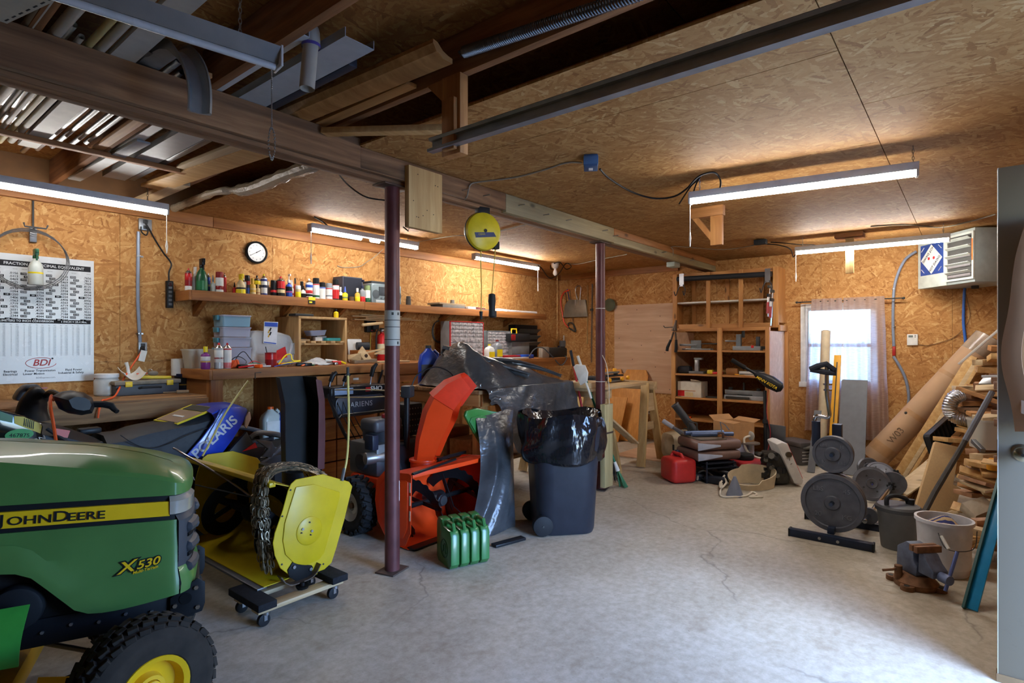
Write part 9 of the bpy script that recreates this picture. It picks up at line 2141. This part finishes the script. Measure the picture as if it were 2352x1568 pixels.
# overhead door track with its hanger
galv=M_((168,172,172),.38,.7,var=.15);TXk=1.70;zt0=2.175
t=thg('door_track','galvanised overhead door track running along the ceiling edge','track',(TXk,.4,zt0))
prof=[(-.025,0),(-.025,.012),(-.018,.012),(-.018,.004),(.006,.004),(.006,.048),(-.012,.048),(-.018,.058),(-.014,.062),(.010,.054),(.010,0)]
MB().prism(prof,-.9,1.80,Matrix(((1,0,0,TXk-.03),(0,0,1,0),(0,1,0,zt0),(0,0,0,1)))).mk('track',galv,t)
MB().cyl((TXk-.028,1.73,zt0+.026),(TXk-.02,1.73,zt0+.026),.010,n=8).mk('bolt',M_((150,130,90),.4,.9),t)
t=thg('track_hanger','wooden hanger block holding the end of the door track','hanger',(TXk,1.7,2.15))
MB().box((TXk-.018,1.64,2.15),(TXk+.03,1.75,2.484)).mk('upright',stud,t,bevel=.003);MB().box((TXk-.04,1.655,2.165),(TXk-.0185,1.725,2.38)).mk('face_block',stud,t,bevel=.003);MB().prism([(1.752,2.484),(1.85,2.484),(1.752,2.39)],TXk-.01,TXk+.02,YZX).mk('gusset',stud,t)
a,b=P(1066,120,X=1.66),P(1470,52,X=1.66);c=V((1.66,-.6,2.36))
spm=M_((120,117,112),.35,.8)
t=thg('door_spring','long dark coil spring of the overhead door beside the joist','spring',a)
dv=(c-a);L=dv.length;dv.normalize();n_t=190;Mx=frame(a,c);pts=[]
for i in range(n_t*8):
    f=i/(n_t*8);ang=2*math.pi*i/8;pts.append(Mx@V((L*(f**1.25),.021*math.cos(ang),.021*math.sin(ang))))
MB().tube(pts,.0032,4).mk('coil',spm,t);MB().tube([a,a-dv*.03+V((0,0,.01)),V((1.695,a.y+.05,a.z+.015))],.004,6).mk('end_hook',steel,t);MB().cyl(c,c+V((0,-.3,0)),.006,n=6).mk('tail_rod',spm,t)
# cross strip hung under the joists beyond the beam
t=tag(MB().box((-.6,3.94,2.456),(1.52,3.98,2.484)).mk('support_strip',stud_x,bevel=.002),'thin wooden strip carrying the stored lengths beyond the beam','strip')
pvc=M_((186,178,160),.45,var=.1);pvcy=M_((196,176,116),.45);cond_m=M_((150,154,158),.3,.8,var=.2)
ZT=2.4845
def stored(kind,x,y0,y1,w,h,mat,label,z=ZT,name=None,x1=None):
    x1=x if x1 is None else x1
    if kind=='pipe':o=MB().cyl((x,y0,z+w/2),(x1,y1,z+w/2),w/2,n=16,caps=False).cyl((x,y0,z+w/2),(x1,y1,z+w/2),w/2*.84,n=16,caps=False).mk(name or 'pipe',mat)
    elif kind=='board':o=MB().bar((x,y0,z+h/2),(x1,y1,z+h/2),w,h).mk(name or 'stored_board',mat,bevel=.002)
    else:
        Mx=frame((x,y0,z),(x1,y1,z));L=(V((x1,y1,0))-V((x,y0,0))).length
        o=MB(Mx).prism([(-w/2,0),(w/2,0),(w/2,h),(w/2-.003,h),(w/2-.003,.003),(-w/2+.003,.003),(-w/2+.003,h),(-w/2,h)],0,L,S3).mk(name or 'metal_channel',mat)
    return tag(o,label,{'pipe':'pipe','board':'board','chan':'channel'}[kind])
stored('pipe',.50,2.0,4.4,.045,0,pvc,'grey plastic pipe nearest the left edge above the beam',x1=.47)
stored('pipe',.575,1.95,4.3,.040,0,pvc,'grey plastic pipe second from the left above the beam',x1=.53)
stored('pipe',.60,2.55,4.2,.022,0,pvc,'short open-ended white pipe, upper of the pair on the beam',z=ZT+.03)
stored('pipe',.625,2.56,4.2,.022,0,pvc,'short open-ended white pipe, lower of the pair on the beam')
stored('pipe',.66,1.7,4.25,.026,0,pvcy,'yellowish plastic pipe stored over the beam')
stored('pipe',.70,1.8,4.2,.034,0,pvc,'printed grey plastic pipe stored over the beam')
stored('chan',.77,1.5,4.2,.085,.02,M_((190,186,174),.4),'wide cream metal trim stored over the beam')
alum=M_((196,200,206),.18,1.0,var=.1)
stored('chan',.66,2.75,4.05,.11,.012,alum,'shiny aluminium flashing lying below the pipes',z=ZT-.0,name='aluminium_flashing')if 0 else None
for k,x in enumerate((.795,.84,.885,.945,.99)):
    stored('pipe',x,2.62-.1*(k%2),4.45-.12*k,.026,0,cond_m,['first','second','third','fourth','fifth'][k]+' steel conduit from the left behind the beam',z=ZT+.022)
tag(MB().box((.545,2.76,ZT+.046),(.76,4.0,ZT+.052)).mk('aluminium_sheet',alum),'bright aluminium sheet lying over the strip behind the beam','metal sheet')
stored('board',1.04,2.5,4.0,.05,.02,lum[1],'narrow brown board next to the conduits',z=ZT)
stored('chan',1.13,1.9,4.5,.05,.03,M_((186,186,182),.4),'white trim strip stored over the beam',z=ZT+.005)
sid=M_((158,162,162),.4)
t=stored('chan',1.29,1.78,4.55,.13,.035,sid,'wide grey siding channel with angled end over the beam',name='siding_channel')
stored('board',1.38,1.95,4.5,.04,.05,M_((60,66,76),.35,.5),'dark blue-grey metal bar beside the siding channel',name='metal_bar')
moul=wood('wood_moulding',(196,146,84),(150,100,48),1,knots=False)
Mx=frame((1.565,1.62,ZT),(1.50,3.3,ZT))
t=thg('crown_moulding','long profiled wood moulding resting on the beam','moulding',Mx)
MB(Mx).prism([(-.055,.0),(.0,-.0),(.02,.012),(.035,.014),(.055,.04),(.055,.055),(.03,.052),(.0,.03),(-.03,.022),(-.055,.02)],0,1.7,S3).mk('moulding',moul,t)
stored('board',1.60,1.75,3.2,.07,.03,lum[1],'flat brown board lying beside the moulding',x1=1.56,z=ZT)if 0 else None
stored('board',1.645,1.9,3.5,.06,.018,moul,'wide casing board beside the main joist',z=ZT)
stored('board',1.52,2.4,3.0,.10,.02,lum[0],'short pine board under the moulding',z=ZT+.06)
# drain pipe with elbow
t=thg('drain_pipe','white plastic drain pipe with an elbow pointing down','pipe',(1.19,1.97,2.3))
ex,ey=1.185,1.97;rp=.028
MB().cyl((ex,ey+.03,ZT+.09),(ex-.0,4.2,ZT+.06),rp,n=18).mk('pipe',pvc,t)
MB().tube([V((ex,ey+.05,ZT+.09))]+[V((ex,ey+.03-.06*math.sin(a),ZT+.03+.06*math.cos(a)))for a in[k*math.pi/2/6 for k in range(7)]]+[V((ex,ey-.03,ZT+.0))],rp+.006,16).mk('elbow',pvc,t)
MB().cyl((ex,ey-.03,ZT+.02),(ex-.02,ey-.035,ZT-.17),rp,n=18,caps=False).cyl((ex,ey-.03,ZT+.02),(ex-.02,ey-.035,ZT-.17),rp*.88,n=18,caps=False).mk('drop_pipe',pvc,t)
MB().lathe([(rp+.0065,-.006),(rp+.007,.006)],TR(ex,ey-.03,ZT-.0),18,caps=False).mk('purple_primer_ring',M_((90,76,150),.5),t)
# curved door track stored on the beam
t=thg('curved_track','curved galvanised track hooked over the beam','track',(1.0,2.3,2.3));Yc=2.52
pth=[V((.86,2.9,ZT+.03)),V((.865,2.7,ZT+.03)),P(340,148,D=2.34),P(375,122,D=2.28),P(400,109,D=2.24),P(422,112,D=2.21),P(447,145,D=2.19),P(460,187,D=2.18),P(463,225,D=2.18),P(462,258,D=2.18)]
pp=spl(pth,4)
def chan_ring(i):
    a=pp[max(i-1,0)];b=pp[min(i+1,len(pp)-1)];tt=(b-a).normalized();s_=V((.85,-.5,.0));s_=(s_-tt*s_.dot(tt)).normalized();u_=tt.cross(s_)
    return[pp[i]+s_*x*1.4+u_*y*1.4 for x,y in((-.03,.014),(-.034,.0),(-.03,-.014),(0,-.018),(.022,-.014),(.026,0),(.022,.008),(.019,.0),(.0,-.012),(-.024,-.008),(-.028,0),(-.026,.014))]
MB().loft([chan_ring(i)for i in range(len(pp))]).mk('track',galv,t)
# soffit panel at the upper left with vent slots
t=thg('soffit_sheet','cream soffit panel with slotted edge at the upper left','panel',(.2,1.7,2.49))
p0,p1=P(0,62,Z=2.47),P(132,0,Z=2.47)
dn=(p1-p0).normalized();sd=V((-dn.y,dn.x,0));sd=sd if sd.x<0 else-sd
MB().plate([p0-dn*1.2,p1+dn*.5,p1+dn*.5+sd*.34,p0-dn*1.2+sd*.34],.012,n=(0,0,1)).mk('panel',M_((196,188,166),.5),t)
for k in range(22):
    c=p0+dn*(-.25+.045*k)+sd*.012;MB().bar(c,c+dn*.022,.005,.002).mk('vent_slot',dk,t)
# wooden lengths and torn film at the broken ceiling edge
def ovb(p,q,w,h,mat,label,name='stored_board'):return tag(MB().bar(p,q,w,h).mk(name,mat,bevel=.002),label,'board')
ovb(P(190,520,Z=2.40),P(420,420,Z=2.47),.10,.03,lum[3],'pale plank end hanging over the left tube light')
ovb(P(350,430,Z=2.46),P(600,345,Z=2.478),.15,.022,lum[0],'wide pale plank under the beam at the torn ceiling')
ovb(P(420,385,Z=2.478),P(560,330,Z=2.484),.08,.02,lum[3],'second pale plank above the wide one')
ovb(P(170,412,Z=2.47),P(330,325,Z=2.48),.07,.012,sid,'grey metal strip angled behind the support strip','metal_strip')
ovb(P(745,303,Z=2.45),P(1045,296,Z=2.38),.06,.03,lum[0],'pale batten running from the beam to the track hanger','ceiling_batten')
film=N('film');film.b.inputs['Base Color'].default_value=srgb(176,162,140);film.b.inputs['Roughness'].default_value=.25;film.b.inputs['Alpha'].default_value=.85;film.bump(film.noise(film.obj(),18,4),.8,.02);film=film.mat
pf=spl([P(725,378,Z=2.43),P(660,400,Z=2.425),P(600,425,Z=2.42),P(560,436,Z=2.42),P(500,440,Z=2.425),P(440,462,Z=2.425),P(400,478,Z=2.43)],6)
r=random.Random(3)
tag(MB().tube(pf,[.035+.012*r.random()if i<20 else.02+.012*r.random()for i in range(len(pf))],10).mk('torn_film',film),'torn plastic film rolled along the ragged ceiling edge','plastic film')
